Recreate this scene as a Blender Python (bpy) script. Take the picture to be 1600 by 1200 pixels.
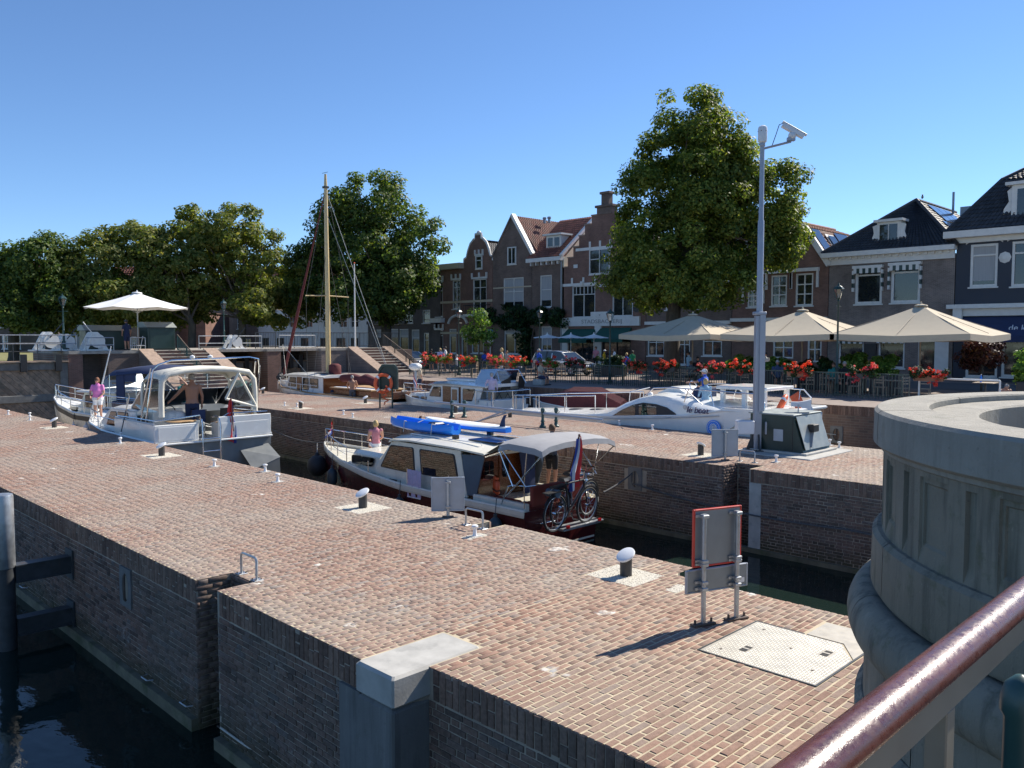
import bpy, bmesh, math, random
import numpy as np
from mathutils import Vector, Matrix, Euler
for o in list(bpy.data.objects): bpy.data.objects.remove(o)
SC = bpy.context.scene
COL = SC.collection
R = math.radians
rnd = random.Random(7)

# ---------------------------------------------------------------- camera
# world: +Y runs along the lock piers, +X across the canals, z = 0 is the top of the brick piers, metres
EYE = 3.5
PITCH = math.atan(75 / 1290.)
cd = bpy.data.cameras.new('camera')
cam = bpy.data.objects.new('camera', cd)
COL.objects.link(cam)
cam.location = (0, 0, EYE)
cam.rotation_euler = (math.pi / 2 - PITCH, 0, -math.pi / 4)
cd.sensor_width = 36
cd.lens = 36 * 1290 / 1600.
cd.clip_start = 0.05
cd.clip_end = 4000
SC.camera = cam
SC.render.resolution_x, SC.render.resolution_y = 1024, 768

# ---------------------------------------------------------------- sky and sun
SUN_EL = R(41)
SUN_DIR = Vector((0.993 * math.cos(SUN_EL), -0.12 * math.cos(SUN_EL), math.sin(SUN_EL))).normalized()
world = bpy.data.worlds.new('World')
SC.world = world
world.use_nodes = True
wn = world.node_tree.nodes
wn.clear()
sky = wn.new('ShaderNodeTexSky')
sky.sky_type = 'NISHITA'
sky.sun_disc = False
sky.sun_elevation = SUN_EL
sky.sun_rotation = math.atan2(SUN_DIR.x, SUN_DIR.y)
sky.air_density = 0.8
sky.dust_density = 0.0
sky.ozone_density = 2.4
sky.altitude = 0
bgn = wn.new('ShaderNodeBackground')
bgn.inputs['Strength'].default_value = 0.090
won = wn.new('ShaderNodeOutputWorld')
wbal = wn.new('ShaderNodeMix')          # cool white balance of the phone camera, the same over the whole sky
wbal.data_type = 'RGBA'; wbal.blend_type = 'MULTIPLY'; wbal.inputs[0].default_value = 1
wbal.inputs[7].default_value = (.76, .93, 1.11, 1)
world.node_tree.links.new(sky.outputs[0], wbal.inputs[6])
world.node_tree.links.new(wbal.outputs[2], bgn.inputs[0])
world.node_tree.links.new(bgn.outputs[0], won.inputs[0])
sd = bpy.data.lights.new('sun', 'SUN')
sd.energy = 4.6
sd.angle = R(0.5)
sd.color = (1.0, 0.93, 0.82)
sun = bpy.data.objects.new('sun', sd)
COL.objects.link(sun)
sun.rotation_euler = (-SUN_DIR).to_track_quat('-Z', 'Y').to_euler()
sun.location = SUN_DIR * 100
vs = SC.view_settings
vs.view_transform = 'Standard'
vs.look = 'None'
vs.gamma = 1
vs.use_curve_mapping = False
vs.exposure = 0.75

# ---------------------------------------------------------------- measuring helpers (photo pixel -> point on a real plane)
_Q = math.sqrt(.5)
def ray(px, py):
    a = (px - 800) / 1290.; b = -(py - 600) / 1290.
    fy = math.cos(PITCH) + b * math.sin(PITCH); uz = -math.sin(PITCH) + b * math.cos(PITCH)
    return ((fy + a) * _Q, (fy - a) * _Q, uz)
def onX(px, py, X):
    x, y, u = ray(px, py); t = X / x
    return y * t, EYE + u * t
def ground(px, py, z=0.):
    x, y, u = ray(px, py); t = (z - EYE) / u
    return x * t, y * t

# ---------------------------------------------------------------- materials
MATS = {}
def _nt(name):
    m = bpy.data.materials.new(name); m.use_nodes = True
    n = m.node_tree.nodes; n.clear()
    out = n.new('ShaderNodeOutputMaterial'); b = n.new('ShaderNodeBsdfPrincipled')
    m.node_tree.links.new(b.outputs[0], out.inputs[0])
    MATS[name] = m
    return m, n, m.node_tree.links, b, out
def _math(n, l, op, a, b=None, c=None):
    q = n.new('ShaderNodeMath'); q.operation = op
    for i, v in enumerate((a, b, c)):
        if v is None: continue
        if isinstance(v, (int, float)): q.inputs[i].default_value = v
        else: l.new(v, q.inputs[i])
    return q.outputs[0]
def _noise(n, l, vec, scale, detail=4, rough=.55):
    q = n.new('ShaderNodeTexNoise'); q.inputs['Scale'].default_value = scale
    q.inputs['Detail'].default_value = detail; q.inputs['Roughness'].default_value = rough
    l.new(vec, q.inputs['Vector']); return q
def _mix(n, l, fac, a, b, mode='MIX'):
    q = n.new('ShaderNodeMix'); q.data_type = 'RGBA'; q.blend_type = mode
    for s, v in ((0, fac), (6, a), (7, b)):
        if isinstance(v, (int, float)): q.inputs[s].default_value = v
        elif isinstance(v, tuple): q.inputs[s].default_value = (*v[:3], 1)
        else: l.new(v, q.inputs[s])
    return q.outputs[2]
def _ramp(n, l, fac, stops, interp='LINEAR'):
    q = n.new('ShaderNodeValToRGB'); q.color_ramp.interpolation = interp
    e = q.color_ramp.elements
    while len(e) < len(stops): e.new(.5)
    for i, (p, c) in enumerate(stops):
        e[i].position = p; e[i].color = (*c, 1) if isinstance(c, tuple) else (c, c, c, 1)
    l.new(fac, q.inputs[0]); return q.outputs[0]
def _range(n, l, v, a, b, c, d):
    q = n.new('ShaderNodeMapRange'); q.clamp = True
    for i, x in enumerate((a, b, c, d)): q.inputs[i + 1].default_value = x
    l.new(v, q.inputs[0]); return q.outputs[0]
def _bump(n, l, b, h, strength, dist):
    q = n.new('ShaderNodeBump'); q.inputs['Strength'].default_value = strength; q.inputs['Distance'].default_value = dist
    l.new(h, q.inputs['Height']); l.new(q.outputs[0], b.inputs['Normal'])
def mat(name, col, rough=.6, metal=0., var=.12, scale=3., bump=0., bscale=60., dist=.004, isl=0., dirt=None, stretch=None, coat=0.):
    """plain surface: colour with soft mottling, optional island variation, fine relief and dirt"""
    m, n, l, b, out = _nt(name)
    tc = n.new('ShaderNodeTexCoord'); vec = tc.outputs['Object']
    if stretch:
        mp = n.new('ShaderNodeMapping'); mp.inputs['Scale'].default_value = stretch; l.new(vec, mp.inputs[0]); vec = mp.outputs[0]
    no = _noise(n, l, vec, scale, 5)
    f = _range(n, l, no.outputs[0], .3, .7, 1 - var, 1 + var)
    if isl:
        gi = n.new('ShaderNodeNewGeometry'); oi = n.new('ShaderNodeObjectInfo')
        fr = _math(n, l, 'FRACT', _math(n, l, 'ADD', gi.outputs['Random Per Island'], oi.outputs['Random']))
        f = _math(n, l, 'MULTIPLY', f, _range(n, l, fr, 0, 1, 1 - isl, 1 + isl))
    cmb = n.new('ShaderNodeCombineColor')
    for i in range(3): l.new(f, cmb.inputs[i])
    c = _mix(n, l, 1., tuple(col), cmb.outputs[0], 'MULTIPLY')
    if dirt:
        dn = _noise(n, l, vec, dirt[2], 6, .65)
        c = _mix(n, l, _range(n, l, dn.outputs[0], dirt[3], dirt[3] + .15, 0, dirt[1]), c, dirt[0])
    l.new(c, b.inputs['Base Color'])
    rr = _range(n, l, no.outputs[0], .25, .75, max(.02, rough - .08), min(1, rough + .1))
    l.new(rr, b.inputs['Roughness'])
    b.inputs['Metallic'].default_value = metal
    b.inputs['Coat Weight'].default_value = coat
    if bump: _bump(n, l, b, _noise(n, l, vec, bscale, 4).outputs[0], bump, dist)
    return m
def brickmat(name, stops, patch, patch_amt, var=.25, spots=0., tide=False):
    """single bricks: each brick its own tone, weathered patches over the whole field, pitted faces"""
    m, n, l, b, out = _nt(name)
    gi = n.new('ShaderNodeNewGeometry'); oi = n.new('ShaderNodeObjectInfo')
    fr = _math(n, l, 'FRACT', _math(n, l, 'ADD', gi.outputs['Random Per Island'], oi.outputs['Random']))
    base = _ramp(n, l, fr, stops)
    pos = gi.outputs['Position']
    p1 = _noise(n, l, pos, .33, 4, .6)
    base = _mix(n, l, _range(n, l, p1.outputs[0], .42, .62, 0, patch_amt), base, patch)
    p2 = _noise(n, l, pos, 21., 5, .6)
    f = _range(n, l, p2.outputs[0], .3, .72, 1 - var, 1 + var)
    cmb = n.new('ShaderNodeCombineColor')
    for i in range(3): l.new(f, cmb.inputs[i])
    c = _mix(n, l, 1., base, cmb.outputs[0], 'MULTIPLY')
    p5 = _noise(n, l, pos, 5.5, 5, .7)
    c = _mix(n, l, _range(n, l, p5.outputs[0], .56, .68, 0, .45), c, tuple(x * .45 for x in patch))
    if spots:
        p3 = _noise(n, l, pos, 1.15, 3, .5); p4 = _noise(n, l, pos, 9., 4, .6)
        w = _math(n, l, 'MULTIPLY', _range(n, l, p3.outputs[0], .68, .71, 0, 1), _range(n, l, p4.outputs[0], .42, .55, 0, spots))
        c = _mix(n, l, w, c, (.62, .6, .55))
    if tide:                                   # algae band above the water, lime blooms higher up
        sp = n.new('ShaderNodeSeparateXYZ'); l.new(pos, sp.inputs[0])
        zz = _math(n, l, 'ADD', sp.outputs[2], _math(n, l, 'MULTIPLY', _noise(n, l, pos, 2.2, 4).outputs[0], .7))
        c = _mix(n, l, _range(n, l, zz, -1.15, -1.75, 0, .75), c, (.045, .05, .022))
        l1 = _noise(n, l, pos, 1.6, 4, .6); l2 = _noise(n, l, pos, 14., 4, .7)
        c = _mix(n, l, _math(n, l, 'MULTIPLY', _range(n, l, l1.outputs[0], .6, .7, 0, 1), _range(n, l, l2.outputs[0], .5, .62, 0, .6)), c, (.42, .41, .38))
    l.new(c, b.inputs['Base Color'])
    b.inputs['Roughness'].default_value = .86
    b.inputs['Specular IOR Level'].default_value = .25
    _bump(n, l, b, _noise(n, l, pos, 70., 5, .7).outputs[0], .55, .006)
    return m
def glassmat(name, tint=(.8, .85, .85), rough=.02, mixin=.25, dark=(.03, .035, .04)):
    """window pane: part mirror, part see-through"""
    m, n, l, b, out = _nt(name)
    n.remove(b)
    g = n.new('ShaderNodeBsdfGlossy'); g.inputs['Roughness'].default_value = rough; g.inputs[0].default_value = (.9, .95, 1, 1)
    t = n.new('ShaderNodeBsdfTransparent'); t.inputs[0].default_value = (*tint, 1)
    fz = n.new('ShaderNodeFresnel'); fz.inputs[0].default_value = 1.6
    tc = n.new('ShaderNodeTexCoord'); nz = _noise(n, l, tc.outputs['Object'], 1.3, 2)
    bp = n.new('ShaderNodeBump'); bp.inputs['Strength'].default_value = .06; bp.inputs['Distance'].default_value = .05
    l.new(nz.outputs[0], bp.inputs['Height']); l.new(bp.outputs[0], g.inputs['Normal']); l.new(bp.outputs[0], fz.inputs['Normal'])
    f = _math(n, l, 'MINIMUM', _math(n, l, 'ADD', fz.outputs[0], mixin), 1.)
    mx = n.new('ShaderNodeMixShader'); l.new(f, mx.inputs[0]); l.new(t.outputs[0], mx.inputs[1]); l.new(g.outputs[0], mx.inputs[2])
    l.new(mx.outputs[0], out.inputs[0])
    return m
def leafmat(name, c0, c1, c2, trans=.35):
    m, n, l, b, out = _nt(name)
    gi = n.new('ShaderNodeNewGeometry')
    c = _ramp(n, l, gi.outputs['Random Per Island'], [(0, c0), (.55, c1), (1, c2)])
    pn = _noise(n, l, gi.outputs['Position'], .5, 3)
    f = _range(n, l, pn.outputs[0], .3, .7, .75, 1.3)
    cmb = n.new('ShaderNodeCombineColor')
    for i in range(3): l.new(f, cmb.inputs[i])
    c = _mix(n, l, 1., c, cmb.outputs[0], 'MULTIPLY')
    l.new(c, b.inputs['Base Color']); b.inputs['Roughness'].default_value = .55
    b.inputs['Specular IOR Level'].default_value = .3
    t = n.new('ShaderNodeBsdfTranslucent')
    l.new(_mix(n, l, 1., c, (1.5, 1.5, .6), 'MULTIPLY'), t.inputs[0])
    mx = n.new('ShaderNodeMixShader'); mx.inputs[0].default_value = trans
    l.new(b.outputs[0], mx.inputs[1]); l.new(t.outputs[0], mx.inputs[2]); l.new(mx.outputs[0], out.inputs[0])
    return m
def facademat(name, c0, c1, mortar, bw=.22, bh=.065):
    """far brickwork seen too small to pick bricks apart"""
    m, n, l, b, out = _nt(name)
    tc = n.new('ShaderNodeTexCoord'); mp = n.new('ShaderNodeMapping')
    mp.inputs['Rotation'].default_value = (R(90), 0, 0)
    l.new(tc.outputs['Object'], mp.inputs[0])
    br = n.new('ShaderNodeTexBrick'); br.inputs['Scale'].default_value = 1.
    br.inputs['Brick Width'].default_value = bw; br.inputs['Row Height'].default_value = bh
    br.inputs['Mortar Size'].default_value = .006; br.inputs['Bias'].default_value = -.2
    for k, v in (('Color1', c0), ('Color2', c1), ('Mortar', mortar)): br.inputs[k].default_value = (*v, 1)
    l.new(mp.outputs[0], br.inputs['Vector'])
    no = _noise(n, l, tc.outputs['Object'], .7, 5, .6)
    f = _range(n, l, no.outputs[0], .3, .7, .7, 1.3)
    cmb = n.new('ShaderNodeCombineColor')
    for i in range(3): l.new(f, cmb.inputs[i])
    l.new(_mix(n, l, 1., br.outputs[0], cmb.outputs[0], 'MULTIPLY'), b.inputs['Base Color'])
    b.inputs['Roughness'].default_value = .85
    return m

brickmat('paving_brick', [(0, (.20, .118, .088)), (.15, (.27, .158, .117)), (.5, (.30, .18, .133)), (.8, (.295, .195, .148)), (.93, (.26, .20, .17)), (1, (.33, .205, .15))], (.29, .235, .19), .5, .18, .9)
brickmat('paving_fine', [(0, (.23, .145, .112)), (.2, (.285, .18, .14)), (.5, (.305, .198, .155)), (.75, (.295, .21, .172)), (.9, (.28, .235, .21)), (1, (.33, .205, .15))], (.31, .268, .228), .7, .16, .95)
brickmat('wall_brick', [(0, (.085, .058, .05)), (.35, (.17, .105, .085)), (.75, (.22, .135, .105)), (1, (.14, .115, .11))], (.16, .14, .115), .5, .3, tide=True)
brickmat('coping_brick', [(0, (.12, .075, .06)), (.5, (.20, .12, .09)), (1, (.26, .17, .13))], (.2, .17, .14), .4, .3)
mat('sand_joint', (.49, .415, .29), .95, var=.22, scale=2.2, bump=.5, bscale=90)
mat('wall_joint', (.36, .31, .25), .95, var=.3, scale=2., bump=.5, bscale=60)
mat('concrete', (.42, .41, .38), .85, var=.15, scale=4, bump=.4, bscale=45, dirt=((.2, .2, .19), .5, 3., .56))
mat('footing', (.15, .135, .09), .8, var=.35, scale=3, bump=.6, bscale=30, dirt=((.06, .075, .03), .8, 2., .5))
mat('gravel', (.60, .56, .47), .9, var=.35, scale=60, bump=1., bscale=90, dist=.012)
mat('galvanised', (.42, .44, .46), .42, .75, var=.15, scale=8, bump=.1, bscale=80, dirt=((.2, .17, .14), .5, 6, .6))
mat('stainless', (.72, .73, .74), .18, 1., var=.05)
mat('dark_steel', (.055, .06, .065), .5, .3, var=.25, scale=6, dirt=((.14, .08, .05), .5, 5, .6))
mat('rust_steel', (.11, .085, .07), .75, .2, var=.3, scale=9, bump=.4, bscale=60)
mat('sign_back', (.36, .40, .45), .45, .3, var=.08, scale=5)
mat('sign_grey', (.25, .27, .28), .5, .2, var=.08, scale=5)
mat('red_paint', (.60, .05, .035), .4, var=.1)
mat('bollard_black', (.045, .043, .042), .55, var=.3, scale=12, dirt=((.16, .12, .09), .5, 9, .58))
mat('bollard_white', (.78, .79, .80), .4, var=.05, dirt=((.5, .48, .44), .5, 10, .6))
mat('plate_steel', (.43, .40, .34), .55, .2, var=.1, scale=6, dirt=((.42, .38, .3), .45, 4, .5))
mat('hull_white', (.80, .80, .77), .22, var=.04, scale=2, coat=.3)
mat('hull_cream', (.76, .72, .60), .25, var=.04, scale=2, coat=.3)
mat('boat_trim_grey', (.5, .5, .5), .4, var=.08)
mat('hull_maroon', (.075, .013, .014), .2, var=.08, scale=2, coat=.4)
mat('hull_grey', (.20, .21, .205), .5, var=.12, scale=3)
mat('hull_green', (.03, .10, .08), .3, var=.1)
mat('hull_navy', (.02, .03, .075), .25, var=.1, coat=.3)
mat('antifoul', (.03, .035, .045), .6, var=.2)
mat('varnish', (.14, .048, .018), .25, var=.3, scale=3, stretch=(2, 14, 14), coat=.5)
mat('teak', (.42, .27, .14), .6, var=.25, scale=3, stretch=(3, 20, 20))
mat('mast_wood', (.62, .46, .22), .35, var=.15, scale=2, stretch=(12, 12, 1), coat=.3)
mat('canvas_cream', (.72, .68, .58), .9, var=.08, bump=.25, bscale=9, dist=.02)
mat('canvas_grey', (.31, .31, .32), .9, var=.08, bump=.3, bscale=7, dist=.02)
mat('canvas_navy', (.025, .04, .10), .9, var=.15, bump=.3, bscale=7, dist=.02)
mat('canvas_slate', (.10, .125, .15), .9, var=.12, bump=.3, bscale=8, dist=.02)
mat('canvas_maroon', (.12, .028, .03), .9, var=.2, bump=.4, bscale=8, dist=.03)
mat('canvas_white', (.80, .80, .79), .85, var=.04)
mat('parasol_beige', (.50, .43, .32), .9, var=.05, bump=.15, bscale=5, dist=.02)
mat('rubber', (.022, .024, .028), .6, var=.2)
mat('fender_teal', (.03, .055, .07), .4, var=.15)
mat('black_paint', (.02, .02, .022), .45, var=.2)
mat('green_paint', (.018, .045, .04), .35, var=.15)
mat('lamp_green', (.025, .07, .07), .4, var=.15)
mat('cabinet_green', (.02, .04, .036), .35, var=.12, scale=3)
mat('cabinet_lid', (.30, .33, .32), .5, .3, var=.12, scale=4)
mat('white_paint', (.78, .77, .73), .5, var=.06, scale=5)
mat('trim_white', (.66, .655, .63), .55, var=.08, scale=3)
mat('cream_plaster', (.62, .58, .46), .8, var=.08, scale=1.5)
mat('navy_plaster', (.018, .026, .045), .55, var=.12, scale=2)
mat('pole_grey', (.33, .36, .42), .45, .3, var=.06, scale=5)
mat('camera_white', (.66, .68, .72), .35, var=.05)
mat('orange_buoy', (.75, .12, .035), .5, var=.12, scale=7)
mat('rope', (.55, .52, .45), .9, var=.2, scale=30)
mat('rope_dark', (.10, .10, .10), .9, var=.3, scale=30)
mat('rope_blue', (.16, .2, .25), .9, var=.3, scale=30)
mat('flag_red', (.62, .035, .04), .8, var=.1)
mat('flag_white', (.8, .8, .8), .8, var=.04)
mat('flag_blue', (.03, .06, .28), .8, var=.1)
mat('sup_blue', (.02, .24, .85), .35, var=.06)
mat('sup_white', (.8, .83, .86), .35, var=.03)
mat('solar', (.02, .03, .06), .08, var=.1, coat=.6)
mat('red_leather', (.20, .03, .02), .5, var=.12)
mat('plastic_black', (.02, .02, .022), .35, var=.1)
mat('plastic_white', (.75, .75, .74), .35, var=.04)
mat('curtain', (.36, .37, .38), .9, var=.1, scale=2, stretch=(8, 8, .3))
mat('interior_dark', (.018, .018, .02), .8, var=.3)
mat('gate_wood', (.27, .195, .14), .8, var=.3, scale=4, isl=.3, bump=.5, bscale=30, dirt=((.09, .095, .08), .6, 3, .5))
mat('gate_beam', (.17, .165, .155), .8, var=.25, scale=4, bump=.4, bscale=25)
mat('step_stone', (.34, .31, .27), .85, var=.2, scale=4, bump=.3, bscale=30)
mat('stringer', (.33, .24, .185), .85, var=.25, scale=5, bump=.4, bscale=30, isl=.1)
mat('tile_red', (.22, .078, .05), .7, var=.3, scale=1.6, isl=.25)
mat('tile_dark', (.035, .038, .045), .6, var=.3, scale=2, isl=.25)
mat('zinc', (.30, .32, .34), .45, .5, var=.12)
mat('bark', (.09, .072, .055), .9, var=.4, scale=5, bump=.9, bscale=14, dist=.04, stretch=(1, 1, .25))
mat('car_white', (.75, .76, .77), .15, var=.02, coat=.8)
mat('car_silver', (.55, .56, .57), .2, .6, var=.02, coat=.8)
mat('tyre', (.02, .02, .02), .8, var=.2)
mat('headlight', (.8, .8, .8), .1, .6, var=.02)
mat('taillight', (.5, .02, .02), .2, var=.02)
mat('quay_paving', (.24, .19, .16), .85, var=.25, scale=3, bump=.5, bscale=30)
mat('asphalt', (.10, .095, .09), .85, var=.2, scale=4, bump=.4, bscale=60)
mat('grass_ground', (.20, .19, .07), .9, var=.3, scale=3, bump=.5, bscale=20)
mat('chair_wood', (.36, .28, .20), .6, var=.2, scale=6)
mat('chair_black', (.03, .03, .032), .5, var=.15)
mat('sign_blue', (.02, .14, .55), .4, var=.03)
mat('awning_green', (.015, .085, .065), .8, var=.1, scale=3)
mat('terracotta', (.3, .14, .08), .8, var=.2)
mat('text_navy', (.03, .02, .10), .4, var=.02)
mat('text_grey', (.25, .25, .24), .6, var=.05)
mat('text_light', (.6, .63, .66), .6, var=.03)
mat('skin', (.52, .28, .19), .55, var=.08, scale=8)
mat('skin_tan', (.38, .19, .12), .5, var=.08, scale=8)
mat('hair_brown', (.12, .06, .03), .7, var=.3, scale=30, bump=.5, bscale=90)
mat('hair_red', (.16, .06, .025), .7, var=.3, scale=30, bump=.5, bscale=90)
mat('hair_grey', (.35, .33, .31), .7, var=.25, scale=30, bump=.5, bscale=90)
mat('hair_blond', (.52, .36, .16), .7, var=.25, scale=30, bump=.5, bscale=90)
mat('hair_black', (.02, .017, .015), .6, var=.3, scale=30, bump=.5, bscale=90)
for k, c in dict(pink=(.72, .22, .50), white=(.78, .78, .78), navy=(.02, .03, .075), rose=(.55, .22, .26), slate=(.09, .10, .12), black=(.015, .015, .018), lavender=(.52, .46, .62), khaki=(.28, .25, .20), sand=(.50, .42, .31), blue=(.03, .10, .48), lightblue=(.34, .52, .66), green=(.02, .24, .10), yellow=(.65, .42, .02), teal=(.03, .22, .19), denim=(.05, .08, .15), red=(.5, .04, .04), grey=(.25, .25, .26)).items():
    mat('cloth_' + k, c, .9, var=.12, scale=9, bump=.3, bscale=16, dist=.01)
glassmat('window_glass', (.32, .36, .38), .02, .12)
glassmat('boat_glass', (.2, .22, .22), .02, .10)
glassmat('clear_vinyl', (.86, .87, .86), .12, .06)
glassmat('lamp_glass', (.75, .77, .75), .08, .08)
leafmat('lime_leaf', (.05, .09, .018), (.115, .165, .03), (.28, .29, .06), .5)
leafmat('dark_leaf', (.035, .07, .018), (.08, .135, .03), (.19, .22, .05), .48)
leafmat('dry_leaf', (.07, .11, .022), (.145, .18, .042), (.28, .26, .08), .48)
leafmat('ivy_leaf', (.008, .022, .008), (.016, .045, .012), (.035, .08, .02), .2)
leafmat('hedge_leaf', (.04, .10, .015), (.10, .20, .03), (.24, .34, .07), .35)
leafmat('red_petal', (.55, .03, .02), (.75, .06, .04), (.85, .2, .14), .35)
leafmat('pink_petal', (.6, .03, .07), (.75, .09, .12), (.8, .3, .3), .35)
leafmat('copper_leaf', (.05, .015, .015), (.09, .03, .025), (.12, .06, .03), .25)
facademat('brick_brown', (.16, .105, .085), (.105, .073, .062), (.19, .165, .14))
facademat('brick_red', (.20, .10, .075), (.14, .07, .055), (.2, .165, .135))
facademat('brick_grey', (.185, .145, .13), (.12, .098, .09), (.28, .255, .23))
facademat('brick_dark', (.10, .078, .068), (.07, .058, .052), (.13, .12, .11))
facademat('quay_brick', (.17, .105, .08), (.10, .07, .06), (.2, .17, .14), .34, .1)

def m_water():
    m, n, l, b, out = _nt('canal_water')
    gi = n.new('ShaderNodeNewGeometry')
    b.inputs['Base Color'].default_value = (.010, .020, .016, 1)
    b.inputs['Roughness'].default_value = .05
    b.inputs['IOR'].default_value = 1.33
    mp = n.new('ShaderNodeMapping'); mp.inputs['Scale'].default_value = (1., .6, 1.); mp.inputs['Rotation'].default_value = (0, 0, .5)
    l.new(gi.outputs['Position'], mp.inputs[0])
    n1 = _noise(n, l, mp.outputs[0], .9, 3, .5); n2 = _noise(n, l, mp.outputs[0], 5., 3, .5)
    h = _math(n, l, 'ADD', n1.outputs[0], _math(n, l, 'MULTIPLY', n2.outputs[0], .16))
    _bump(n, l, b, h, .22, .12)
m_water()
def m_rail():
    m, n, l, b, out = _nt('rail_varnish')
    tc = n.new('ShaderNodeTexCoord'); mp = n.new('ShaderNodeMapping'); mp.inputs['Scale'].default_value = (1.5, 30, 30)
    l.new(tc.outputs['Object'], mp.inputs[0])
    no = _noise(n, l, mp.outputs[0], 2., 5)
    l.new(_ramp(n, l, no.outputs[0], [(.3, (.065, .018, .012)), (.7, (.14, .036, .022))]), b.inputs['Base Color'])
    sc = _noise(n, l, tc.outputs['Object'], 55., 6, .7)
    l.new(_range(n, l, sc.outputs[0], .4, .7, .22, .55), b.inputs['Roughness'])
    b.inputs['Coat Weight'].default_value = .25; b.inputs['Coat Roughness'].default_value = .2
    _bump(n, l, b, _noise(n, l, tc.outputs['Object'], 90., 5, .7).outputs[0], .35, .003)
m_rail()

# ---------------------------------------------------------------- mesh builder
class MB:
    def __init__(s): s.v = []; s.f = []; s.m = []
    def add(s, vs, fs, mi=0):
        k = len(s.v); s.v.extend([tuple(p) for p in vs]); s.f.extend([tuple(i + k for i in f) for f in fs]); s.m.extend([mi] * len(fs)); return s
    def box(s, x0, y0, z0, x1, y1, z1, mi=0):
        return s.add([(x0, y0, z0), (x1, y0, z0), (x1, y1, z0), (x0, y1, z0), (x0, y0, z1), (x1, y0, z1), (x1, y1, z1), (x0, y1, z1)],
                     [(0, 3, 2, 1), (4, 5, 6, 7), (0, 1, 5, 4), (1, 2, 6, 5), (2, 3, 7, 6), (3, 0, 4, 7)], mi)
    def cbox(s, x, y, z, a, b, c, mi=0): return s.box(x - a / 2, y - b / 2, z - c / 2, x + a / 2, y + b / 2, z + c / 2, mi)
    def bbox(s, x0, y0, z0, x1, y1, z1, c=.01, mi=0):
        """box with chamfered edges"""
        rings = []
        for z, i in ((z0, c), (z0 + c, 0), (z1 - c, 0), (z1, c)):
            a, b, e, d = x0 + i, y0 + i, x1 - i, y1 - i
            k = c * .7
            rings.append([(a + k, b, z), (e - k, b, z), (e, b + k, z), (e, d - k, z), (e - k, d, z), (a + k, d, z), (a, d - k, z), (a, b + k, z)])
        return s.loft(rings, mi)
    def beam(s, p, q, w, h, mi=0, up=(0, 0, 1)):
        p, q = Vector(p), Vector(q); d = (q - p).normalized(); up = Vector(up)
        if abs(d.dot(up)) > .98: up = Vector((0, 1, 0))
        a = d.cross(up).normalized() * w / 2; b = a.cross(d).normalized() * h / 2
        vs = [p - a - b, p + a - b, p + a + b, p - a + b, q - a - b, q + a - b, q + a + b, q - a + b]
        return s.add(vs, [(0, 1, 2, 3), (7, 6, 5, 4), (0, 4, 5, 1), (1, 5, 6, 2), (2, 6, 7, 3), (3, 7, 4, 0)], mi)
    def tube(s, pts, r, n=8, mi=0, closed=False, cap=True):
        pts = [Vector(p) for p in pts]; N = len(pts)
        rr = r if isinstance(r, (list, tuple)) else [r] * N
        k = len(s.v); prev = None
        for i, p in enumerate(pts):
            if closed: d = pts[(i + 1) % N] - pts[i - 1]
            else: d = pts[min(i + 1, N - 1)] - pts[max(i - 1, 0)]
            d.normalize()
            if prev is None:
                u = Vector((0, 0, 1)) if abs(d.z) < .9 else Vector((1, 0, 0))
                a = d.cross(u).normalized()
            else:
                a = prev - d * prev.dot(d)
                a = a.normalized() if a.length > 1e-6 else d.orthogonal().normalized()
            prev = a; b = d.cross(a)
            for j in range(n):
                t = 2 * math.pi * j / n
                s.v.append(tuple(p + (a * math.cos(t) + b * math.sin(t)) * rr[i]))
        for i in range(N if closed else N - 1):
            for j in range(n):
                j2 = (j + 1) % n; i2 = (i + 1) % N
                s.f.append((k + i * n + j, k + i * n + j2, k + i2 * n + j2, k + i2 * n + j)); s.m.append(mi)
        if cap and not closed:
            s.f.append(tuple(k + j for j in range(n))[::-1]); s.m.append(mi)
            s.f.append(tuple(k + (N - 1) * n + j for j in range(n))); s.m.append(mi)
        return s
    def lathe(s, prof, n=16, c=(0, 0, 0), mi=0, t0=0, t1=2 * math.pi):
        full = abs(t1 - t0 - 2 * math.pi) < 1e-6; m = n if full else n + 1
        k = len(s.v)
        for r, z in prof:
            for j in range(m):
                t = t0 + (t1 - t0) * j / n
                s.v.append((c[0] + r * math.cos(t), c[1] + r * math.sin(t), c[2] + z))
        for i in range(len(prof) - 1):
            for j in range(n):
                j2 = (j + 1) % m
                s.f.append((k + i * m + j, k + i * m + j2, k + (i + 1) * m + j2, k + (i + 1) * m + j)); s.m.append(mi)
        return s
    def loft(s, rings, mi=0, caps=True, closed=True):
        k = len(s.v); n = len(rings[0])
        for r in rings: s.v.extend([tuple(p) for p in r])
        for i in range(len(rings) - 1):
            for j in range(n if closed else n - 1):
                j2 = (j + 1) % n
                s.f.append((k + i * n + j, k + i * n + j2, k + (i + 1) * n + j2, k + (i + 1) * n + j)); s.m.append(mi)
        if caps:
            s.f.append(tuple(k + j for j in range(n))[::-1]); s.m.append(mi)
            q = k + (len(rings) - 1) * n
            s.f.append(tuple(q + j for j in range(n))); s.m.append(mi)
        return s
    def prism(s, pts, vec, mi=0):
        vec = Vector(vec); a = [Vector(p) for p in pts]
        return s.loft([a, [p + vec for p in a]], mi)
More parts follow.
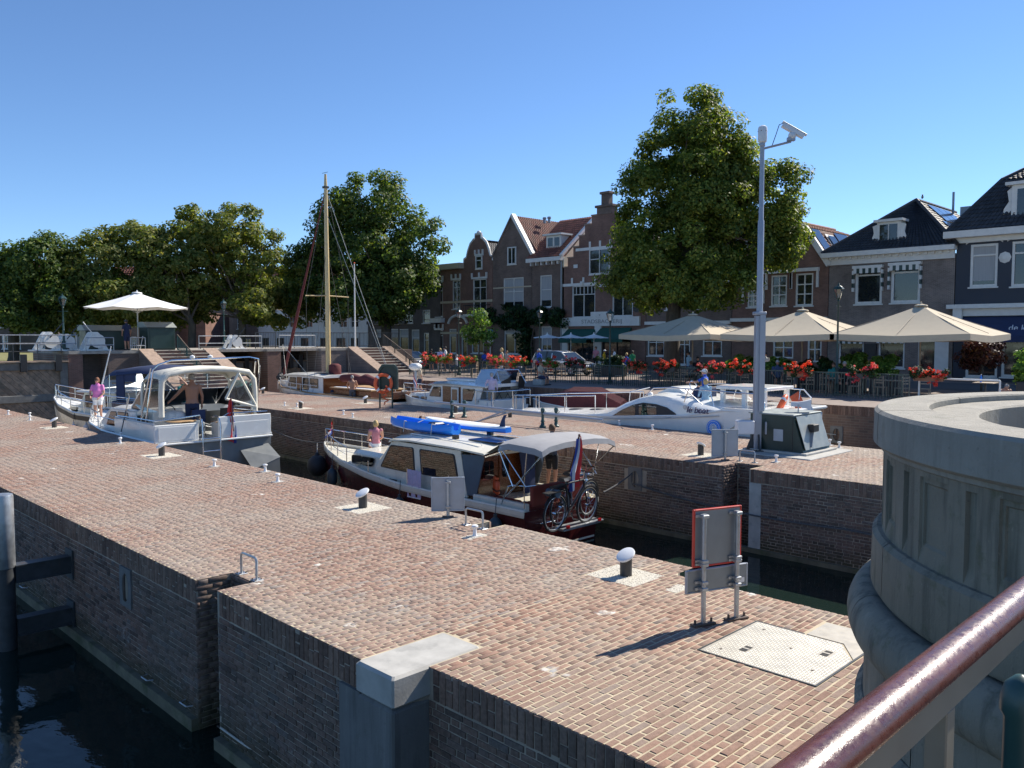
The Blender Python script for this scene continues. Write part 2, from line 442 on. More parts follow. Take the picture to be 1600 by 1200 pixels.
    def ball(s, c, r, nu=10, nv=7, mi=0, z0=-1., z1=1.):
        rx, ry, rz = r if isinstance(r, (tuple, list)) else (r, r, r)
        a0, a1 = math.asin(z0), math.asin(z1); rings = []
        for i in range(nv + 1):
            a = a0 + (a1 - a0) * i / nv; cr = max(math.cos(a), .02)
            rings.append([(c[0] + rx * cr * math.cos(2 * math.pi * j / nu), c[1] + ry * cr * math.sin(2 * math.pi * j / nu), c[2] + rz * math.sin(a)) for j in range(nu)])
        return s.loft(rings, mi)
    def quad(s, a, b, c, d, mi=0): return s.add([a, b, c, d], [(0, 1, 2, 3)], mi)
    def xf(s, M, start=0):
        for i in range(start, len(s.v)): s.v[i] = tuple(M @ Vector(s.v[i]))
        return s
def link(name, me, mats, parent=None, loc=None, rotz=None):
    for m in ([mats] if isinstance(mats, str) else mats):
        if len(me.materials) < 16: me.materials.append(MATS[m])
    o = bpy.data.objects.new(name, me); COL.objects.link(o)
    if parent: o.parent = parent
    if loc is not None: o.location = loc
    if rotz is not None: o.rotation_euler = (0, 0, rotz)
    return o
def O(name, mb, mats, parent=None, smooth=0, loc=None, rotz=None):
    me = bpy.data.meshes.new(name)
    me.from_pydata(mb.v, [], mb.f)
    if any(mb.m): me.polygons.foreach_set('material_index', mb.m)
    bm = bmesh.new(); bm.from_mesh(me); bmesh.ops.recalc_face_normals(bm, faces=bm.faces); bm.to_mesh(me); bm.free()
    if smooth:
        me.polygons.foreach_set('use_smooth', [True] * len(me.polygons)); me.set_sharp_from_angle(angle=R(smooth))
    return link(name, me, mats, parent, loc, rotz)
def tag(o, label=None, cat=None, group=None, kind=None):
    if label: o['label'] = label
    if cat: o['category'] = cat
    if group: o['group'] = group
    if kind: o['kind'] = kind
    return o
def thing(name, label, cat, loc=(0, 0, 0), rotz=0, group=None):
    o = bpy.data.objects.new(name, None); COL.objects.link(o)
    o.location = loc; o.rotation_euler = (0, 0, rotz); o.empty_display_size = .2
    return tag(o, label, cat, group)
def dup(root, loc, rotz=None, label=None, scale=None):
    r = root.copy(); COL.objects.link(r); r.location = loc
    if rotz is not None: r.rotation_euler = (0, 0, rotz)
    if label: r['label'] = label
    if scale: r.scale = (scale,) * 3
    for ch in root.children:
        c = ch.copy(); COL.objects.link(c); c.parent = r
        for g in ch.children:
            d = g.copy(); COL.objects.link(d); d.parent = c
    return r
def struct(o): o['kind'] = 'structure'; return o
def text(name, s, size, mats, parent, loc, rot, extrude=.004, align='CENTER', shear=0.):
    cu = bpy.data.curves.new('txt', 'FONT'); cu.body = s; cu.size = size; cu.extrude = extrude; cu.align_x = align; cu.align_y = 'CENTER'; cu.shear = shear
    t = bpy.data.objects.new('txt', cu); COL.objects.link(t)
    dg = bpy.context.evaluated_depsgraph_get()
    me = bpy.data.meshes.new_from_object(t.evaluated_get(dg)); bpy.data.objects.remove(t)
    me.name = name; me.materials.clear()
    o = link(name, me, mats, parent, loc); o.rotation_euler = rot
    return o
def npmesh(name, V, F, mats, parent=None, smooth=False):
    """fast mesh from numpy: V (n,3), F (m,k)"""
    V = np.asarray(V, dtype=np.float32); F = np.asarray(F, dtype=np.int32)
    me = bpy.data.meshes.new(name); m, k = F.shape
    me.vertices.add(len(V)); me.vertices.foreach_set('co', V.ravel())
    me.loops.add(m * k); me.loops.foreach_set('vertex_index', F.ravel())
    me.polygons.add(m); me.polygons.foreach_set('loop_start', np.arange(0, m * k, k, dtype=np.int32))
    me.polygons.foreach_set('loop_total', np.full(m, k, dtype=np.int32))
    me.update(calc_edges=True); me.validate()
    return link(name, me, mats, parent)

mat('lug_steel', (.72, .69, .6), .4, .3, var=.1)
mat('niche_plate', (.15, .15, .15), .8, var=.2, scale=6)

mat('facade_glass', (.018, .022, .026), .03, var=.2, coat=.5)

def m_stone(name, col, dark, moss, amt):
    m, n, l, b, out = _nt(name)
    tc = n.new('ShaderNodeTexCoord'); v = tc.outputs['Object']
    mp = n.new('ShaderNodeMapping'); mp.inputs['Scale'].default_value = (5, 5, .45); l.new(v, mp.inputs[0])
    big = _noise(n, l, v, 1.7, 5, .6); fine = _noise(n, l, v, 26., 6, .7); run = _noise(n, l, mp.outputs[0], 1.6, 5, .65); pat = _noise(n, l, v, 4.5, 6, .7)
    c = _mix(n, l, _range(n, l, big.outputs[0], .35, .65, 0, .6), col, tuple(x * .72 for x in col))
    c = _mix(n, l, _range(n, l, run.outputs[0], .5, .66, 0, amt), c, dark)
    c = _mix(n, l, _range(n, l, run.outputs[0], .40, .30, 0, amt * .5), c, tuple(x * 1.5 for x in col))
    c = _mix(n, l, _range(n, l, pat.outputs[0], .56, .7, 0, amt * .9), c, moss)
    c = _mix(n, l, _range(n, l, fine.outputs[0], .62, .74, 0, .6), c, tuple(x * .4 for x in col))
    c = _mix(n, l, _range(n, l, fine.outputs[0], .36, .28, 0, .45), c, tuple(min(.6, x * 1.7) for x in col))
    l.new(c, b.inputs['Base Color']); b.inputs['Roughness'].default_value = .88
    _bump(n, l, b, _math(n, l, 'ADD', fine.outputs[0], _math(n, l, 'MULTIPLY', pat.outputs[0], .8)), .8, .009)
m_stone('old_stone', (.27, .24, .185), (.10, .095, .075), (.11, .115, .06), .75)
m_stone('stone_top', (.33, .31, .265), (.19, .18, .155), (.17, .17, .12), .5)
m_stone('post_concrete_shaded', (.19, .19, .185), (.09, .09, .085), (.12, .12, .10), .6)  # post shaft's shade put into a darker concrete colour, with streaks and stains
mat('rail_bar_paint', (.16, .155, .125), .55, var=.15, scale=6)
# ================================================================ brick fields
def pix(P):
    s = (P[:, 0] - P[:, 1]) * _Q; d = (P[:, 0] + P[:, 1]) * _Q; h = P[:, 2] - EYE
    zc = d * math.cos(PITCH) - h * math.sin(PITCH); yc = h * math.cos(PITCH) + d * math.sin(PITCH)
    return 800 + 1290 * s / zc, 600 - 1290 * yc / zc, zc
BRK_V = np.array([(-1, -1), (1, -1), (1, 1), (-1, 1)], dtype=float)
BRK_F = np.array([(0, 1, 5, 4), (1, 2, 6, 5), (2, 3, 7, 6), (3, 0, 4, 7), (4, 5, 9, 8), (5, 6, 10, 9), (6, 7, 11, 10), (7, 4, 8, 11), (8, 9, 10, 11)])
def brick_field(parent, mname, org, U, V, N, rows, pitch, L, ivals, joint=.014, ch=.006, singles=300, seed=1, wob=.0025, depth=.05, flemish=True, tilt=1.):
    """bricks laid in rows: U along the row, V from row to row, N out of the surface; ivals(v) gives the free stretches of a row"""
    rg = np.random.RandomState(seed)
    org, U, V, N = (np.array(a, dtype=float) for a in (org, U, V, N))
    C = []
    for r in range(rows):
        v = (r + .5) * pitch
        iv = ivals(v)
        if not iv: continue
        lo = min(a for a, b in iv) - L * 2; hi = max(b for a, b in iv) + L
        ph = (r % 2) * L * .75 + rg.uniform(-.02, .02)
        u = math.floor(lo / (L * 1.5)) * L * 1.5 - ph; k = 0
        while u < hi:
            ln = (L if k % 2 == 0 else L * .5) if flemish else L
            ln *= 1 + rg.uniform(-.035, .035); k += 1
            for a, b in iv:
                s, e = max(u, a), min(u + ln, b)
                if e - s > .045: C.append(((s + e) / 2, v + rg.uniform(-.003, .003), (e - s - joint * rg.uniform(.7, 1.3)) / 2, (pitch - joint * rg.uniform(.7, 1.25)) / 2, abs(rg.normal(0, wob)), tilt * rg.normal(0, .003), tilt * rg.normal(0, .008)))
            u += ln
    C = np.array(C)
    P = org + C[:, :1] * U + C[:, 1:2] * V + C[:, 4:5] * N
    px, py, zc = pix(P)
    key = np.where((px > 20) & (px < 1350) & (py > 300) & (py < 1190), zc, 1e6)
    order = np.argsort(key); one = set(order[:singles].tolist()) if singles else set()
    rest = np.array([i for i in range(len(C)) if i not in one])
    def shape(hu, hv, tu, tv):
        n = len(hu); out = np.zeros((n, 12, 3))
        for i, (a, b) in enumerate(BRK_V):
            j = rg.uniform(-.0025, .0025, (n, 2))
            out[:, i] = np.stack([a * hu, b * hv, np.full(n, -depth)], 1)
            out[:, 4 + i] = np.stack([a * hu, b * hv, -ch + a * tu * hu + b * tv * hv], 1)
            out[:, 8 + i] = np.stack([a * (hu - ch) + j[:, 0], b * (hv - ch) + j[:, 1], a * tu * hu + b * tv * hv], 1)
        return out
    c = C[rest]
    S = shape(c[:, 2], c[:, 3], c[:, 5], c[:, 6])
    W = P[rest][:, None, :] + S[..., :1] * U + S[..., 1:2] * V + S[..., 2:3] * N
    bf = BRK_F[4:] if N[2] > .5 else BRK_F      # bedded paving shows only faces and arrises
    Fc = (bf[None] + (np.arange(len(rest)) * 12)[:, None, None]).reshape(-1, 4)
    if np.dot(np.cross(U, V), N) < 0: Fc = Fc[:, ::-1]
    o = npmesh('brick_field', W.reshape(-1, 3), Fc, mname, parent); o['kind'] = 'stuff'
    # the bricks that show largest, each an object of its own; three shared meshes per length class
    Rm = Matrix((U.tolist(), V.tolist(), N.tolist())).transposed()
    flip = Rm.determinant() < 0
    cache = {}
    for i in order[:singles] if singles else []:
        hu, hv = C[i, 2], C[i, 3]
        kk = (round(hu, 2), rg.randint(3))
        if kk not in cache:
            q = shape(np.array([kk[0] - .003]), np.array([hv]), np.zeros(1), np.zeros(1))[0]
            me = bpy.data.meshes.new('brick'); me.from_pydata([tuple(p) for p in q], [], [tuple(f)[::-1] if flip else tuple(f) for f in BRK_F.tolist()]); me.materials.append(MATS[mname]); cache[kk] = me
        b = bpy.data.objects.new('brick', cache[kk]); COL.objects.link(b); b.parent = parent
        T = Matrix(((1, 0, 0), (0, 1, 0), (C[i, 5], C[i, 6], 1)))
        b.matrix_local = Matrix.Translation(P[i].tolist()) @ (Rm @ T).to_4x4()
    return o
def cut(iv, a, b):
    out = []
    for s, e in iv:
        if b <= s or a >= e: out.append((s, e)); continue
        if a > s: out.append((s, a))
        if b < e: out.append((b, e))
    return [(s, e) for s, e in out if e - s > .04]

# ================================================================ water, ground
WL = -2.2
mb = MB()
mb.quad((-260, -60, WL), (19.95, -60, WL), (19.95, 120, WL), (-260, 120, WL))
struct(O('water', mb, 'canal_water'))
mb = MB()
mb.quad((24, -60, -.95), (32, -60, -.95), (32, 54, -.95), (24, 54, -.95))
struct(O('water', mb, 'canal_water'))
mb = MB()
mb.quad((31.75, -1500, .8), (2500, -1500, .8), (2500, 53.2, .8), (31.75, 53.2, .8))
mb.quad((37.6, 53.2, .8), (2500, 53.2, .8), (2500, 2500, .8), (37.6, 2500, .8))
mb.quad((-1500, 61, 1.55), (37.6, 61, 1.55), (37.6, 2500, 1.55), (-1500, 2500, 1.55), 1)
mb.quad((37.6, 61, 1.55), (37.6, 61, .7), (37.6, 2500, .7), (37.6, 2500, 1.55), 1)
struct(O('ground', mb, ['quay_paving', 'grass_ground']))
mb = MB()
mb.quad((44.5, -200, .806), (51.5, -200, .806), (51.5, 300, .806), (44.5, 300, .806))
struct(O('road', mb, 'asphalt'))

# ================================================================ near pier
NL, NR = 5.03, 10.65
pier = struct(O('near_pier', MB().prism([(5.443, -9, -3.2), (5.443, 6.7, -3.2), (5.043, 6.75, -3.2), (5.043, 10.79, -3.2), (5.58, 10.79, -3.2), (5.58, 11.46, -3.2), (5.043, 11.46, -3.2), (5.043, 57, -3.2), (10.637, 57, -3.2), (10.637, 11.22, -3.2), (10.17, 11.22, -3.2), (10.17, 10.82, -3.2), (10.637, 10.82, -3.2), (10.637, 7.0, -3.2), (10.137, 6.7, -3.2), (10.137, -9, -3.2)], (0, 0, 3.186)), 'wall_joint'))
mb = MB()
mb.add([(5.443, -9, -.003), (5.443, 6.7, -.003), (5.043, 6.75, -.003), (5.043, 10.79, -.003), (5.58, 10.79, -.003), (5.58, 11.46, -.003), (5.043, 11.46, -.003), (5.043, 57, -.003), (10.637, 57, -.003), (10.637, 11.22, -.003), (10.17, 11.22, -.003), (10.17, 10.82, -.003), (10.637, 10.82, -.003), (10.637, 7.0, -.003), (10.137, 6.7, -.003), (10.137, -9, -.003)], [tuple(range(16))])
O('sand_bed', mb, 'sand_joint', pier)
BOLL = [(9.65, 13.96), (9.6, 7.24), (9.73, 24.24), (9.86, 34.65)]
PADS = [(9.22, 9.97, 6.82, 7.68), (9.24, 10.06, 13.5, 14.4), (9.3, 10.15, 23.75, 24.75), (9.45, 10.25, 34.2, 35.1), (9.42, 9.78, 6.25, 6.46), (9.4, 9.86, 10.42, 10.68)]
HATCH = [(7.85, 9.17, 3.55, 4.92), (9.17, 9.75, 3.3, 4.3)]
HOLES = PADS + HATCH + [(4.9, 6.22, 6.66, 7.36)]
def ivP(v):
    y = v - 1.5
    a = 5.43 if y < 6.7 else NL
    b = 10.15 if y < 6.75 else NR
    iv = [(a, b)]
    if 10.77 < y < 11.44: iv = cut(iv, 5.0, 5.57)
    if 10.80 < y < 11.24: iv = cut(iv, 10.16, 10.7)
    for x0, x1, y0, y1 in HOLES:
        if y0 < y < y1: iv = cut(iv, x0, x1)
    return iv
brick_field(pier, 'paving_brick', (0, -1.5, 0), (1, 0, 0), (0, 1, 0), (0, 0, 1), int(8.85 / .087), .087, .295, ivP, joint=.0135, seed=3)
brick_field(pier, 'paving_fine', (0, 7.3, 0), (1, 0, 0), (0, 1, 0), (0, 0, 1), int(45 / .067), .067, .225, lambda v: ivP(v + 8.8), joint=.013, ch=.004, seed=4, singles=0, tilt=.5)
def wall_segs(segs, z0, off=0.):
    return lambda v: [(a, b) for a, b in segs]
# soldier course along the left edge, then the courses below it
def soldier(parent, mname, x, segs, ztop, face, seed, singles):
    """upright bricks along an edge; face = -1 looks to -X, +1 to +X"""
    y0 = min(a for a, b in segs); y1 = max(b for a, b in segs)
    def iv(v):
        y = y0 + v
        if not any(a < y < b for a, b in segs): return []
        return [(0, .345)] if (int(v / .105) % 3) else [(0, .17), (.17, .345)]
    brick_field(parent, mname, (x, y0, ztop), (0, 0, -1), (0, 1, 0), (face, 0, 0), int((y1 - y0) / .105), .105, 5.0, iv, joint=.013, seed=seed, singles=singles, flemish=False)
soldier(pier, 'coping_brick', NL, [(7.36, 10.77), (11.44, 24.5)], -.004, -1, 5, 130)
soldier(pier, 'coping_brick', 5.43, [(0, 6.69)], -.004, -1, 6, 60)
def courses(parent, mname, org, U, N, length_iv, zt, zb, seed, singles, L=.29, pitch=.078):
    brick_field(parent, mname, (org[0], org[1], zt), U, (0, 0, -1), N, int((zt - zb) / pitch), pitch, L, length_iv, joint=.015, seed=seed, singles=singles, wob=.003)
def ivNW(v):
    z = -.36 - v
    iv = [(7.36, 10.77), (11.44, 24.5)]
    if z > -3 : iv = cut(iv, 7.3, 7.74) if v > .02 else iv
    if -1.02 < z < -.36: iv = cut(cut(iv, 13.87, 14.38), 20.9, 21.4)
    return iv
courses(pier, 'wall_brick', (NL, 0), (0, 1, 0), (-1, 0, 0), ivNW, -.36, -2.3, 11, 150)
courses(pier, 'wall_brick', (5.43, 0), (0, 1, 0), (-1, 0, 0), lambda v: [(0, 6.69)], -.36, -2.3, 12, 100)
courses(pier, 'wall_brick', (0, 11.44), (1, 0, 0), (0, -1, 0), lambda v: [(5.03, 5.55)], -.01, -2.3, 13, 0)
courses(pier, 'wall_brick', (5.55, 0), (0, 1, 0), (-1, 0, 0), lambda v: [(10.8, 11.42)], -.01, -2.3, 14, 0)
soldier(pier, 'coping_brick', NR, [(7.0, 10.82), (11.24, 40)], -.004, 1, 8, 0)
courses(pier, 'wall_brick', (NR, 0), (0, 1, 0), (1, 0, 0), lambda v: [(7.0, 10.82), (11.24, 40)], -.36, -2.3, 15, 0)
O('footing', MB().box(4.93, 11.46, -2.6, 5.05, 57, -2.02).box(4.93, 7.76, -2.6, 5.05, 10.75, -2.04), 'footing', pier)
# the concrete corner post
po = MB().bbox(4.955, 6.675, -.33, 6.20, 7.345, .012, .03)
O('post_cap', po, 'concrete', pier)
O('post', MB().bbox(4.965, 6.69, -3.1, 5.6, 7.335, -.34, .035).box(5.0, 7.335, -3.1, 5.3, 7.73, -.35), 'post_concrete_shaded', pier)
# gravel beds round the bollards
rg = np.random.RandomState(5)
def gravel(parent, x0, x1, y0, y1, z=0):
    n = int((x1 - x0) * (y1 - y0) * 900); V = []; F = []
    for i in range(n):
        x, y = rg.uniform(x0, x1), rg.uniform(y0, y1); r = rg.uniform(.009, .02); a = rg.uniform(0, 6.28)
        k = len(V)
        for j in range(4): V.append((x + r * math.cos(a + j * 1.57) * rg.uniform(.7, 1.2), y + r * math.sin(a + j * 1.57), z - .003))
        V.append((x, y, z + rg.uniform(.004, .016)))
        for j in range(4): F.append((k + j, k + (j + 1) % 4, k + 4))
    o = npmesh('gravel_bed', V, F, 'gravel', parent); o['kind'] = 'stuff'
    O('gravel_base', MB().box(x0, y0, z - .04, x1, y1, z + .001), 'gravel', parent)
for p in PADS: gravel(pier, *p)

# ================================================================ far pier
FL, FR = 19.7, 26.0
fp = struct(O('far_pier', MB().prism([(19.713, -9, -3.2), (19.713, 10.85, -3.2), (20.47, 10.85, -3.2), (20.47, 11.64, -3.2), (19.713, 11.64, -3.2), (19.713, 54, -3.2), (25.99, 54, -3.2), (25.99, -9, -3.2)], (0, 0, 3.186)), 'wall_joint'))
O('sand_bed', MB().add([(19.713, -9, -.003), (19.713, 10.85, -.003), (20.47, 10.85, -.003), (20.47, 11.64, -.003), (19.713, 11.64, -.003), (19.713, 54, -.003), (25.99, 54, -.003), (25.99, -9, -.003)], [tuple(range(8))]), 'sand_joint', fp)
FPADS = [(20.6, 21.5, 12.6, 13.6), (24.3, 25.1, 27.9, 28.8), (20.5, 21.4, 34.9, 35.9), (24.5, 25.4, 35.3, 36.2), (22.2, 25.1, 10.35, 12.9)]
def ivF(v):
    y = v - 1.5
    iv = [(FL, FR)]
    if 10.83 < y < 11.62: iv = cut(iv, 19.6, 20.46)
    for x0, x1, y0, y1 in FPADS:
        if y0 < y < y1: iv = cut(iv, x0, x1)
    return iv
brick_field(fp, 'paving_fine', (0, -1.5, 0), (1, 0, 0), (0, 1, 0), (0, 0, 1), int(50 / .075), .075, .25, ivF, tilt=.5, joint=.014, seed=23, singles=0)
soldier(fp, 'coping_brick', FL, [(2, 10.83), (11.62, 47)], -.004, -1, 25, 60)
def ivFW(v):
    z = -.36 - v
    iv = [(2, 10.83), (11.62, 47)]
    if -1.05 < z < -.4: iv = cut(cut(iv, 14.15, 14.95), 36.2, 37.0)
    return iv
courses(fp, 'wall_brick', (FL, 0), (0, 1, 0), (-1, 0, 0), ivFW, -.36, -2.15, 31, 240)
courses(fp, 'wall_brick', (0, 11.62), (1, 0, 0), (0, -1, 0), lambda v: [(19.7, 20.45)], -.01, -2.3, 33, 0)
courses(fp, 'wall_brick', (20.45, 0), (0, 1, 0), (-1, 0, 0), lambda v: [(10.85, 11.6)], -.01, -2.3, 34, 0)
O('footing', MB().box(19.62, 2, -2.6, 19.72, 47, -2.08), 'footing', fp)
O('concrete_strip', MB().box(19.69, 10.5, -3, 19.9, 10.84, -.36), 'concrete', fp)
for p in FPADS[:4]: gravel(fp, *p)
O('slab', MB().bbox(22.2, 10.35, -.08, 25.1, 12.9, .03, .015), 'concrete', fp)

# ================================================================ quay wall on the far side (local x runs to -Y)
qw = thing('quay_wall', 'long brick quay wall below the terrace fence, behind the moored boats', 'wall', (31.72, 53, 0), R(-90))
O('brick_face', MB().box(0, 0, -3, 62, .5, .44), 'quay_brick', qw)
qb = MB(); r4 = random.Random(4)
for i in range(590):
    y = i * .105; d = r4.uniform(-.004, .006)
    qb.box(y + .006, -.012 - d, .44, y + .099, .45, .797 + d * .5)
o = O('coping', qb, 'coping_brick', qw); o['kind'] = 'stuff'

# ================================================================ mooring niches
def niche(loc, rz, label, w=.5, h=.66, bar=True):
    t = thing('mooring_niche', label, 'mooring niche', loc, rz, 'mooring niches in the lock walls')
    # local x along the wall, y into the wall
    ring = []; N = 20
    mb = MB(); outer = [(-w / 2, -h / 2), (w / 2, -h / 2), (w / 2, h / 2), (-w / 2, h / 2)]
    k = []
    for j in range(N):
        a = 2 * math.pi * j / N; c, s_ = math.cos(a), math.sin(a)
        m = max(abs(c) / (w / 2), abs(s_) / (h / 2)); k.append(((c / m, -.022, s_ / m), (c * w * .27, -.022, s_ * h * .36), (c * w * .27, .16, s_ * h * .36), (c / m, .05, s_ / m)))
    for j in range(N):
        j2 = (j + 1) % N
        for a in (0, 1): mb.add([k[j][a], k[j2][a], k[j2][a + 1], k[j][a + 1]], [(0, 1, 2, 3)])
        mb.add([k[j][0], k[j2][0], k[j2][3], k[j][3]], [(0, 1, 2, 3)])
    mb.add([q[2] for q in k], [tuple(range(N))], 1)
    O('frame_plate', mb, ['niche_plate', 'interior_dark'], t)
    if bar: O('bar', MB().tube([(0, .02, -h * .4), (0, -.035, -h * .3), (0, -.035, h * .3), (0, .02, h * .4)], .022, 8), 'rust_steel', t, 40)
    return t
niche((NL - .002, 14.12, -.68), R(-90), 'oval mooring niche in the near brick wall, right of the blue-black beams')
niche((NL - .002, 21.15, -.68), R(-90), 'oval mooring niche at the left photo edge behind the steel pile')
niche((FL - .002, 14.55, -.72), R(-90), 'square mooring niche with dark bar in the shaded wall below the slanted bollard')
niche((FL - .002, 36.6, -.72), R(-90), 'mooring niche in the far wall right of the white cruiser stern')
niche((31.70, 13.75, -.35), R(-90), 'mooring niche in the quay wall right of the green control cabinet')
# iron cramps low on the near wall
for i, (y, z, s_) in enumerate(((20.0, -1.95, 'nearest the pile'), (13.2, -1.95, 'below the oval niche'), (11.75, -1.9, 'by the ladder notch corner'))):
    t = thing('wall_cramp', 'iron cramp at the near wall waterline, ' + s_, 'cramp', (NL, y, z), 0, 'cramps at the waterline')
    O('rod', MB().tube([(0, -.12, 0), (-.09, -.1, .01), (-.1, .1, .015), (0, .12, .02)], .012, 6), 'galvanised', t)
# ================================================================ ladder in the near notch
t = thing('wall_ladder', 'rusty steel rung ladder in the dark notch of the near wall', 'ladder', (5.3, 11.1, 0))
for i in range(8):
    z = -.28 - i * .27
    O('rung', MB().tube([(.24, -.21, z), (-.05, -.21, z), (-.05, .21, z), (.24, .21, z)], .014, 8), 'rust_steel', t)
t = thing('wall_ladder', 'steel rung ladder in the notch beside the maroon boat', 'ladder', (10.4, 11.02, 0))
for i in range(6):
    z = -.28 - i * .27
    O('rung', MB().tube([(-.22, -.17, z), (.12, -.17, z), (.12, .17, z), (-.22, .17, z)], .014, 8), 'galvanised', t)
def grab(x, y, label, span=.46):
    t = thing('grab_rail', label, 'grab rail', (x, y, 0), 0, 'grab rails above the ladders')
    h = .32; r_ = .05; q = []
    for (yy, zz) in [(-span / 2, .01), (-span / 2, h - r_), (-span / 2 + .015, h - .015), (-span / 2 + r_, h), (span / 2 - r_, h), (span / 2 - .015, h - .015), (span / 2, h - r_), (span / 2, .01)]: q.append((0, yy, zz))
    O('hoop', MB().tube(q, .019, 8), 'galvanised', t, 40)
    for sgn in (-1, 1):
        f = O('foot_plate', MB().bbox(-.07, sgn * span / 2 - .07, .002, .07, sgn * span / 2 + .07, .014, .004), 'galvanised', t)
        for a in (-.045, .045):
            for b in (-.045, .045): O('bolt', MB().lathe([(0, .03), (.011, .03), (.011, .012)], 6, (a, sgn * span / 2 + b, 0)), 'rust_steel', f)
    return t
grab(5.66, 11.07, 'steel grab rail at the ladder notch on the near pier edge')
grab(10.1, 11.08, 'steel grab rail beside the small grey sign, next to the maroon boat')
grab(20.75, 11.5, 'steel grab rail in front of the tall camera mast')

# ================================================================ stone drum at the bridge end
CX, CY = 7.1, -.2
dr = thing('stone_pier_drum', 'big round weathered stone bridge pier with carved panels and open top', 'stone pier', (CX, CY, 0))
def rd(prof, t0, t1, n): return MB().lathe(prof, n, (0, 0, 0), 0, R(t0), R(t1))
cop = [(2.40, 2.5), (2.40, 2.985), (2.413, 2.998), (2.735, 2.992), (2.757, 2.97), (2.76, 2.755), (2.74, 2.735), (2.715, 2.73), (2.71, 2.70), (2.69, 2.69)]
inner = [(2.08, 2.5), (2.08, 2.925), (2.10, 2.94), (2.395, 2.945)]
for a in range(0, 360, 36):
    O('coping_stone', rd(cop, a + .12 + 11, a + 36 - .12 + 11, 18), 'stone_top', dr, 35)
    O('inner_kerb', rd(inner, a + .1 + 21, a + 36 - .1 + 21, 12), 'stone_top', dr, 35)
O('drum_floor', MB().lathe([(2.1, 2.62), (0.01, 2.62)], 48), 'old_stone', dr)
# carved wall of the drum: recessed panels and slots on a fine angular grid
zs = [2.70, 2.695, 2.655, 2.65, 2.64, 2.62, 2.61, 2.26, 2.25, 2.23, 2.22, 2.13, 2.125]
def rad(a, z):
    r = 2.69
    u = (a - 129) % 15; u = u - 15 if u > 7.5 else u
    if abs(u) < .95 and 2.215 <= z <= 2.645: r -= .03
    w = (a - 136.5) % 15; w = w - 15 if w > 7.5 else w
    if abs(w) < 3.2 and 2.215 < z < 2.655:
        r -= .018
        if abs(w) < 2.75 and 2.245 < z < 2.615: r -= .016
    return r
ang = []
for k in range(0, 24):
    b = 129 + 15 * k
    for d in (-.97, -.93, 0, .93, .97, 2.5, 4.28, 4.32, 4.73, 4.77, 6, 7.5, 9, 10.23, 10.27, 10.68, 10.72, 12.5): ang.append(b + d)
mbd = MB(); kk = len(ang)
for z in zs:
    for a in ang: mbd.v.append((rad(a, z) * math.cos(R(a)), rad(a, z) * math.sin(R(a)), z))
for i in range(len(zs) - 1):
    for j in range(kk):
        j2 = (j + 1) % kk; mbd.f.append((i * kk + j, i * kk + j2, (i + 1) * kk + j2, (i + 1) * kk + j)); mbd.m.append(0)
O('panelled_wall', mbd, 'old_stone', dr, 30)
for a in range(0, 360, 30):
    O('base_course', rd([(2.60, 2.13), (2.72, 2.128), (2.752, 2.10), (2.757, 1.76), (2.73, 1.72), (2.6, 1.71)], a + .1 + 4, a + 29.9 + 4, 12), 'old_stone', dr, 35)
tor = [(2.6, 1.73)] + [(2.77 + .14 * math.cos(t), 1.53 + .185 * math.sin(t)) for t in np.linspace(1.9, -1.6, 12)] + [(2.6, 1.32)]
for a in range(0, 360, 40): O('torus_stone', rd(tor, a + .08, a + 39.9, 18), 'old_stone', dr, 40)
for a in range(0, 360, 30):
    O('lower_course', rd([(2.6, 1.35), (2.785, 1.345), (2.79, .93), (2.6, .92)], a + .1 + 17, a + 29.9 + 17, 12), 'old_stone', dr, 35)
    O('plinth_stone', rd([(2.6, .93), (2.80, .925), (2.845, .88), (2.85, .0), (2.9, -.3), (2.9, -3)], a + .1 + 9, a + 29.9 + 9, 12), 'old_stone', dr, 35)

# ================================================================ bridge the photographer stands on
br = thing('bridge', 'bridge deck with varnished wooden handrail in the lower right corner', 'bridge', (0, 0, 1.86))
O('deck', MB().box(-16, -4.6, -.4, 4.25, .56, 0), 'gate_wood', br)
hr = MB(); rings = []
for x in (-16, 4.46):
    ring = []
    for t in np.linspace(0, math.pi, 9): ring.append((x, .49 + .036 * math.cos(t), 1.04 + .030 * math.sin(t)))
    ring += [(x, .455, 1.032), (x, .466, 1.02), (x, .514, 1.02), (x, .525, 1.032)]
    rings.append(ring)
hr.loft(rings)
O('handrail', hr, 'rail_varnish', br, 50)
O('rail_bar', MB().box(-16, .468, .965, 4.46, .512, 1.019), 'rail_bar_paint', br)
for i in range(16):
    x = -13.1 + i * 1.05
    O('baluster', MB().bbox(x - .022, .47, 0, x + .022, .51, .964, .004), 'rail_bar_paint', br)
O('lower_bar', MB().box(-16, .47, .12, 4.42, .51, .16), 'galvanised', br)
t = thing('bridge_post', 'rounded grey steel post cut off by the right edge below the handrail', 'post', (3.1, .70, 1.25))
O('shaft', MB().lathe([(.05, -1.4), (.05, .98), (.062, 1.0), (.062, 1.04), (.05, 1.09), (.02, 1.12), (.001, 1.125)], 16), 'lamp_green', t, 40)
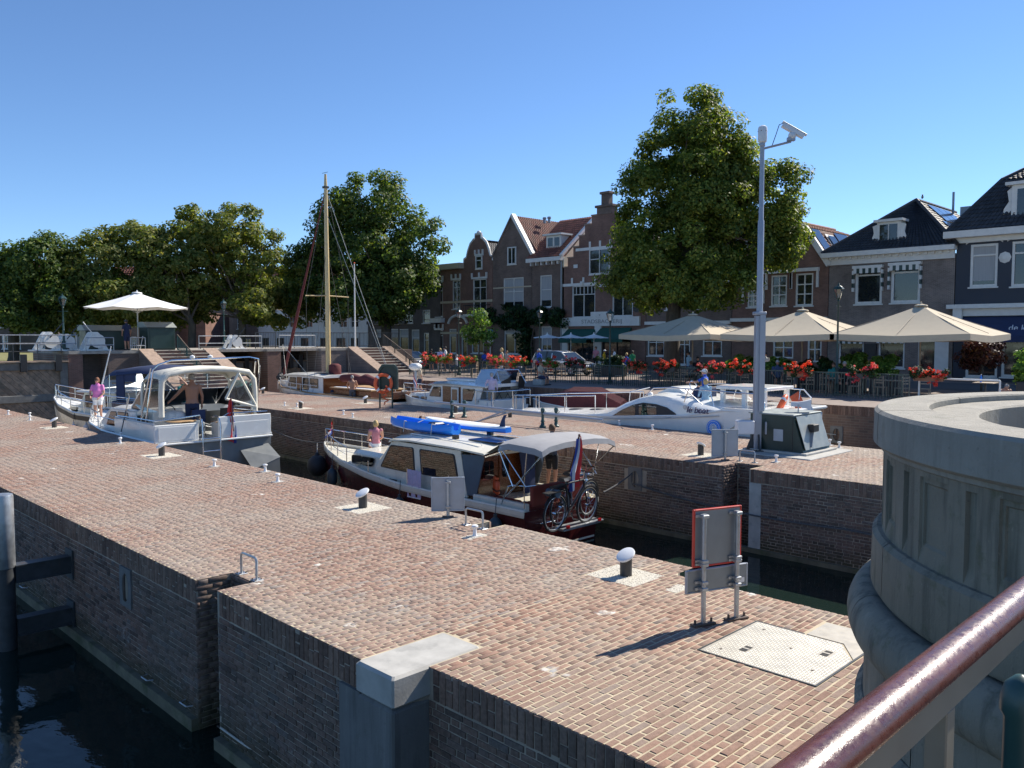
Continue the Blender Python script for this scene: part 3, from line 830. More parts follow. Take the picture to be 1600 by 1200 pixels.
# ================================================================ lock head at the far end (Y = 53)
LZ = 2.6
lh = struct(O('lock_platform', MB().box(16.0, 53.0, 2.42, 25.2, 61, LZ).box(25.2, 53.35, 2.42, 37.6, 61, LZ).box(28.75, 53.0, 2.42, 29.9, 53.35, LZ).box(33.1, 53.0, 2.42, 37.6, 53.35, LZ), 'step_stone'))
def hwall(x0, x1, y0, y1, z0, z1, label, m='brick_brown'):
    t = thing('lock_wall', label, 'wall', (x0, y0, z0))
    O('brickwork', MB().box(0, 0, 0, x1 - x0, y1 - y0, z1 - z0), m, t)
    return t
hwall(15.95, 16.75, 53.04, 60, -3, 2.415, 'narrow brick pier right of the big wooden lock gate', 'brick_red')
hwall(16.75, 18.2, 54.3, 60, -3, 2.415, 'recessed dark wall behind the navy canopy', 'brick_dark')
hwall(18.2, 25.1, 53.04, 60, -3, 2.415, 'brick lock wall under the green cabinet, behind the stairs', 'brick_brown')
hwall(28.8, 29.85, 53.04, 60, -3, 2.415, 'brick pier between the two far lock gates', 'brick_red')
hwall(33.15, 35.3, 53.04, 60, -3, 2.415, 'shaded lock wall behind the wooden mast', 'brick_grey')
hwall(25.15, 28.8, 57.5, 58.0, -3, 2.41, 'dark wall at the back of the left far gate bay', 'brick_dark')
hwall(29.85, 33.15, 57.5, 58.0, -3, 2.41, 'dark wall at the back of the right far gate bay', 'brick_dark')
def gate(x0, x1, y, z0, z1, label, rows=2, diag=1):
    t = thing('lock_gate', label, 'lock gate', ((x0 + x1) / 2, y, z0), 0, 'wooden lock gates')
    w = x1 - x0; h = z1 - z0; a = -w / 2; b = w / 2
    for xx in (a, b - .42): O('stile', MB().bbox(xx, -.1, 0, xx + .42, .3, h, .02), 'gate_beam', t)
    rz = [0, h * .5, h - .42]
    for z in rz: O('rail', MB().bbox(a + .42, -.08, z, b - .42, .28, z + .42, .02), 'gate_beam', t)
    for i in range(2):
        zb, zt = rz[i] + .42, rz[i + 1]
        hh = zt - zb; pw = .36; x = a + .42 - hh
        while x < b - .42:
            # sloping plank clipped to the bay
            P = [(x + (0 if diag > 0 else hh), zb), (x + pw - .015 + (0 if diag > 0 else hh), zb), (x + pw - .015 + (hh if diag > 0 else 0), zt), (x + (hh if diag > 0 else 0), zt)]
            if diag > 0: P = [(p[0], zt + zb - p[1]) for p in P]
            lo, hi = a + .42, b - .42
            def clip(poly, lim, sg):
                out = []
                for k in range(len(poly)):
                    p, q = poly[k], poly[(k + 1) % len(poly)]
                    pi, qi = sg * (p[0] - lim) >= 0, sg * (q[0] - lim) >= 0
                    if pi: out.append(p)
                    if pi != qi:
                        f = (lim - p[0]) / (q[0] - p[0]); out.append((lim, p[1] + f * (q[1] - p[1])))
                return out
            P = clip(P, lo, 1)
            if P: P = clip(P, hi, -1)
            if P and len(P) > 2: O('plank', MB().prism([(p[0], .02 + rnd.uniform(0, .02), p[1]) for p in P], (0, .12, 0)), 'gate_wood', t)
            x += pw
        O('back_board', MB().box(a + .42, .16, zb, b - .42, .2, zt), 'gate_beam', t)
    for z in (h - .5, h * .5 + .1):
        O('strap', MB().box(a, -.13, z, a + 1.0, -.1, z + .22), 'black_paint', t)
    O('walkway', MB().box(a, -.25, h + .02, b, .75, h + .1), 'gate_wood', t)
    for k in range(3):
        x = a + .9 + k * (w - 1.6) / 2
        O('sluice_post', MB().bbox(x, -.28, h - .5, x + .34, -.06, h + .5, .02), 'black_paint', t)
    for k in range(5):
        x = a + .1 + k * (w - .2) / 4
        O('rail_post', MB().box(x - .02, .7, h + .1, x + .02, .74, h + 1.15), 'dark_steel', t)
    O('hand_rail', MB().tube([(a, .72, h + 1.15), (b, .72, h + 1.15)], .025, 6).tube([(a, .72, h + .65), (b, .72, h + .65)], .018, 6), 'dark_steel', t)
    return t
gate(10.7, 15.95, 53.2, -2.6, 1.95, 'large weathered wooden lock gate at the left edge, behind the cream boat')
gate(25.2, 28.75, 55.2, -2.6, 1.6, 'wooden lock gate left of the small brick pier, below the white winch', diag=-1)
gate(29.9, 33.1, 55.2, -2.6, 1.6, 'wooden lock gate right of the small brick pier, behind the leaning spar')
def bigrail(pts, zs, mname, label, r=.03, posts=True, z0=LZ):
    t = thing('tube_railing', label, 'railing', (pts[0][0], pts[0][1], z0))
    ox, oy = pts[0]
    for z in zs: O('rail', MB().tube([(x - ox, y - oy, z) for x, y in pts], r, 8), mname, t, 40)
    if posts:
        for (x, y), (x2, y2) in zip(pts, pts[1:]):
            n = max(1, int(math.hypot(x2 - x, y2 - y) / 1.6))
            for k in range(n + 1):
                X, Y = x + (x2 - x) * k / n - ox, y + (y2 - y) * k / n - oy
                O('post', MB().tube([(X, Y, 0), (X, Y, max(zs))], r * .9, 8), mname, t, 40)
    return t
bigrail([(9, 53.9), (16.7, 53.9)], (.95, .45), 'galvanised', 'pale double tube railing over the big gate at the left edge')
bigrail([(17.0, 53.2), (18.6, 53.2)], (.8, .35), 'galvanised', 'short tube railing in front of the right white winch')
bigrail([(19.6, 53.2), (20.5, 53.2)], (.8, .3), 'galvanised', 'short tube railing right of the man on the platform')
bigrail([(24.6, 54.6), (29.2, 54.6)], (.9, .4), 'galvanised', 'pale tube railing beside the small white winch')
bigrail([(30.6, 54.6), (33.6, 54.6)], (.95, .1), 'galvanised', 'pale tube railing right of the small brick pier')
def bars(p, q, z0, z1, h, label, step=.13, mname='dark_steel', top='dark_steel', cat='railing'):
    t = thing('bar_railing', label, cat, (p[0], p[1], z0))
    P = Vector((0, 0, 0)); Q = Vector((q[0] - p[0], q[1] - p[1], z1 - z0)); n = int((Q - P).length / step)
    up = Vector((0, 0, h))
    O('top_rail', MB().beam(P + up, Q + up, .05, .05), top, t)
    O('bottom_rail', MB().beam(P + Vector((0, 0, .12)), Q + Vector((0, 0, .12)), .03, .03), mname, t)
    me = None
    for i in range(n + 1):
        a = P.lerp(Q, i / n); w = .028 if i % 12 == 0 else .011
        if me is None or True:
            b = O('bar', MB().box(a.x - w, a.y - w, a.z, a.x + w, a.y + w, a.z + h), mname, t)
    return t
bars((28.9, 54.9), (36.2, 54.9), LZ, LZ, 1.15, 'dark bar railing on the platform below the big round tree')
bars((36.2, 54.9), (41.6, 54.9), LZ, LZ, 1.15, 'dark bar railing on the platform right of the flagpole')
bars((22.5, 53.1), (22.5, 48.6), LZ, .25, 1.0, 'green sloping railing down the middle of the left stairs', mname='lamp_green', top='rust_steel')
bars((38.9, 53.2), (38.9, 49.4), LZ, .8, 1.0, 'sloping railing with brown handrail on the right stairs', top='rust_steel')
def stairs(x0, x1, ytop, ybot, z0, z1, n, label, sw=.85):
    t = thing('brick_stairs', label, 'stairs', ((x0 + x1) / 2, ybot, z0))
    cx = (x0 + x1) / 2; a, b = x0 - cx, x1 - cx; run = (ytop - ybot) / n; rise = (z1 - z0) / n
    for i in range(n):
        O('step', MB().bbox(a + sw, i * run, i * rise - .4 if i else 0, b - sw, (i + 1) * run + .25, (i + 1) * rise - .05, .01), 'brick_red', t)
        O('tread', MB().bbox(a + sw, i * run - .03, (i + 1) * rise - .05, b - sw, (i + 1) * run + .02, (i + 1) * rise, .012), 'step_stone', t)
    L = ytop - ybot
    for x in (a, b - sw):
        s_ = O('stringer', MB().prism([(x, -.3, 0), (x, L, 0), (x, L, z1 - z0 + .02), (x, L - .1, z1 - z0 + .02), (x, -.3, .12)], (sw, 0, 0)), 'brick_grey', t)
        O('stringer_coping', MB().beam((x + sw / 2, -.32, .14), (x + sw / 2, L - .05, z1 - z0 + .06), sw + .03, .08), 'stringer', s_)
    return t
stairs(20.0, 25.0, 53.0, 47.3, 0, LZ, 13, 'wide brick stairs from the far pier up to the lock platform')
stairs(35.4, 39.4, 53.0, 49.4, .8, LZ, 9, 'narrower stairs from the quay up to the platform, behind the lifebuoy')
O('wall_below_stairs', MB().box(35.35, 49.2, -3, 37.6, 60, .8).box(35.3, 53.05, .8, 41.6, 60, 2.415), 'brick_brown', tag(thing('stair_base', 'brick base under the narrow quay stairs', 'wall', (0, 0, 0))))
# white winches
def winch(x, y, label, s=1., lever=1):
    t = thing('gate_winch', label, 'winch', (x, y, LZ), 0, 'white lock gate winches'); t.scale = (s, s, s)
    for sg in (-.42, .42):
        f = O('side_frame', MB().prism([(-.75, sg - .05, 0), (-.5, sg - .05, 0), (-.12, sg - .05, .72), (.12, sg - .05, .72), (.5, sg - .05, 0), (.75, sg - .05, 0), (.22, sg - .05, 1.05), (.12, sg - .05, 1.15), (-.12, sg - .05, 1.15), (-.22, sg - .05, 1.05)], (0, .1, 0)), 'white_paint', t)
    O('base_plate', MB().bbox(-.9, -.6, 0, .9, .6, .08, .01), 'white_paint', t)
    mb = MB(); mb.lathe([(.001, -.36), (.3, -.36), (.3, -.3), (.14, -.28), (.14, .28), (.3, .3), (.3, .36), (.001, .36)], 18); mb.xf(Matrix.Translation((0, 0, .75)) @ Matrix.Rotation(R(90), 4, 'X'))
    O('drum', mb, 'white_paint', t, 40)
    mb = MB(); mb.lathe([(.001, -.04), (.42, -.04), (.42, .04), (.001, .04)], 22); mb.xf(Matrix.Translation((.1, -.5, .6)) @ Matrix.Rotation(R(90), 4, 'X'))
    O('gear_wheel', mb, 'white_paint', t, 40)
    O('lever', MB().tube([(0, -.55, .8), (-.75 * lever, -.6, 1.75)], .03, 8), 'white_paint' if lever > 0 else 'dark_steel', t)
    return t
winch(15.3, 54.6, 'white winch at far left with two frames below the green lamp post', lever=-1)
winch(16.55, 55.6, 'white winch frame just behind the far left winch', .9, -1)
winch(17.75, 54.2, 'white winch with long raised lever left of the platform man')
winch(26.7, 53.9, 'small white winch on the platform right of the stairs', .85, -1)
# green cabinets with sloped lids, white parasol, lamp posts, flagpole
def cabinet(x0, x1, y0, y1, h, label):
    t = thing('control_cabinet', label, 'cabinet', ((x0 + x1) / 2, (y0 + y1) / 2, LZ), 0, 'green cabinets on the platform')
    a, b = (x1 - x0) / 2, (y1 - y0) / 2
    O('body', MB().bbox(-a, -b, 0, a, b, h, .03), 'cabinet_green', t)
    O('lid', MB().prism([(-a - .08, -b - .1, h), (-a - .08, b + .1, h), (-a - .08, b + .1, h + .35), (-a - .08, -b * .2, h + .35)], (2 * a + .16, 0, 0)), 'cabinet_lid', t)
    O('door', MB().bbox(-a + .12, -b - .03, .1, a - .12, -b - .003, h - .12, .01), 'green_paint', t)
    return t
cabinet(17.9, 20.5, 56.0, 57.2, 1.25, 'dark green cabinet with open hatch left of the parasol pole')
cabinet(20.75, 22.5, 53.4, 54.8, 1.45, 'large dark green cabinet under the white parasol, at the stair top')
def parasol(x, y, z, hp, he, half, label, mname, group=None, sides=4, rot=0., val=.0, ribs=8, polemat='white_paint'):
    t = thing('parasol', label, 'parasol', (x, y, z), rot, group)
    n = sides; mb = MB(); N = 10
    corner = [(half * math.sqrt(2) * math.cos(R(45) + k * math.pi / 2), half * math.sqrt(2) * math.sin(R(45) + k * math.pi / 2)) for k in range(4)] if sides == 4 else [(half * math.cos(2 * math.pi * k / n), half * math.sin(2 * math.pi * k / n)) for k in range(n)]
    edge = []
    for k in range(n):
        a, b = corner[k], corner[(k + 1) % n]; m = 4
        for j in range(m): edge.append((a[0] + (b[0] - a[0]) * j / m, a[1] + (b[1] - a[1]) * j / m, abs(j / m - .5) * 2))
    rings = []
    for i in range(N + 1):
        f = max(i / N, .03)
        rings.append([(ex * f, ey * f, he + (hp - he) * (1 - f) - .10 * f * (1 - f) * (hp - he) * 2 * (1) + (1 - c) * (-.10 * f * half / 3) + (.0 if f < .98 else 0)) for ex, ey, c in edge])
    k = len(mb.v); mb.loft(rings, 0, caps=False)
    top = O('canopy', mb, mname, t, 25)
    if val:
        for k in range(n):
            seg = [edge[(k * 4 + j) % len(edge)] for j in range(5)]; vb = MB(); row = []
            for ex, ey, c in seg: row.append((ex * 1.002, ey * 1.002, he + (1 - c) * (-.10 * half / 3)))
            vb.loft([row, [(p[0], p[1], p[2] - val + (.03 if i in (0, 4) else 0)) for i, p in enumerate(row)]], 0, caps=False, closed=False)
            O('valance', vb, mname, t)
    O('cap', MB().lathe([(.001, hp + .16), (.03, hp + .15), (.05, hp + .05), (half * .09, hp + .0), (half * .1, hp - .06)], 12), mname, t, 40)
    O('pole', MB().tube([(0, 0, 0), (0, 0, hp - .05)], .04 if half > 1.6 else .025, 10), polemat, t, 40)
    hub = he - .1 if half < 2 else he - .35
    for k in range(ribs):
        a = 2 * math.pi * k / ribs + (R(45) if sides == 4 else 0); rr = half * (1.38 if sides == 4 and k % (ribs // 4 if ribs >= 4 else 1) == 0 else .96)
        O('rib', MB().tube([(0, 0, hp - .1), (rr * math.cos(a), rr * math.sin(a), he + .02)], .012, 5), polemat, t)
        O('strut', MB().tube([(0, 0, hub), (rr * .5 * math.cos(a), rr * .5 * math.sin(a), he + (hp - he) * .45)], .012, 5), polemat, t)
    return t
parasol(20.9, 55.4, LZ, 3.72, 2.72, 3.3, 'large white parasol over the green cabinets on the lock platform', 'canvas_white', sides=8)
def lamp(x, y, z, h, label, m='lamp_green'):
    t = thing('street_lamp', label, 'street lamp', (x, y, z), 0, 'old-fashioned lantern posts')
    O('post', MB().lathe([(.16, 0), (.16, .12), (.11, .16), (.10, .5), (.12, .55), (.075, .62), (.06, 1.2), (.075, 1.25), (.05, 1.3), (.04, h - .75), (.06, h - .72), (.035, h - .66)], 12), m, t, 40)
    ln = O('lantern', MB().lathe([(.03, h - .66), (.10, h - .62), (.11, h - .6)], 6).lathe([(.23, h - .2), (.25, h - .18), (.17, h - .08), (.07, h - .02), (.05, h + .04), (.02, h + .06), (.025, h + .1), (.001, h + .14)], 6), m, t)
    O('pane', MB().lathe([(.10, h - .6), (.21, h - .2)], 6), 'lamp_glass', ln)
    for k in range(6):
        a = k * math.pi / 3
        O('bar', MB().tube([(.105 * math.cos(a), .105 * math.sin(a), h - .6), (.225 * math.cos(a), .225 * math.sin(a), h - .2)], .012, 4), m, ln)
    O('ladder_bar', MB().tube([(-.28, 0, h - .95), (.28, 0, h - .95)], .015, 6), m, t)
    return t
lamp(16.3, 54.9, LZ, 3.35, 'green lantern post between the white winches at far left')
lamp(26.5, 54.8, LZ, 3.35, 'green lantern post behind the small white winch, under the yellowish tree')
t = thing('flagpole', 'slim white flagpole on the platform right of the wooden mast', 'flagpole', (36.3, 53.3, LZ))
O('shaft', MB().tube([(0, 0, 0), (0, 0, 3.2), (0, 0, 6.4)], [.07, .055, .035], 10), 'white_paint', t, 40)
O('tip', MB().ball((0, 0, 6.46), .06), 'orange_buoy', t, 40)
t = thing('hand_lever', 'thin pale hand lever standing in front of the green cabinet', 'lever', (20.2, 53.3, LZ)); O('rod', MB().tube([(0, 0, 0), (.2, 0, .9)], .02, 6), 'white_paint', t)

# ================================================================ steel pile at the left edge
t = thing('mooring_pile', 'tall steel mooring pile at the left photo edge tied to the wall by beams', 'pile', (3.93, 16.95, -3.2))
O('pipe', MB().lathe([(.16, 0), (.16, 2.5), (.16, 2.52)], 24), 'dark_steel', t, 40)
O('sleeve', MB().lathe([(.165, 2.5), (.175, 2.52), (.175, 3.8), (.165, 3.84), (.14, 3.85), (.001, 3.85)], 24), 'galvanised', t, 40)
for z in (1.38, 2.37):
    bm_ = O('beam', MB().beam((.15, .0, z), (1.08, 0, z), .2, .28).beam((.15, 0, z + .15), (1.08, 0, z + .15), .26, .025).beam((.15, 0, z - .15), (1.08, 0, z - .15), .26, .025), 'dark_steel', t)
    O('wall_plate', MB().box(1.065, -.2, z - .28, 1.095, .2, z + .28), 'dark_steel', bm_)
# ================================================================ bollards
def bollard(x, y, label, turn=0., big=True, z=0):
    t = thing('mooring_bollard', label, 'bollard', (x, y, z), turn, 'slanted white-topped bollards')
    r_ = .088; mb = MB(); N = 20; rings = [[], []]
    for j in range(N):
        a = 2 * math.pi * j / N; c, s_ = math.cos(a), math.sin(a)
        rings[0].append((r_ * c, r_ * s_, -.02)); rings[1].append((r_ * c, r_ * s_, .265 + .55 * r_ * c))
    mb.loft(rings); O('pipe', mb, 'bollard_black', t, 40)
    mb = MB(); M = Matrix.Translation((0, 0, .285)) @ Matrix.Rotation(-math.atan(.55), 4, 'Y')
    for zz, rr in ((0, .125), (.018, .14), (.04, .135), (.05, .11), (.052, .001)): rings.append([(M @ Vector((rr * math.cos(2 * math.pi * j / 24) * 1.12, rr * math.sin(2 * math.pi * j / 24) * .95, zz))) for j in range(24)])
    mb.loft(rings[2:]); O('disc', mb, 'bollard_white', t, 40)
    return t
for (x, y), lb in zip(BOLL, ('second bollard from the right on the near pier, beside the maroon boat bow', 'nearest white-topped bollard on the near pier, left of the red sign', 'white-topped bollard in front of the white cruiser stern', 'farthest white-topped bollard on the near pier, left of the pink shirt')):
    bollard(x, y, 'slanted ' + lb if 'second' in lb else lb)
for (x, y, tn, lb) in ((21.01, 13.15, 3.14, 'dark-backed bollard on gravel left of the small blue sign, far pier'), (24.73, 28.37, 3.14, 'bollard behind the blue kayak on the far pier'), (20.96, 35.44, 3.14, 'dark-backed bollard above the white cruiser flag'), (24.96, 35.77, 0., 'white-topped bollard left of the lifebuoy stand'), (24.73, 46.16, 0., 'white-topped bollard at the foot of the wide stairs'), (25.02, 25.14, 0., 'white-topped bollard by the bow of the big white hire boat')):
    bollard(x, y, lb, tn)
def cleat(x, y, label, z=0):
    t = thing('mooring_pin', label, 'mooring pin', (x, y, z), 0, 'small mushroom mooring pins')
    O('pin', MB().lathe([(.05, 0), (.035, .04), (.03, .13), (.055, .16), (.062, .18), (.05, .2), (.001, .207)], 12), 'bollard_white', t, 40)
    O('foot', MB().bbox(-.13, -.09, -.004, .13, .09, .012, .004), 'concrete', t)
for x, y, lb in ((10.04, 41.76, 'tiny mooring pin at far left of the near pier'), (9.98, 38.27, 'mooring pin left of the farthest near-pier bollard'), (10.4, 39.88, 'mooring pin at the pier edge by the cream bow'), (9.89, 27.95, 'mooring pin in the shadow of the white cruiser'), (10.45, 29.44, 'mooring pin with rope beside the white cruiser hull'), (9.91, 21.21, 'mooring pin below the white cruiser ladder'), (10.45, 19.46, 'mooring pin at the edge below the grey swim platform'), (9.93, 17.89, 'mooring pin left of the round black fender'), (9.63, 10.55, 'mooring pin next to the grab rail by the maroon boat'), (21.1, 37.2, 'mooring pin on the far pier near the dark-backed bollard'), (21.2, 36.2, 'mooring pin just right of it on the far pier, above the wall niche'), (20.6, 31.22, 'mooring pin above the small bow flag'), (20.1, 29.76, 'mooring pin at the far pier edge right of the bow flag'), (21.13, 21.29, 'mooring pin below the fallen pale barrier'), (25.8, 19.83, 'mooring pin beside the hire boat window'), (25.4, 17.99, 'mooring pin beside the hire boat hull, nearer the round blue emblem'), (21.31, 10.92, 'mooring pin right of the mast foot on the far pier'), (25.4, 10.92, 'mooring pin right of the green cabinet'), (25.8, 11.4, 'thin mooring pin just behind the one right of the cabinet')):
    cleat(x, y, lb)

# ================================================================ signs
t = thing('traffic_sign', 'red-rimmed rectangular sign seen from behind on two grey posts', 'sign', (8.82, 5.22, 0), math.atan2(-.18, .47))
W2 = .25
for sx in (-W2, W2):
    O('post', MB().tube([(sx, 0, 0), (sx, 0, 1.36)], .03, 14), 'galvanised', t, 40)
    b_ = O('base_plate', MB().bbox(sx - .16, -.05, .003, sx + .16, .05, .03, .006), 'rust_steel', t)
    for q in (-.12, .12): O('bolt', MB().lathe([(.016, .03), (.016, .075), (.001, .08)], 6, (sx + q, 0, 0)), 'rust_steel', b_)
    for z in (.42, .5, .72, .76, 1.31):
        O('clamp', MB().bbox(sx - .045, -.04, z, sx + .045, .045, z + .045, .008).box(sx - .1, .03, z + .008, sx + .045, .05, z + .038), 'galvanised', t)
pn = MB().bbox(-.36, .055, .71, .34, .075, 1.40, .008)
O('panel', pn, 'sign_grey', t)
fr = MB()
for a in ((-.37, .048, .70, -.345, .085, 1.41), (.325, .048, .70, .35, .085, 1.41), (-.345, .048, .70, .325, .085, .722), (-.345, .048, 1.388, .325, .085, 1.41)): fr.bbox(*a, .006)
O('red_rim', fr, 'red_paint', t)
O('lower_panel', MB().bbox(-.45, .055, .40, .44, .07, .66, .008), 'sign_grey', t)
fr = MB()
for a in ((-.47, .046, .385, -.445, .082, .675), (.435, .046, .385, .46, .082, .675), (-.445, .046, .385, .435, .082, .405), (-.445, .046, .655, .435, .082, .675)): fr.bbox(*a, .007)
O('lower_rim', fr, 'sign_back', t)
O('sticker', MB().box(.33, .052, .44, .41, .0545, .5), 'flag_white', t)
def small_sign(x, y, rz, h0, h1, w, label):
    t = thing('mooring_sign', label, 'sign', (x, y, 0), rz)
    O('post', MB().tube([(0, 0, 0), (0, 0, h1 - .03)], .032, 12), 'galvanised', t, 40)
    O('base_plate', MB().bbox(-.11, -.05, .003, .11, .05, .025, .006), 'rust_steel', t)
    O('panel', MB().bbox(-w / 2, .04, h0, w / 2, .06, h1, .008), 'sign_back', t)
    fr = MB()
    for a in ((-w / 2 - .012, .03, h0 - .012, -w / 2 + .015, .068, h1 + .012), (w / 2 - .015, .03, h0 - .012, w / 2 + .012, .068, h1 + .012), (-w / 2 + .015, .03, h0 - .012, w / 2 - .015, .068, h0 + .015), (-w / 2 + .015, .03, h1 - .015, w / 2 - .015, .068, h1 + .012)): fr.bbox(*a, .006)
    O('rim', fr, 'sign_back', t)
    for z in (h0 + .06, h1 - .1): O('clamp', MB().bbox(-.05, -.04, z, .05, .04, z + .04, .006), 'galvanised', t)
    return t
small_sign(10.3, 12.05, R(-38), .12, .76, .62, 'plain blue-grey sign seen from behind in front of the maroon boat')
small_sign(20.62, 12.11, R(-40), .12, .86, .74, 'small blue-grey sign from behind beside the camera mast foot')

# ================================================================ steel hatch in the pavement
t = thing('floor_hatch', 'pale chequer-plate steel hatch set into the near pier paving', 'hatch', (8.5, 4.2, 0))
def plate(poly, z=.006): return MB().prism([(x - 8.5, y - 4.2, -.03) for x, y in poly], (0, 0, .03 + z))
P1 = [(7.87, 3.57), (8.75, 3.57), (9.15, 3.85), (9.15, 4.9), (7.87, 4.9)]
pl_ = O('plate', plate(P1), 'plate_steel', t)
O('plate', plate([(8.79, 3.57), (9.72, 3.57), (9.72, 4.28), (9.18, 4.28), (9.18, 3.84)]), 'plate_steel', t)
fr = MB()
for a in ((7.845, 3.545, 7.866, 4.925), (7.866, 4.904, 9.172, 4.925), (7.866, 3.545, 9.74, 3.566), (9.154, 4.3, 9.174, 4.904)): fr.box(a[0] - 8.5, a[1] - 4.2, -.03, a[2] - 8.5, a[3] - 4.2, .008)
O('frame', fr, 'dark_steel', t)
V = []; F = []
def inside(x, y): return 7.88 < x < 9.14 and 3.58 < y < 4.89 and not (y < 3.9 and (x - 8.72) * .28 > (y - 3.57) * .4)
i = 0
for a in np.arange(7.89, 9.13, .034):
    j = 0
    for b in np.arange(3.6, 4.88, .034):
        if inside(a, b) and not any(abs(a - cx_) < .1 and abs(b - cy_) < .06 for cx_, cy_ in ((8.25, 4.55), (8.75, 3.85))):
            sgn = 1 if (i + j) % 2 else -1; k = len(V); x, y = a - 8.5, b - 4.2
            u = (.0135, .0135 * sgn); w_ = (-.006 * sgn, .006)
            V += [(x - u[0], y - u[1], .0062), (x + w_[0], y + w_[1], .0062), (x + u[0], y + u[1], .0062), (x - w_[0], y - w_[1], .0062), (x, y, .0125)]
            F += [(k, k + 1, k + 4), (k + 1, k + 2, k + 4), (k + 2, k + 3, k + 4), (k + 3, k, k + 4)]
        j += 1
    i += 1
o = npmesh('tread_lugs', V, F, 'lug_steel', t); o['kind'] = 'stuff'
for x, y in ((8.25, 4.55), (8.75, 3.85)):
    hs = O('lift_slot', MB().box(x - 8.585, y - 4.24, .006, x - 8.415, y - 4.16, .009), 'interior_dark', t)
    O('slot_bar', MB().box(x - 8.515, y - 4.24, .009, x - 8.485, y - 4.16, .013), 'plate_steel', hs)
for x, y in ((8.05, 4.75), (8.95, 4.7), (8.2, 3.75), (8.62, 4.2)):
    O('screw', MB().lathe([(.02, .0062), (.02, .009), (.001, .01)], 10, (x - 8.5, y - 4.2, 0)), 'rust_steel', t)

# ================================================================ camera mast, control cabinet, horn
t = thing('camera_mast', 'tall grey camera mast on the far pier with angled security camera', 'mast', (22.93, 12.38, .03), R(-45))
O('base_flange', MB().bbox(-.35, -.35, 0, .35, .35, .03, .01), 'dark_steel', t)
for k in range(4):
    a = k * math.pi / 2
    m_ = MB().prism([(.13, -.02, .03), (.34, -.02, .03), (.16, -.02, .5), (.13, -.02, .5)], (0, .04, 0)); m_.xf(Matrix.Rotation(a, 4, 'Z')); O('gusset', m_, 'dark_steel', t)
O('lower_column', MB().bbox(-.125, -.125, .03, .125, .125, 4.1, .03), 'pole_grey', t)
O('column_rib', MB().box(-.02, -.165, 1.2, .145, -.126, 4.1), 'pole_grey', t)
O('collar', MB().bbox(-.17, -.17, 4.1, .17, .17, 4.2, .02), 'pole_grey', t)
O('upper_tube', MB().lathe([(.095, 4.2), (.092, 6.9), (.072, 6.95), (.066, 9.1), (.085, 9.12), (.085, 9.2), (.001, 9.21)], 16), 'pole_grey', t, 40)
O('arm', MB().tube([(.05, 0, 9.05), (.85, 0, 9.25)], .035, 8), 'pole_grey', t)
O('arm_bracket', MB().cbox(.85, 0, 9.32, .22, .14, .1), 'pole_grey', t)
dm = O('dome_housing', MB().lathe([(.06, 9.2), (.12, 9.24), (.135, 9.3), (.135, 9.62), (.12, 9.68), (.06, 9.72), (.001, 9.73)], 18), 'camera_white', t, 40)
for k in range(6):
    a = k * math.pi / 3
    O('rivet', MB().ball((.136 * math.cos(a), .136 * math.sin(a), 9.55), .014, 6, 4), 'dark_steel', dm)
cm = MB().bbox(-.5, -.11, -.09, .45, .11, .09, .02).bbox(-.55, -.13, .09, .52, .13, .115, .01)
cm.xf(Matrix.Translation((.92, 0, 9.56)) @ Matrix.Rotation(R(32), 4, 'Y') @ Matrix.Rotation(R(-8), 4, 'Z') @ Matrix.Scale(.76, 4))
O('security_camera', cm, 'camera_white', t)
O('camera_joint', MB().ball((.88, 0, 9.42), .12, 10, 7), 'camera_white', t, 40)
O('cable', MB().tube([(.3, .02, 9.15), (.42, .03, 9.5), (.5, .03, 9.75), (.62, .03, 9.8)], .012, 6), 'rubber', t)
O('junction_box', MB().bbox(-.75, -.55, .55, -.25, -.2, .95, .02), 'camera_white', t)
O('junction_box', MB().bbox(.16, -.25, .5, .75, .15, .9, .02), 'pole_grey', t)
t = thing('control_cabinet', 'dark green sloped control cabinet with loudspeaker at the foot of the camera mast', 'cabinet', (23.75, 11.85, .03), 0)
# local: long side along Y seen from -X; sloped end to -Y
cb = MB().prism([(-.85, .75, 0), (-.85, -.98, 0), (-.85, -.62, 1.12), (-.85, .75, 1.12)], (1.75, 0, 0)); O('body', cb, 'cabinet_green', t)
O('plinth', MB().bbox(-1.0, -1.12, 0, 1.05, .9, .06, .01), 'concrete', t)
O('top_cover', MB().bbox(-.9, -.66, 1.12, .95, .8, 1.16, .01), 'cabinet_lid', t)
so = O('sloped_front', MB().prism([(-.78, -1.0, .14), (-.78, -.985, .14), (-.78, -.67, 1.1), (-.78, -.685, 1.1)], (1.6, 0, 0)), 'cabinet_lid', t)
O('lock_box', MB().bbox(-.25, -.98, .62, .1, -.78, .85, .02), 'black_paint', so)
O('lock_bar', MB().beam((-.45, -.99, .2), (-.1, -.87, .68), .08, .03), 'sign_grey', so)
O('label_plate', MB().box(-.866, -.32, .35, -.855, -.02, .7), 'sign_back', t)
O('seam', MB().box(-.858, -.62, .04, -.851, -.605, 1.08), 'black_paint', t)
t = thing('horn_loudspeaker', 'pale grey horn loudspeaker on top of the green cabinet', 'loudspeaker', (23.9, 11.45, 1.19), R(-65))
h_ = MB().loft([[(x, c * w, .24 + s_ * w * .8) for c, s_ in ((1, 1), (-1, 1), (-1, -1), (1, -1))] for x, w in ((-.32, .06), (-.3, .085), (-.1, .085), (-.08, .09), (.12, .14), (.25, .19), (.27, .2))], 0); O('horn', h_, 'camera_white', t)
O('mouth', MB().box(.271, -.17, .1, .276, .17, .38), 'sign_grey', t)
O('bracket', MB().tube([(-.1, .1, 0), (-.1, .1, .24)], .02, 6).tube([(-.1, -.1, 0), (-.1, -.1, .24)], .02, 6), 'galvanised', t)

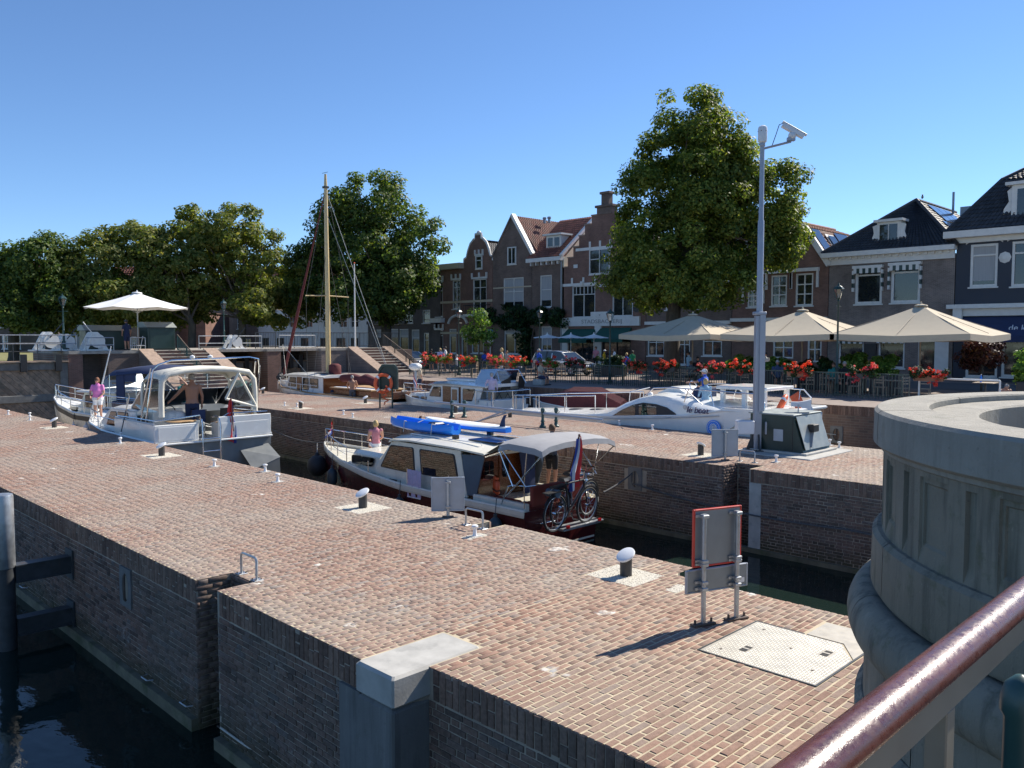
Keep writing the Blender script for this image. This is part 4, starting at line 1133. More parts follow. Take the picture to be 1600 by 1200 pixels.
# ================================================================ lifebuoy stand
t = thing('lifebuoy_stand', 'dark green lifebuoy stand on two posts on the far pier', 'stand', (24.0, 32.65, 0), R(-42))
for s_ in (-.3, .3): O('post', MB().tube([(s_, -.1, 0), (s_, -.1, 1.5)], .04, 8), 'green_paint', t)
prof = [(-.46, .9), (-.46, 1.9), (-.3, 2.12), (.3, 2.12), (.46, 1.9), (.46, .9)]
O('hood', MB().prism([(x + .1, .05, z) for x, z in prof], (0, .42, 0)), 'cabinet_green', t)
O('hood_rim', MB().loft([[(x * s_ + .1, y, (z - 1.5) * s_ + 1.5) for x, z in prof] for s_, y in ((1, .05), (1, -.08), (.84, -.08), (.84, .048))], 0, caps=False), 'green_paint', t)
t2 = thing('lifebuoy', 'orange lifebuoy with white bands hanging on the green stand', 'lifebuoy', (23.72, 32.5, 1.22), R(-20))
def buoy(t2, R0, r0, tilt=0.):
    mats = []
    for k in range(8):
        a0, a1 = k * math.pi / 4, (k + 1) * math.pi / 4
        if k % 2: a0, a1 = a0 + .12, a1 - .0
    mb = MB(); mb.tube([(R0 * math.cos(2 * math.pi * k / 32), 0, R0 * math.sin(2 * math.pi * k / 32) * 1.05) for k in range(32)], r0, 10, closed=True); O('ring', mb, 'orange_buoy', t2, 40)
    for k in range(4):
        a = math.pi / 4 + k * math.pi / 2
        O('band', MB().tube([(R0 * math.cos(a + d), 0, R0 * math.sin(a + d) * 1.05) for d in (-.13, 0, .13)], r0 * 1.04, 10), 'flag_white', t2, 40)
buoy(t2, .40, .085)
t = thing('throw_line', 'yellow-orange throw rope hanging below the lifebuoy', 'rope', (23.72, 32.35, .1), 0)
O('coil', MB().tube([(.18 * math.sin(k * .7) * (.6 + .4 * math.sin(k)), -.05 * math.cos(k), 1.0 - .035 * k) for k in range(26)], .03, 6), 'orange_buoy', t, 40)

# ================================================================ pale barrier boom on green posts (far pier)
t = thing('barrier_boom', 'pale steel barrier boom resting between dark green ornate posts on the far pier', 'barrier', (23.2, 26.6, 0))
O('boom', MB().tube([(-.15, 1.2, .62), (-.1, -.6, .6), (-.1, -8.1, .5)], .05, 8).tube([(.3, .3, .5), (.2, -7.6, .42)], .035, 8), 'pole_grey', t)
O('brace', MB().tube([(-.1, -3.2, .55), (-1.35, -2.6, .06)], .035, 8).tube([(.1, -3.4, .5), (-1.2, -2.4, .06)], .03, 8), 'galvanised', t)
for x, y, lb in ((23.1, 26.75, 'left post of the left ornate green pair on the far pier'), (23.55, 26.45, 'right post of the left ornate green pair on the far pier'), (23.09, 21.43, 'ornate green post behind the grey-shirted man head'), (23.6, 21.2, 'ornate green post just right of the grey-shirted man')):
    t = thing('ornate_post', lb, 'post', (x, y, 0), 0, 'ornate green posts carrying the boom')
    O('shaft', MB().lathe([(.13, 0), (.13, .06), (.08, .1), (.06, .2), (.085, .24), (.055, .3), (.05, .55), (.075, .6), (.085, .68), (.06, .74), (.001, .76)], 12), 'lamp_green', t, 40)
    O('scroll', MB().tube([(.05, -.02 + .1 * math.sin(a), .6 + .07 * math.cos(a)) for a in np.linspace(0, 5.5, 12)], .014, 6), 'lamp_green', t)
# ================================================================ boats (local x to the bow, y to port, z up from the water)
def lerp_tab(tab, x):
    for (a, b) in zip(tab, tab[1:]):
        if a[0] <= x <= b[0]:
            f = (x - a[0]) / (b[0] - a[0] + 1e-9); f = f * f * (3 - 2 * f) if len(tab) < 3 else f
            return tuple(a[i] + (b[i] - a[i]) * f for i in range(1, len(a)))
    return tab[0][1:] if x < tab[0][0] else tab[-1][1:]
def hull(t, tab, mats, n=24, band=None, deckm='hull_white', deckdrop=.06, name='hull', rub=True):
    """tab rows: x, half beam at deck, deck height, half beam at waterline, z of the boot line"""
    x0, x1 = tab[0][0], tab[-1][0]
    X = [x0 + (x1 - x0) * (1 - (1 - k / n) ** 1.35) for k in range(n + 1)]
    mb = MB(); cols = []
    for x in X:
        hb, zd, hw, zb = lerp_tab(tab, x); hb, hw = max(hb, .012), max(hw, .012)
        prof = [(0.0, -.55), (hw * .75, -.45), (hw, -.02), (hw + (hb - hw) * .12, zb), (hw + (hb - hw) * .55, zb + (zd - zb) * .45), (hb * .99, zb + (zd - zb) * .8), (hb, zd)]
        cols.append([(x, y, z) for y, z in prof])
    m = len(cols[0])
    for sg in (1, -1):
        k = len(mb.v)
        for c in cols: mb.v.extend([(p[0], sg * p[1], p[2]) for p in c])
        for i in range(n):
            for j in range(m - 1):
                mb.f.append((k + i * m + j, k + i * m + j + 1, k + (i + 1) * m + j + 1, k + (i + 1) * m + j)); mb.m.append(1 if j < 3 else 0)
    tr = cols[0]; k = len(mb.v)
    ring = [(p[0], p[1], p[2]) for p in tr] + [(p[0], -p[1], p[2]) for p in tr[::-1]]
    mb.add(ring, [tuple(range(len(ring)))])
    O(name, mb, mats, t, 35)
    dk = MB(); L = [(c[-1][0], max(c[-1][1] - .05, .005), c[-1][2] - deckdrop) for c in cols]
    dk.loft([[(p[0], p[1], p[2]), (p[0], -p[1], p[2])] for p in L], 0, caps=False, closed=False)
    O('deck', dk, deckm, t)
    if rub:
        for sg in (1, -1):
            rb = MB().tube([(c[-1][0], sg * (c[-1][1] - .01), c[-1][2] + .01) for c in cols], .045, 6)
            O('gunwale', rb, band or deckm, t, 50)
    return cols
def side_panel(poly, y, th, sgn=1):
    """flat plate in the x-z plane at side y"""
    return MB().prism([(x, y, z) for x, z in poly], (0, -th * sgn, 0))
def inset(poly, d):
    cx = sum(p[0] for p in poly) / len(poly); cz = sum(p[1] for p in poly) / len(poly)
    return [(cx + (p[0] - cx) * (1 - d), cz + (p[1] - cz) * (1 - d)) for p in poly]
def rpoly(poly, r=.08):
    out = []; n = len(poly)
    for i in range(n):
        p, a, b = Vector(poly[i]), Vector(poly[i - 1]), Vector(poly[(i + 1) % n])
        u, v = (a - p), (b - p); ru = min(r, u.length * .45); rv = min(r, v.length * .45)
        s_, e = p + u.normalized() * ru, p + v.normalized() * rv
        for k in range(4):
            f = k / 3; out.append(tuple((s_ * (1 - f) ** 2 + p * 2 * f * (1 - f) + e * f * f)))
    return out
def window(parent, poly, y, sgn, frame='boat_trim_grey', name='window'):
    P = rpoly(poly)
    w = O(name, MB().prism([(x, y + sgn * .012, z) for x, z in P], (0, -sgn * .02, 0)), 'rubber', parent)
    O('pane', MB().prism([(x, y + sgn * .018, z) for x, z in inset(P, .07)], (0, -sgn * .004, 0)), 'boat_glass', w)
    return w
def pulpit(t, pts, h, r=.022, mid=True, every=1, m='stainless', name='railing'):
    tops = [(p[0], p[1], p[2] + h) for p in pts]
    o = O(name, MB().tube(tops, r, 8), m, t, 40)
    if mid: O('mid_wire', MB().tube([(p[0], p[1], p[2] + h * .5) for p in pts], r * .5, 6), m, o)
    for i in range(0, len(pts), every):
        O('stanchion', MB().tube([pts[i], tops[i]], r * .9, 6), m, o)
    return o
def fender(x, y, z, ln, r, label, m='fender_teal', rot=0):
    t = thing('fender', label, 'fender', (x, y, z), 0, 'boat fenders')
    O('body', MB().lathe([(.001, -ln / 2), (r * .55, -ln / 2 + r * .15), (r * .92, -ln / 2 + r * .6), (r, -ln / 4), (r, ln / 4), (r * .85, ln / 2 - r * .5), (r * .3, ln / 2), (r * .28, ln / 2 + .08), (.001, ln / 2 + .1)], 14), m, t, 40)
    O('rope', MB().tube([(0, 0, ln / 2 + .05), (.05, 0, ln / 2 + .5)], .012, 6), 'rope_dark', t)
    return t
def flag_obj(loc, L, label, droop=1., rotz=0., tilt=0.35, cloth=(.9, .62), order=('flag_red', 'flag_white', 'flag_blue'), staffm='varnish', fold=.2):
    t = thing('flag', label, 'flag', loc, rotz)
    top = Vector((-math.sin(tilt) * L, 0, math.cos(tilt) * L))
    O('staff', MB().tube([(0, 0, 0), top], .018, 8), staffm, t)
    w, h = cloth
    for k in range(3):
        mb = MB(); rows = []
        for i in range(13):
            u = i / 12
            row = []
            for j in range(3):
                v = (k + j / 2) / 3
                p = top * (1 - .04 - v * h / L)
                # hangs down limply with folds
                dx = -w * u * (1 - droop * .8); dz = -w * u * droop * .95
                row.append((p.x + dx + fold * .25 * math.sin(u * 9 + v * 2) - v * u * .16, p.y + fold * math.sin(u * 6.5 + v * 1.7) * (.25 + u * .5) + (v - .5) * .12 * u, p.z + dz + v * h * .35 * u))
            rows.append(row)
        mb.loft(rows, 0, caps=False, closed=False)
        O('stripe', mb, order[k], t, 60)
    return t
def hang_flag(loc, L, label, w, h, rotz=0., tilt=.2, order=('flag_red', 'flag_white', 'flag_blue')):
    """flag hanging straight down along its staff: stripes run from the staff top downwards side by side"""
    t = thing('flag', label, 'flag', loc, rotz)
    top = Vector((math.sin(tilt) * L, 0, math.cos(tilt) * L))
    O('staff', MB().tube([(0, 0, 0), top], .02, 8), 'varnish', t)
    O('knob', MB().ball(top, .035, 8, 6), 'varnish', t)
    for k in range(3):
        mb = MB(); rows = []
        for i in range(12):
            v = i / 11; row = []
            for j in range(4):
                u = (k + j / 3) / 3 - .5
                wid = w * (.25 + .75 * min(1, v * 1.6)); p = top * (1 - .03) - Vector((0, 0, h * v))
                row.append((p.x - math.sin(tilt) * h * v * .4 + .05 * math.sin(u * 14 + v * 3), p.y + u * wid + .03 * math.sin(v * 7), p.z + .05 * math.sin(u * 5)))
            rows.append(row)
        mb.loft(rows, 0, caps=False, closed=False); O('stripe', mb, order[k], t, 60)
    return t

# ---------------------------------------------------------------- maroon cruiser
B1 = thing('motor_cruiser', 'maroon-hulled cruiser with cream cabin, grey sun canopy and bicycles on the stern', 'boat', (16.65, 14.7, WL), R(90))
cols = hull(B1, [(0, 1.5, 1.14, 1.35, .05), (2.5, 1.58, 1.17, 1.45, .05), (5, 1.6, 1.22, 1.45, .05), (7, 1.5, 1.34, 1.3, .05), (9, 1.15, 1.5, .9, .06), (10.5, .66, 1.62, .42, .08), (11.4, .26, 1.7, .12, .1), (11.75, .03, 1.75, .0, .12)], ['hull_maroon', 'antifoul'], band='hull_cream', deckm='hull_cream')
for sg in (1, -1):
    O('rubbing_strake', MB().loft([[(c[-1][0], sg * (c[-1][1] + .02), c[-1][2] - .16), (c[-1][0], sg * (c[-1][1] + .035), c[-1][2] - .1), (c[-1][0], sg * (c[-1][1] + .035), c[-1][2] - .01), (c[-1][0], sg * (c[-1][1] - .02), c[-1][2] + .01)] for c in cols], 0, caps=True), 'hull_cream', B1)
# cabin: raised wheelhouse with big windows
cab = [(2.3, 1.2), (2.7, 2.36), (2.0, 2.44), (1.75, 2.5), (5.85, 2.5), (6.75, 1.6), (6.75, 1.3), (4.5, 1.16)]
for sg in (1, -1):
    y = 1.28 * sg
    O('cabin_side', MB().prism([(x, y, z) for x, z in [(2.45, 1.16), (2.72, 2.36), (2.72, 2.46), (5.85, 2.46), (6.8, 1.55), (6.8, 1.25), (4.5, 1.14)]], (0, -.05 * sg, 0)), 'hull_cream', B1)
    window(B1, [(6.55, 1.58), (6.0, 2.33), (4.85, 2.35), (4.78, 1.55)], y, sg)
    window(B1, [(4.58, 2.34), (2.98, 2.34), (2.8, 1.6), (4.5, 1.58)], y, sg)
    O('side_curtain', MB().prism([(x, y - .01 * sg, z) for x, z in [(2.55, 1.22), (2.68, 2.36), (1.75, 2.42), (2.1, 1.25)]], (0, -.03 * sg, 0)), 'canvas_slate', B1)
rf = MB(); rings = []
for x, z in ((1.65, 2.46), (1.7, 2.5), (3, 2.56), (5, 2.58), (5.85, 2.53), (6.0, 2.47)):
    rings.append([(x, y, z + dz) for y, dz in ((-1.36, -.06), (-1.36, -.01), (-1.0, .08), (-.4, .13), (.4, .13), (1.0, .08), (1.36, -.01), (1.36, -.06))])
rf.loft(rings); O('cabin_roof', rf, 'hull_cream', B1, 40)
O('roof_edge', MB().tube([(1.66, -1.36, 2.42), (1.66, -.6, 2.52), (1.66, .6, 2.52), (1.66, 1.36, 2.42)], .04, 6), 'varnish', B1)
for sg in (1, -1): O('grab_rail', MB().tube([(2.2, .95 * sg, 2.62), (2.2, .95 * sg, 2.68), (5.4, .95 * sg, 2.7), (5.4, .95 * sg, 2.62)], .014, 6), 'hull_white', B1)
ws = MB().prism([(5.9, 1.22, 2.46), (6.78, 1.22, 1.58), (6.82, 1.22, 1.6), (5.95, 1.22, 2.49)], (0, -2.44, 0)); O('windscreen_frame', ws, 'hull_cream', B1)
for y0, y1 in ((-1.1, -.4), (-.35, .35), (.4, 1.1)):
    O('windscreen_pane', MB().prism([(6.05, y0, 2.40), (6.72, y0, 1.72), (6.74, y0, 1.75), (6.07, y0, 2.43)], (0, y1 - y0, 0)), 'boat_glass', B1)
lc = MB(); rings = []
for x, hb, z in ((6.7, 1.22, 1.95), (8.3, 1.0, 1.92), (8.65, .9, 1.86), (8.85, .8, 1.6)):
    rings.append([(x, -hb, 1.3), (x, -hb * .97, z - .12), (x, -hb * .85, z), (x, hb * .85, z), (x, hb * .97, z - .12), (x, hb, 1.3)])
lc.loft(rings); O('fore_cabin', lc, 'hull_cream', B1, 30)
window(B1, [(8.35, 1.48), (8.35, 1.76), (7.75, 1.79), (7.75, 1.5)], 1.135, 1)
window(B1, [(7.68, 1.5), (7.68, 1.79), (6.95, 1.8), (7.1, 1.5)], 1.2, 1)
# rear bulkhead, cockpit
O('bulkhead', MB().box(2.28, -1.25, .9, 2.34, 1.25, 2.42), 'varnish', B1)
for y0, y1 in ((.35, 1.05), (-.25, .22)):
    d_ = O('cabin_door', MB().bbox(2.24, y0, 1.0, 2.275, y1, 2.3, .01), 'varnish', B1)
    O('pane', MB().prism([(2.232, y, z) for y, z in rpoly([(y0 + .1, 1.62), (y1 - .1, 1.62), (y1 - .1, 2.15), (y0 + .1, 2.15)], .1)], (.005, 0, 0)), 'boat_glass', d_)
O('cockpit_floor', MB().box(.1, -1.35, .72, 2.3, 1.35, .75), 'teak', B1)
for y_ in (1.15, -1.3): O('coaming', MB().bbox(.15, y_, .75, 2.2, y_ + .15, 1.3, .02), 'hull_cream', B1)
O('bench_seat', MB().bbox(.2, -1.1, .75, .8, 1.1, 1.2, .03), 'red_leather', B1)
O('bench_back', MB().bbox(.08, -1.1, 1.2, .2, 1.1, 1.75, .03), 'red_leather', B1)
O('side_bench', MB().bbox(.8, .75, .75, 1.9, 1.12, 1.25, .03), 'red_leather', B1)
O('inner_curtain', MB().prism([(2.0, -1.0, 1.0), (2.02, -1.0, 2.35), (2.02, -.35, 2.35), (2.0, -.6, 1.0)], (-.03, 0, 0)), 'canvas_navy', B1)
# sun canopy on bent tubes
cp = MB(); rings = []
for x, z, dz in ((1.0, 2.72, .0), (.95, 2.9, .0), (.6, 2.98, .03), (.1, 2.96, .05), (-.35, 2.94, .03), (-.6, 2.88, .0), (-.63, 2.74, .0)):
    rings.append([(x, y, z + d) for y, d in ((-1.5, -.26), (-1.48, -.1), (-1.2, .0), (-.6, .06 - dz), (0, .07 - dz * .3), (.6, .06 - dz), (1.2, .0), (1.48, -.1), (1.5, -.26))])
O('rear_flap', MB().add([(1.66, -1.3, 2.5), (1.66, 1.3, 2.5), (.98, 1.35, 2.84), (.98, -1.35, 2.84)], [(0, 1, 2, 3)]), 'canvas_slate', B1)
cp.loft(rings, caps=False, closed=False); O('sun_canopy', cp, 'canvas_grey', B1, 50)
for sg in (1, -1):
    fr_ = MB()
    fr_.tube([(.75, 1.42 * sg, 1.45), (-.58, 1.48 * sg, 2.66)], .018, 8).tube([(.0, 1.44 * sg, 1.8), (.9, 1.48 * sg, 2.75)], .016, 8).tube([(.5, 1.42 * sg, 1.75), (.97, 1.48 * sg, 2.7)], .018, 8).tube([(.1, 1.42 * sg, 1.78), (-.05, 1.46 * sg, 2.7)], .016, 8)
    O('canopy_frame', fr_, 'stainless', B1)
    O('stern_rail', MB().tube([(.95, 1.4 * sg, 1.2), (.7, 1.4 * sg, 1.72), (.5, 1.4 * sg, 1.78), (.05, 1.38 * sg, 1.8), (-.02, 1.1 * sg, 1.8)], .018, 8), 'stainless', B1)
    O('rail_post', MB().tube([(.1, 1.4 * sg, 1.2), (.1, 1.4 * sg, 1.79)], .015, 6), 'stainless', B1)
pulpit(B1, [(c[-1][0], c[-1][1] - .06, c[-1][2]) for c in cols[15::2]][:-1] + [(11.72, 0, 1.75)] + [(c[-1][0], -c[-1][1] + .06, c[-1][2]) for c in cols[15::2]][:-1][::-1], .52, .02)
for x in (3.0, 4.9, 6.9): O('stanchion', MB().tube([(x, 1.5, 1.2), (x, 1.5, 1.75)], .014, 6), 'stainless', B1)
O('solar_panel', MB().bbox(1.9, -.55, 2.68, 3.1, .65, 2.71, .006), 'solar', B1)
for y in (-.7, .7): O('roof_mount', MB().cbox(3.6, y, 2.72, .18, .12, .14), 'black_paint', B1)
O('mast_stump', MB().tube([(7.0, -.6, 1.95), (6.75, -.6, 2.85)], .06, 8), 'varnish', B1)
O('cleat', MB().bbox(5.55, 1.38, 1.22, 5.9, 1.44, 1.30, .015), 'black_paint', B1)
O('transom_rail', MB().tube([(-.02, 1.1, .8), (-.2, 1.1, .82), (-.2, .55, .82), (-.02, .55, .8)], .016, 6), 'stainless', B1)
O('waterline_stripe', MB().box(-.012, -1.33, .04, -.002, 1.33, .09), 'hull_cream', B1)
# things on the maroon boat
def onB1(x, y, z): return (16.65 - y, 14.7 + x, WL + z)
t = thing('paddle_board', 'white and blue paddle board with dark fin lying on the cream cabin roof', 'paddle board', onB1(4.55, -.55, 2.86), R(90)); t.scale = (.95, 1, 1.2)
rings = []
for k in range(15):
    u = k / 14; x = -2.0 + 4.0 * u; w = .40 * max(math.sin(math.pi * min(max(u * .94 + .04, 0), 1)) ** .55, .05)
    rings.append([(x, y * w, z + .09 * max(0, u - .75) * 2) for y, z in ((-1, .0), (-.97, .07), (-.8, .11), (.8, .11), (.97, .07), (1, 0), (.85, -.03), (-.85, -.03))])
b = MB().loft(rings)
for i, f in enumerate(b.f):
    zz = [b.v[j][2] for j in f]; b.m[i] = 0 if min(zz) > .06 else 1
O('board', b, ['sup_white', 'sup_blue'], t, 40)
O('fin', MB().prism([(-1.85, -.012, .1), (-1.6, -.012, .1), (-1.68, -.012, .25), (-1.8, -.012, .4), (-1.92, -.012, .42), (-1.84, -.012, .3)], (0, .024, 0)), 'canvas_navy', t)
t = thing('kayak', 'bright blue inflatable kayak strapped on the cream cabin roof', 'kayak', onB1(5.55, .35, 2.70), R(90)); t.scale = (.9, 1.1, 1.15)
rings = []
for k in range(17):
    u = k / 16; x = -1.75 + 3.4 * u; w = .40 * max(math.sin(math.pi * (u * .9 + .06)), .08) ** .5; up = .07 * max(0, u - .6) ** 1.2 * 2.5
    rings.append([(x, y * w, z + up) for y, z in ((-.5, .02), (-1, .1), (-1.02, .2), (-.85, .29), (-.55, .25), (-.4, .14), (.4, .14), (.55, .25), (.85, .29), (1.02, .2), (1, .1), (.5, .02))])
O('tube_hull', MB().loft(rings), 'sup_blue', t, 50)
O('seat', MB().bbox(-.9, -.2, .15, -.5, .2, .3, .04), 'hull_navy', t)
for x in (-1.1, .4): O('strap', MB().tube([(x, -.45, 0), (x, -.42, .3), (x, 0, .2), (x, .42, .3), (x, .46, 0)], .014, 6), 'rope', t)
fender(*onB1(9.6, 1.1, .85), .62, .17, 'dark teardrop fender below the small cabin windows of the maroon boat')
fender(*onB1(5.0, 1.72, .55), .66, .17, 'dark fender left of the hanging towel on the maroon boat')
fender(*onB1(.9, 1.68, .55), .72, .19, 'dark fender right of the grab rail at the maroon boat cockpit')
t = thing('ball_fender', 'big round black ball fender hanging at the maroon boat bow', 'fender', onB1(11.6, .45, .95))
O('ball', MB().ball((0, 0, 0), (.37, .37, .4), 18, 12), 'rubber', t, 50); O('eye', MB().lathe([(.1, .36), (.06, .48), (.001, .5)], 10), 'rubber', t, 40); O('rope', MB().tube([(0, 0, .45), (.1, .15, .8)], .015, 6), 'rope', t)
t = thing('towel', 'pale lilac towel hanging over the maroon boat railing', 'towel', onB1(4.45, 1.57, 1.6), R(90))
rings = [[(-.31 + .62 * k / 10, .03 * math.sin(k * 1.3) + .02 * abs(z), z) for k in range(11)] for z in (.12, .14, -.1, -.4, -.66)]
O('cloth', MB().loft(rings, caps=False, closed=False).loft([[(p[0], p[1] + .012, p[2]) for p in r_] for r_ in rings], caps=False, closed=False), 'cloth_lavender', t, 60)
O('hem', MB().box(-.31, .028, -.69, .31, .042, -.655), 'cloth_white', t)
t = thing('life_jacket', 'orange life jacket hanging in the maroon boat cockpit', 'life jacket', onB1(1.75, .82, 1.3), R(60))
O('panel', MB().bbox(-.2, -.06, 0, -.02, .06, .4, .04).bbox(.02, -.06, 0, .2, .06, .4, .04), 'orange_buoy', t, 50); O('collar', MB().bbox(-.14, -.05, .38, .14, .07, .52, .05), 'orange_buoy', t, 50); O('belt', MB().box(-.21, -.068, .1, .21, .068, .14), 'black_paint', t)
hang_flag(onB1(-.12, .25, 1.1), 2.1, 'large red white blue flag hanging at the maroon boat stern', .5, 1.4, R(-85), .3, ('flag_blue', 'flag_white', 'flag_red'))
flag_obj(onB1(11.2, .0, 1.75), .95, 'small red white blue flag on the maroon boat bow', .75, R(20), .05, (.5, .5), fold=.08)
hang_flag(onB1(6.95, -.6, 2.2), .8, 'small blue and white pennant beside the woman on the maroon boat', .25, .45, 0, .1, ('flag_white', 'sup_blue', 'flag_blue'))
# bicycles on the stern rack
def bicycle(loc, rz, label, frame_m, lean=0.):
    t = thing('bicycle', label, 'bicycle', loc, rz, 'bicycles on the maroon boat stern'); t.rotation_euler = (lean, 0, rz); t.scale = (1.32,) * 3
    wr = .37; A, Bx = (-.55, 0, wr), (.55, 0, wr)
    for c in (A, Bx):
        w = O('wheel', MB().tube([(c[0] + (wr - .045) * math.cos(a), 0, c[2] + (wr - .045) * math.sin(a)) for a in np.linspace(0, 2 * math.pi, 33)[:-1]], .012, 6, closed=True), 'galvanised', t, 50)
        O('tyre', MB().tube([(c[0] + (wr - .018) * math.cos(a), 0, c[2] + (wr - .018) * math.sin(a)) for a in np.linspace(0, 2 * math.pi, 33)[:-1]], .022, 6, closed=True), 'tyre', w, 50)
        O('hub', MB().tube([(c[0], -.04, c[2]), (c[0], .04, c[2])], .03, 8), 'stainless', w)
        for k in range(14):
            a = k * math.pi / 7
            O('spoke', MB().tube([(c[0], .02 * (-1) ** k, c[2]), (c[0] + (wr - .05) * math.cos(a), 0, c[2] + (wr - .05) * math.sin(a))], .0022, 3), 'stainless', w)
        O('mudguard', MB().tube([(c[0] + (wr + .03) * math.cos(a), 0, c[2] + (wr + .03) * math.sin(a)) for a in np.linspace(.3, 2.6, 12)], .018, 5), 'black_paint', t)
    bb, st, hd_, hb = (-.1, 0, .33), (-.24, 0, .92), (.36, 0, .92), (.39, 0, .78)
    f = MB()
    for p, q, r_ in ((bb, st, .018), (st, hd_, .017), (bb, hb, .022), (A, bb, .012), (A, (-.22, 0, .82), .011), (hd_, Bx, .016), (hb, hd_, .022)): f.tube([p, q], r_, 8)
    O('frame', f, frame_m, t, 40)
    O('saddle', MB().loft([[(x, y * w, z) for y, z in ((-1, 1.0), (-.6, 1.05), (.6, 1.05), (1, 1.0), (.5, .98), (-.5, .98))] for x, w in ((-.4, .09), (-.3, .1), (-.2, .06), (-.1, .025))]), 'plastic_black', t, 40)
    O('seat_post', MB().tube([st, (-.27, 0, 1.0)], .014, 8), 'stainless', t)
    O('handlebar', MB().tube([(.24, -.3, 1.06), (.36, -.2, 1.1), (.38, 0, 1.08), (.36, .2, 1.1), (.24, .3, 1.06)], .014, 8), 'plastic_black', t, 40)
    O('stem', MB().tube([hd_, (.37, 0, 1.09)], .016, 8), 'stainless', t)
    O('rear_rack', MB().box(-.9, -.07, .80, -.4, .07, .82).tube([(-.85, .06, .8), (-.56, .06, .38)], .007, 5).tube([(-.85, -.06, .8), (-.56, -.06, .38)], .007, 5), 'black_paint', t)
    cr = O('crank', MB().tube([(-.1, -.06, .33), (-.02, -.08, .18)], .012, 6).tube([(-.1, .06, .33), (-.18, .08, .48)], .012, 6), 'stainless', t)
    O('pedal', MB().cbox(-.02, -.13, .18, .1, .09, .025).cbox(-.18, .13, .48, .1, .09, .025), 'plastic_black', cr)
    O('chain_ring', MB().tube([(-.1 + .085 * math.cos(a), -.05, .33 + .085 * math.sin(a)) for a in np.linspace(0, 6.283, 17)[:-1]], .007, 5, closed=True), 'black_paint', t)
    O('headlight', MB().ball((.45, 0, .9), .04, 8, 6), 'headlight', t)
    return t
bicycle(onB1(-.55, .32, .66), R(5), 'nearer dark bicycle with silver frame on the maroon boat stern', 'black_paint', R(4))
bicycle(onB1(-.3, -.1, .74), R(9), 'dark bicycle behind the first one on the maroon boat stern', 'pole_grey', R(4))
t = thing('bike_rack', 'steel bicycle rack mounted on the maroon boat transom', 'rack', onB1(-.35, .1, .5), R(90))
O('bar', MB().tube([(.35, .5, .1), (-.2, .5, .1), (-.2, -1.0, .1), (.35, -1.0, .1)], .022, 8).beam((-.2, .6, .16), (-.2, -1.1, .16), .14, .03).beam((.05, .6, .16), (.05, -1.1, .16), .14, .03), 'galvanised', t)
O('tail_light', MB().cbox(-.28, .4, .2, .04, .12, .07).cbox(-.28, -.9, .2, .04, .12, .07), 'taillight', t)
t = thing('pannier_bag', 'rolled dark bag on the rear rack of the nearer bicycle', 'bag', onB1(-.55, .95, 1.66), 0)
O('roll', MB().tube([(-.05, -.18, 0), (-.05, .18, 0)], .11, 12), 'canvas_slate', t, 40); O('strap', MB().tube([(-.05 + .115 * math.cos(a), 0, .115 * math.sin(a)) for a in np.linspace(0, 6.28, 17)[:-1]], .01, 4, closed=True), 'rope', t)

# ---------------------------------------------------------------- white cruiser with the raised stern
B2 = thing('motor_cruiser', 'white motor cruiser seen from behind with cream canopy and steel stern ladder', 'boat', (13.1, 27.9, WL), R(90))
c2 = hull(B2, [(0, 2.15, 2.1, 1.75, .3), (2, 2.15, 2.1, 1.9, .3), (5, 2.1, 2.12, 1.9, .3), (7.5, 1.75, 2.22, 1.45, .3), (9.2, 1.1, 2.35, .7, .35), (10.5, .4, 2.45, .15, .4), (10.9, .03, 2.5, .0, .45)], ['hull_grey', 'antifoul'], band='hull_white')
# bulwarks of the aft deck
for sg in (1, -1):
    O('bulwark', MB().loft([[(x, sg * y, z0), (x, sg * (y + .02), z1), (x, sg * (y - .05), z1), (x, sg * (y - .06), z0)] for x, y, z0, z1 in ((0.0, 2.13, 2.06, 2.70), (2, 2.13, 2.06, 2.72), (3.5, 2.12, 2.06, 2.7), (3.6, 2.12, 2.06, 2.68))], 0), 'hull_white', B2)
    O('bulwark_cap', MB().tube([(0, 2.12 * sg, 2.73), (3.6, 2.1 * sg, 2.74)], .035, 6), 'teak' if sg < 0 else 'boat_trim_grey', B2)
for y0, y1 in ((2.13, .62), (-.1, -2.13)):
    O('stern_bulwark', MB().bbox(-.03, min(y0, y1), 2.08, .05, max(y0, y1), 2.70 if y0 > 0 else 2.85, .02), 'hull_white', B2)
    O('stern_panel', MB().bbox(-.045, min(y0, y1) + .12, 2.16, -.031, max(y0, y1) - .12, 2.62, .005), 'hull_white', B2)
O('stern_step', MB().bbox(.0, -.1, 2.06, .5, .62, 2.12, .01), 'hull_white', B2)
O('helm_locker', MB().bbox(.1, -.15, 2.1, .6, -.62, 2.62, .02), 'hull_white', B2)
O('locker_lid', MB().bbox(.06, -.66, 2.62, .64, -.11, 2.66, .01), 'teak', B2)
O('transom_ledge', MB().bbox(-.12, -2.15, 2.0, .0, 2.15, 2.07, .02), 'hull_white', B2)
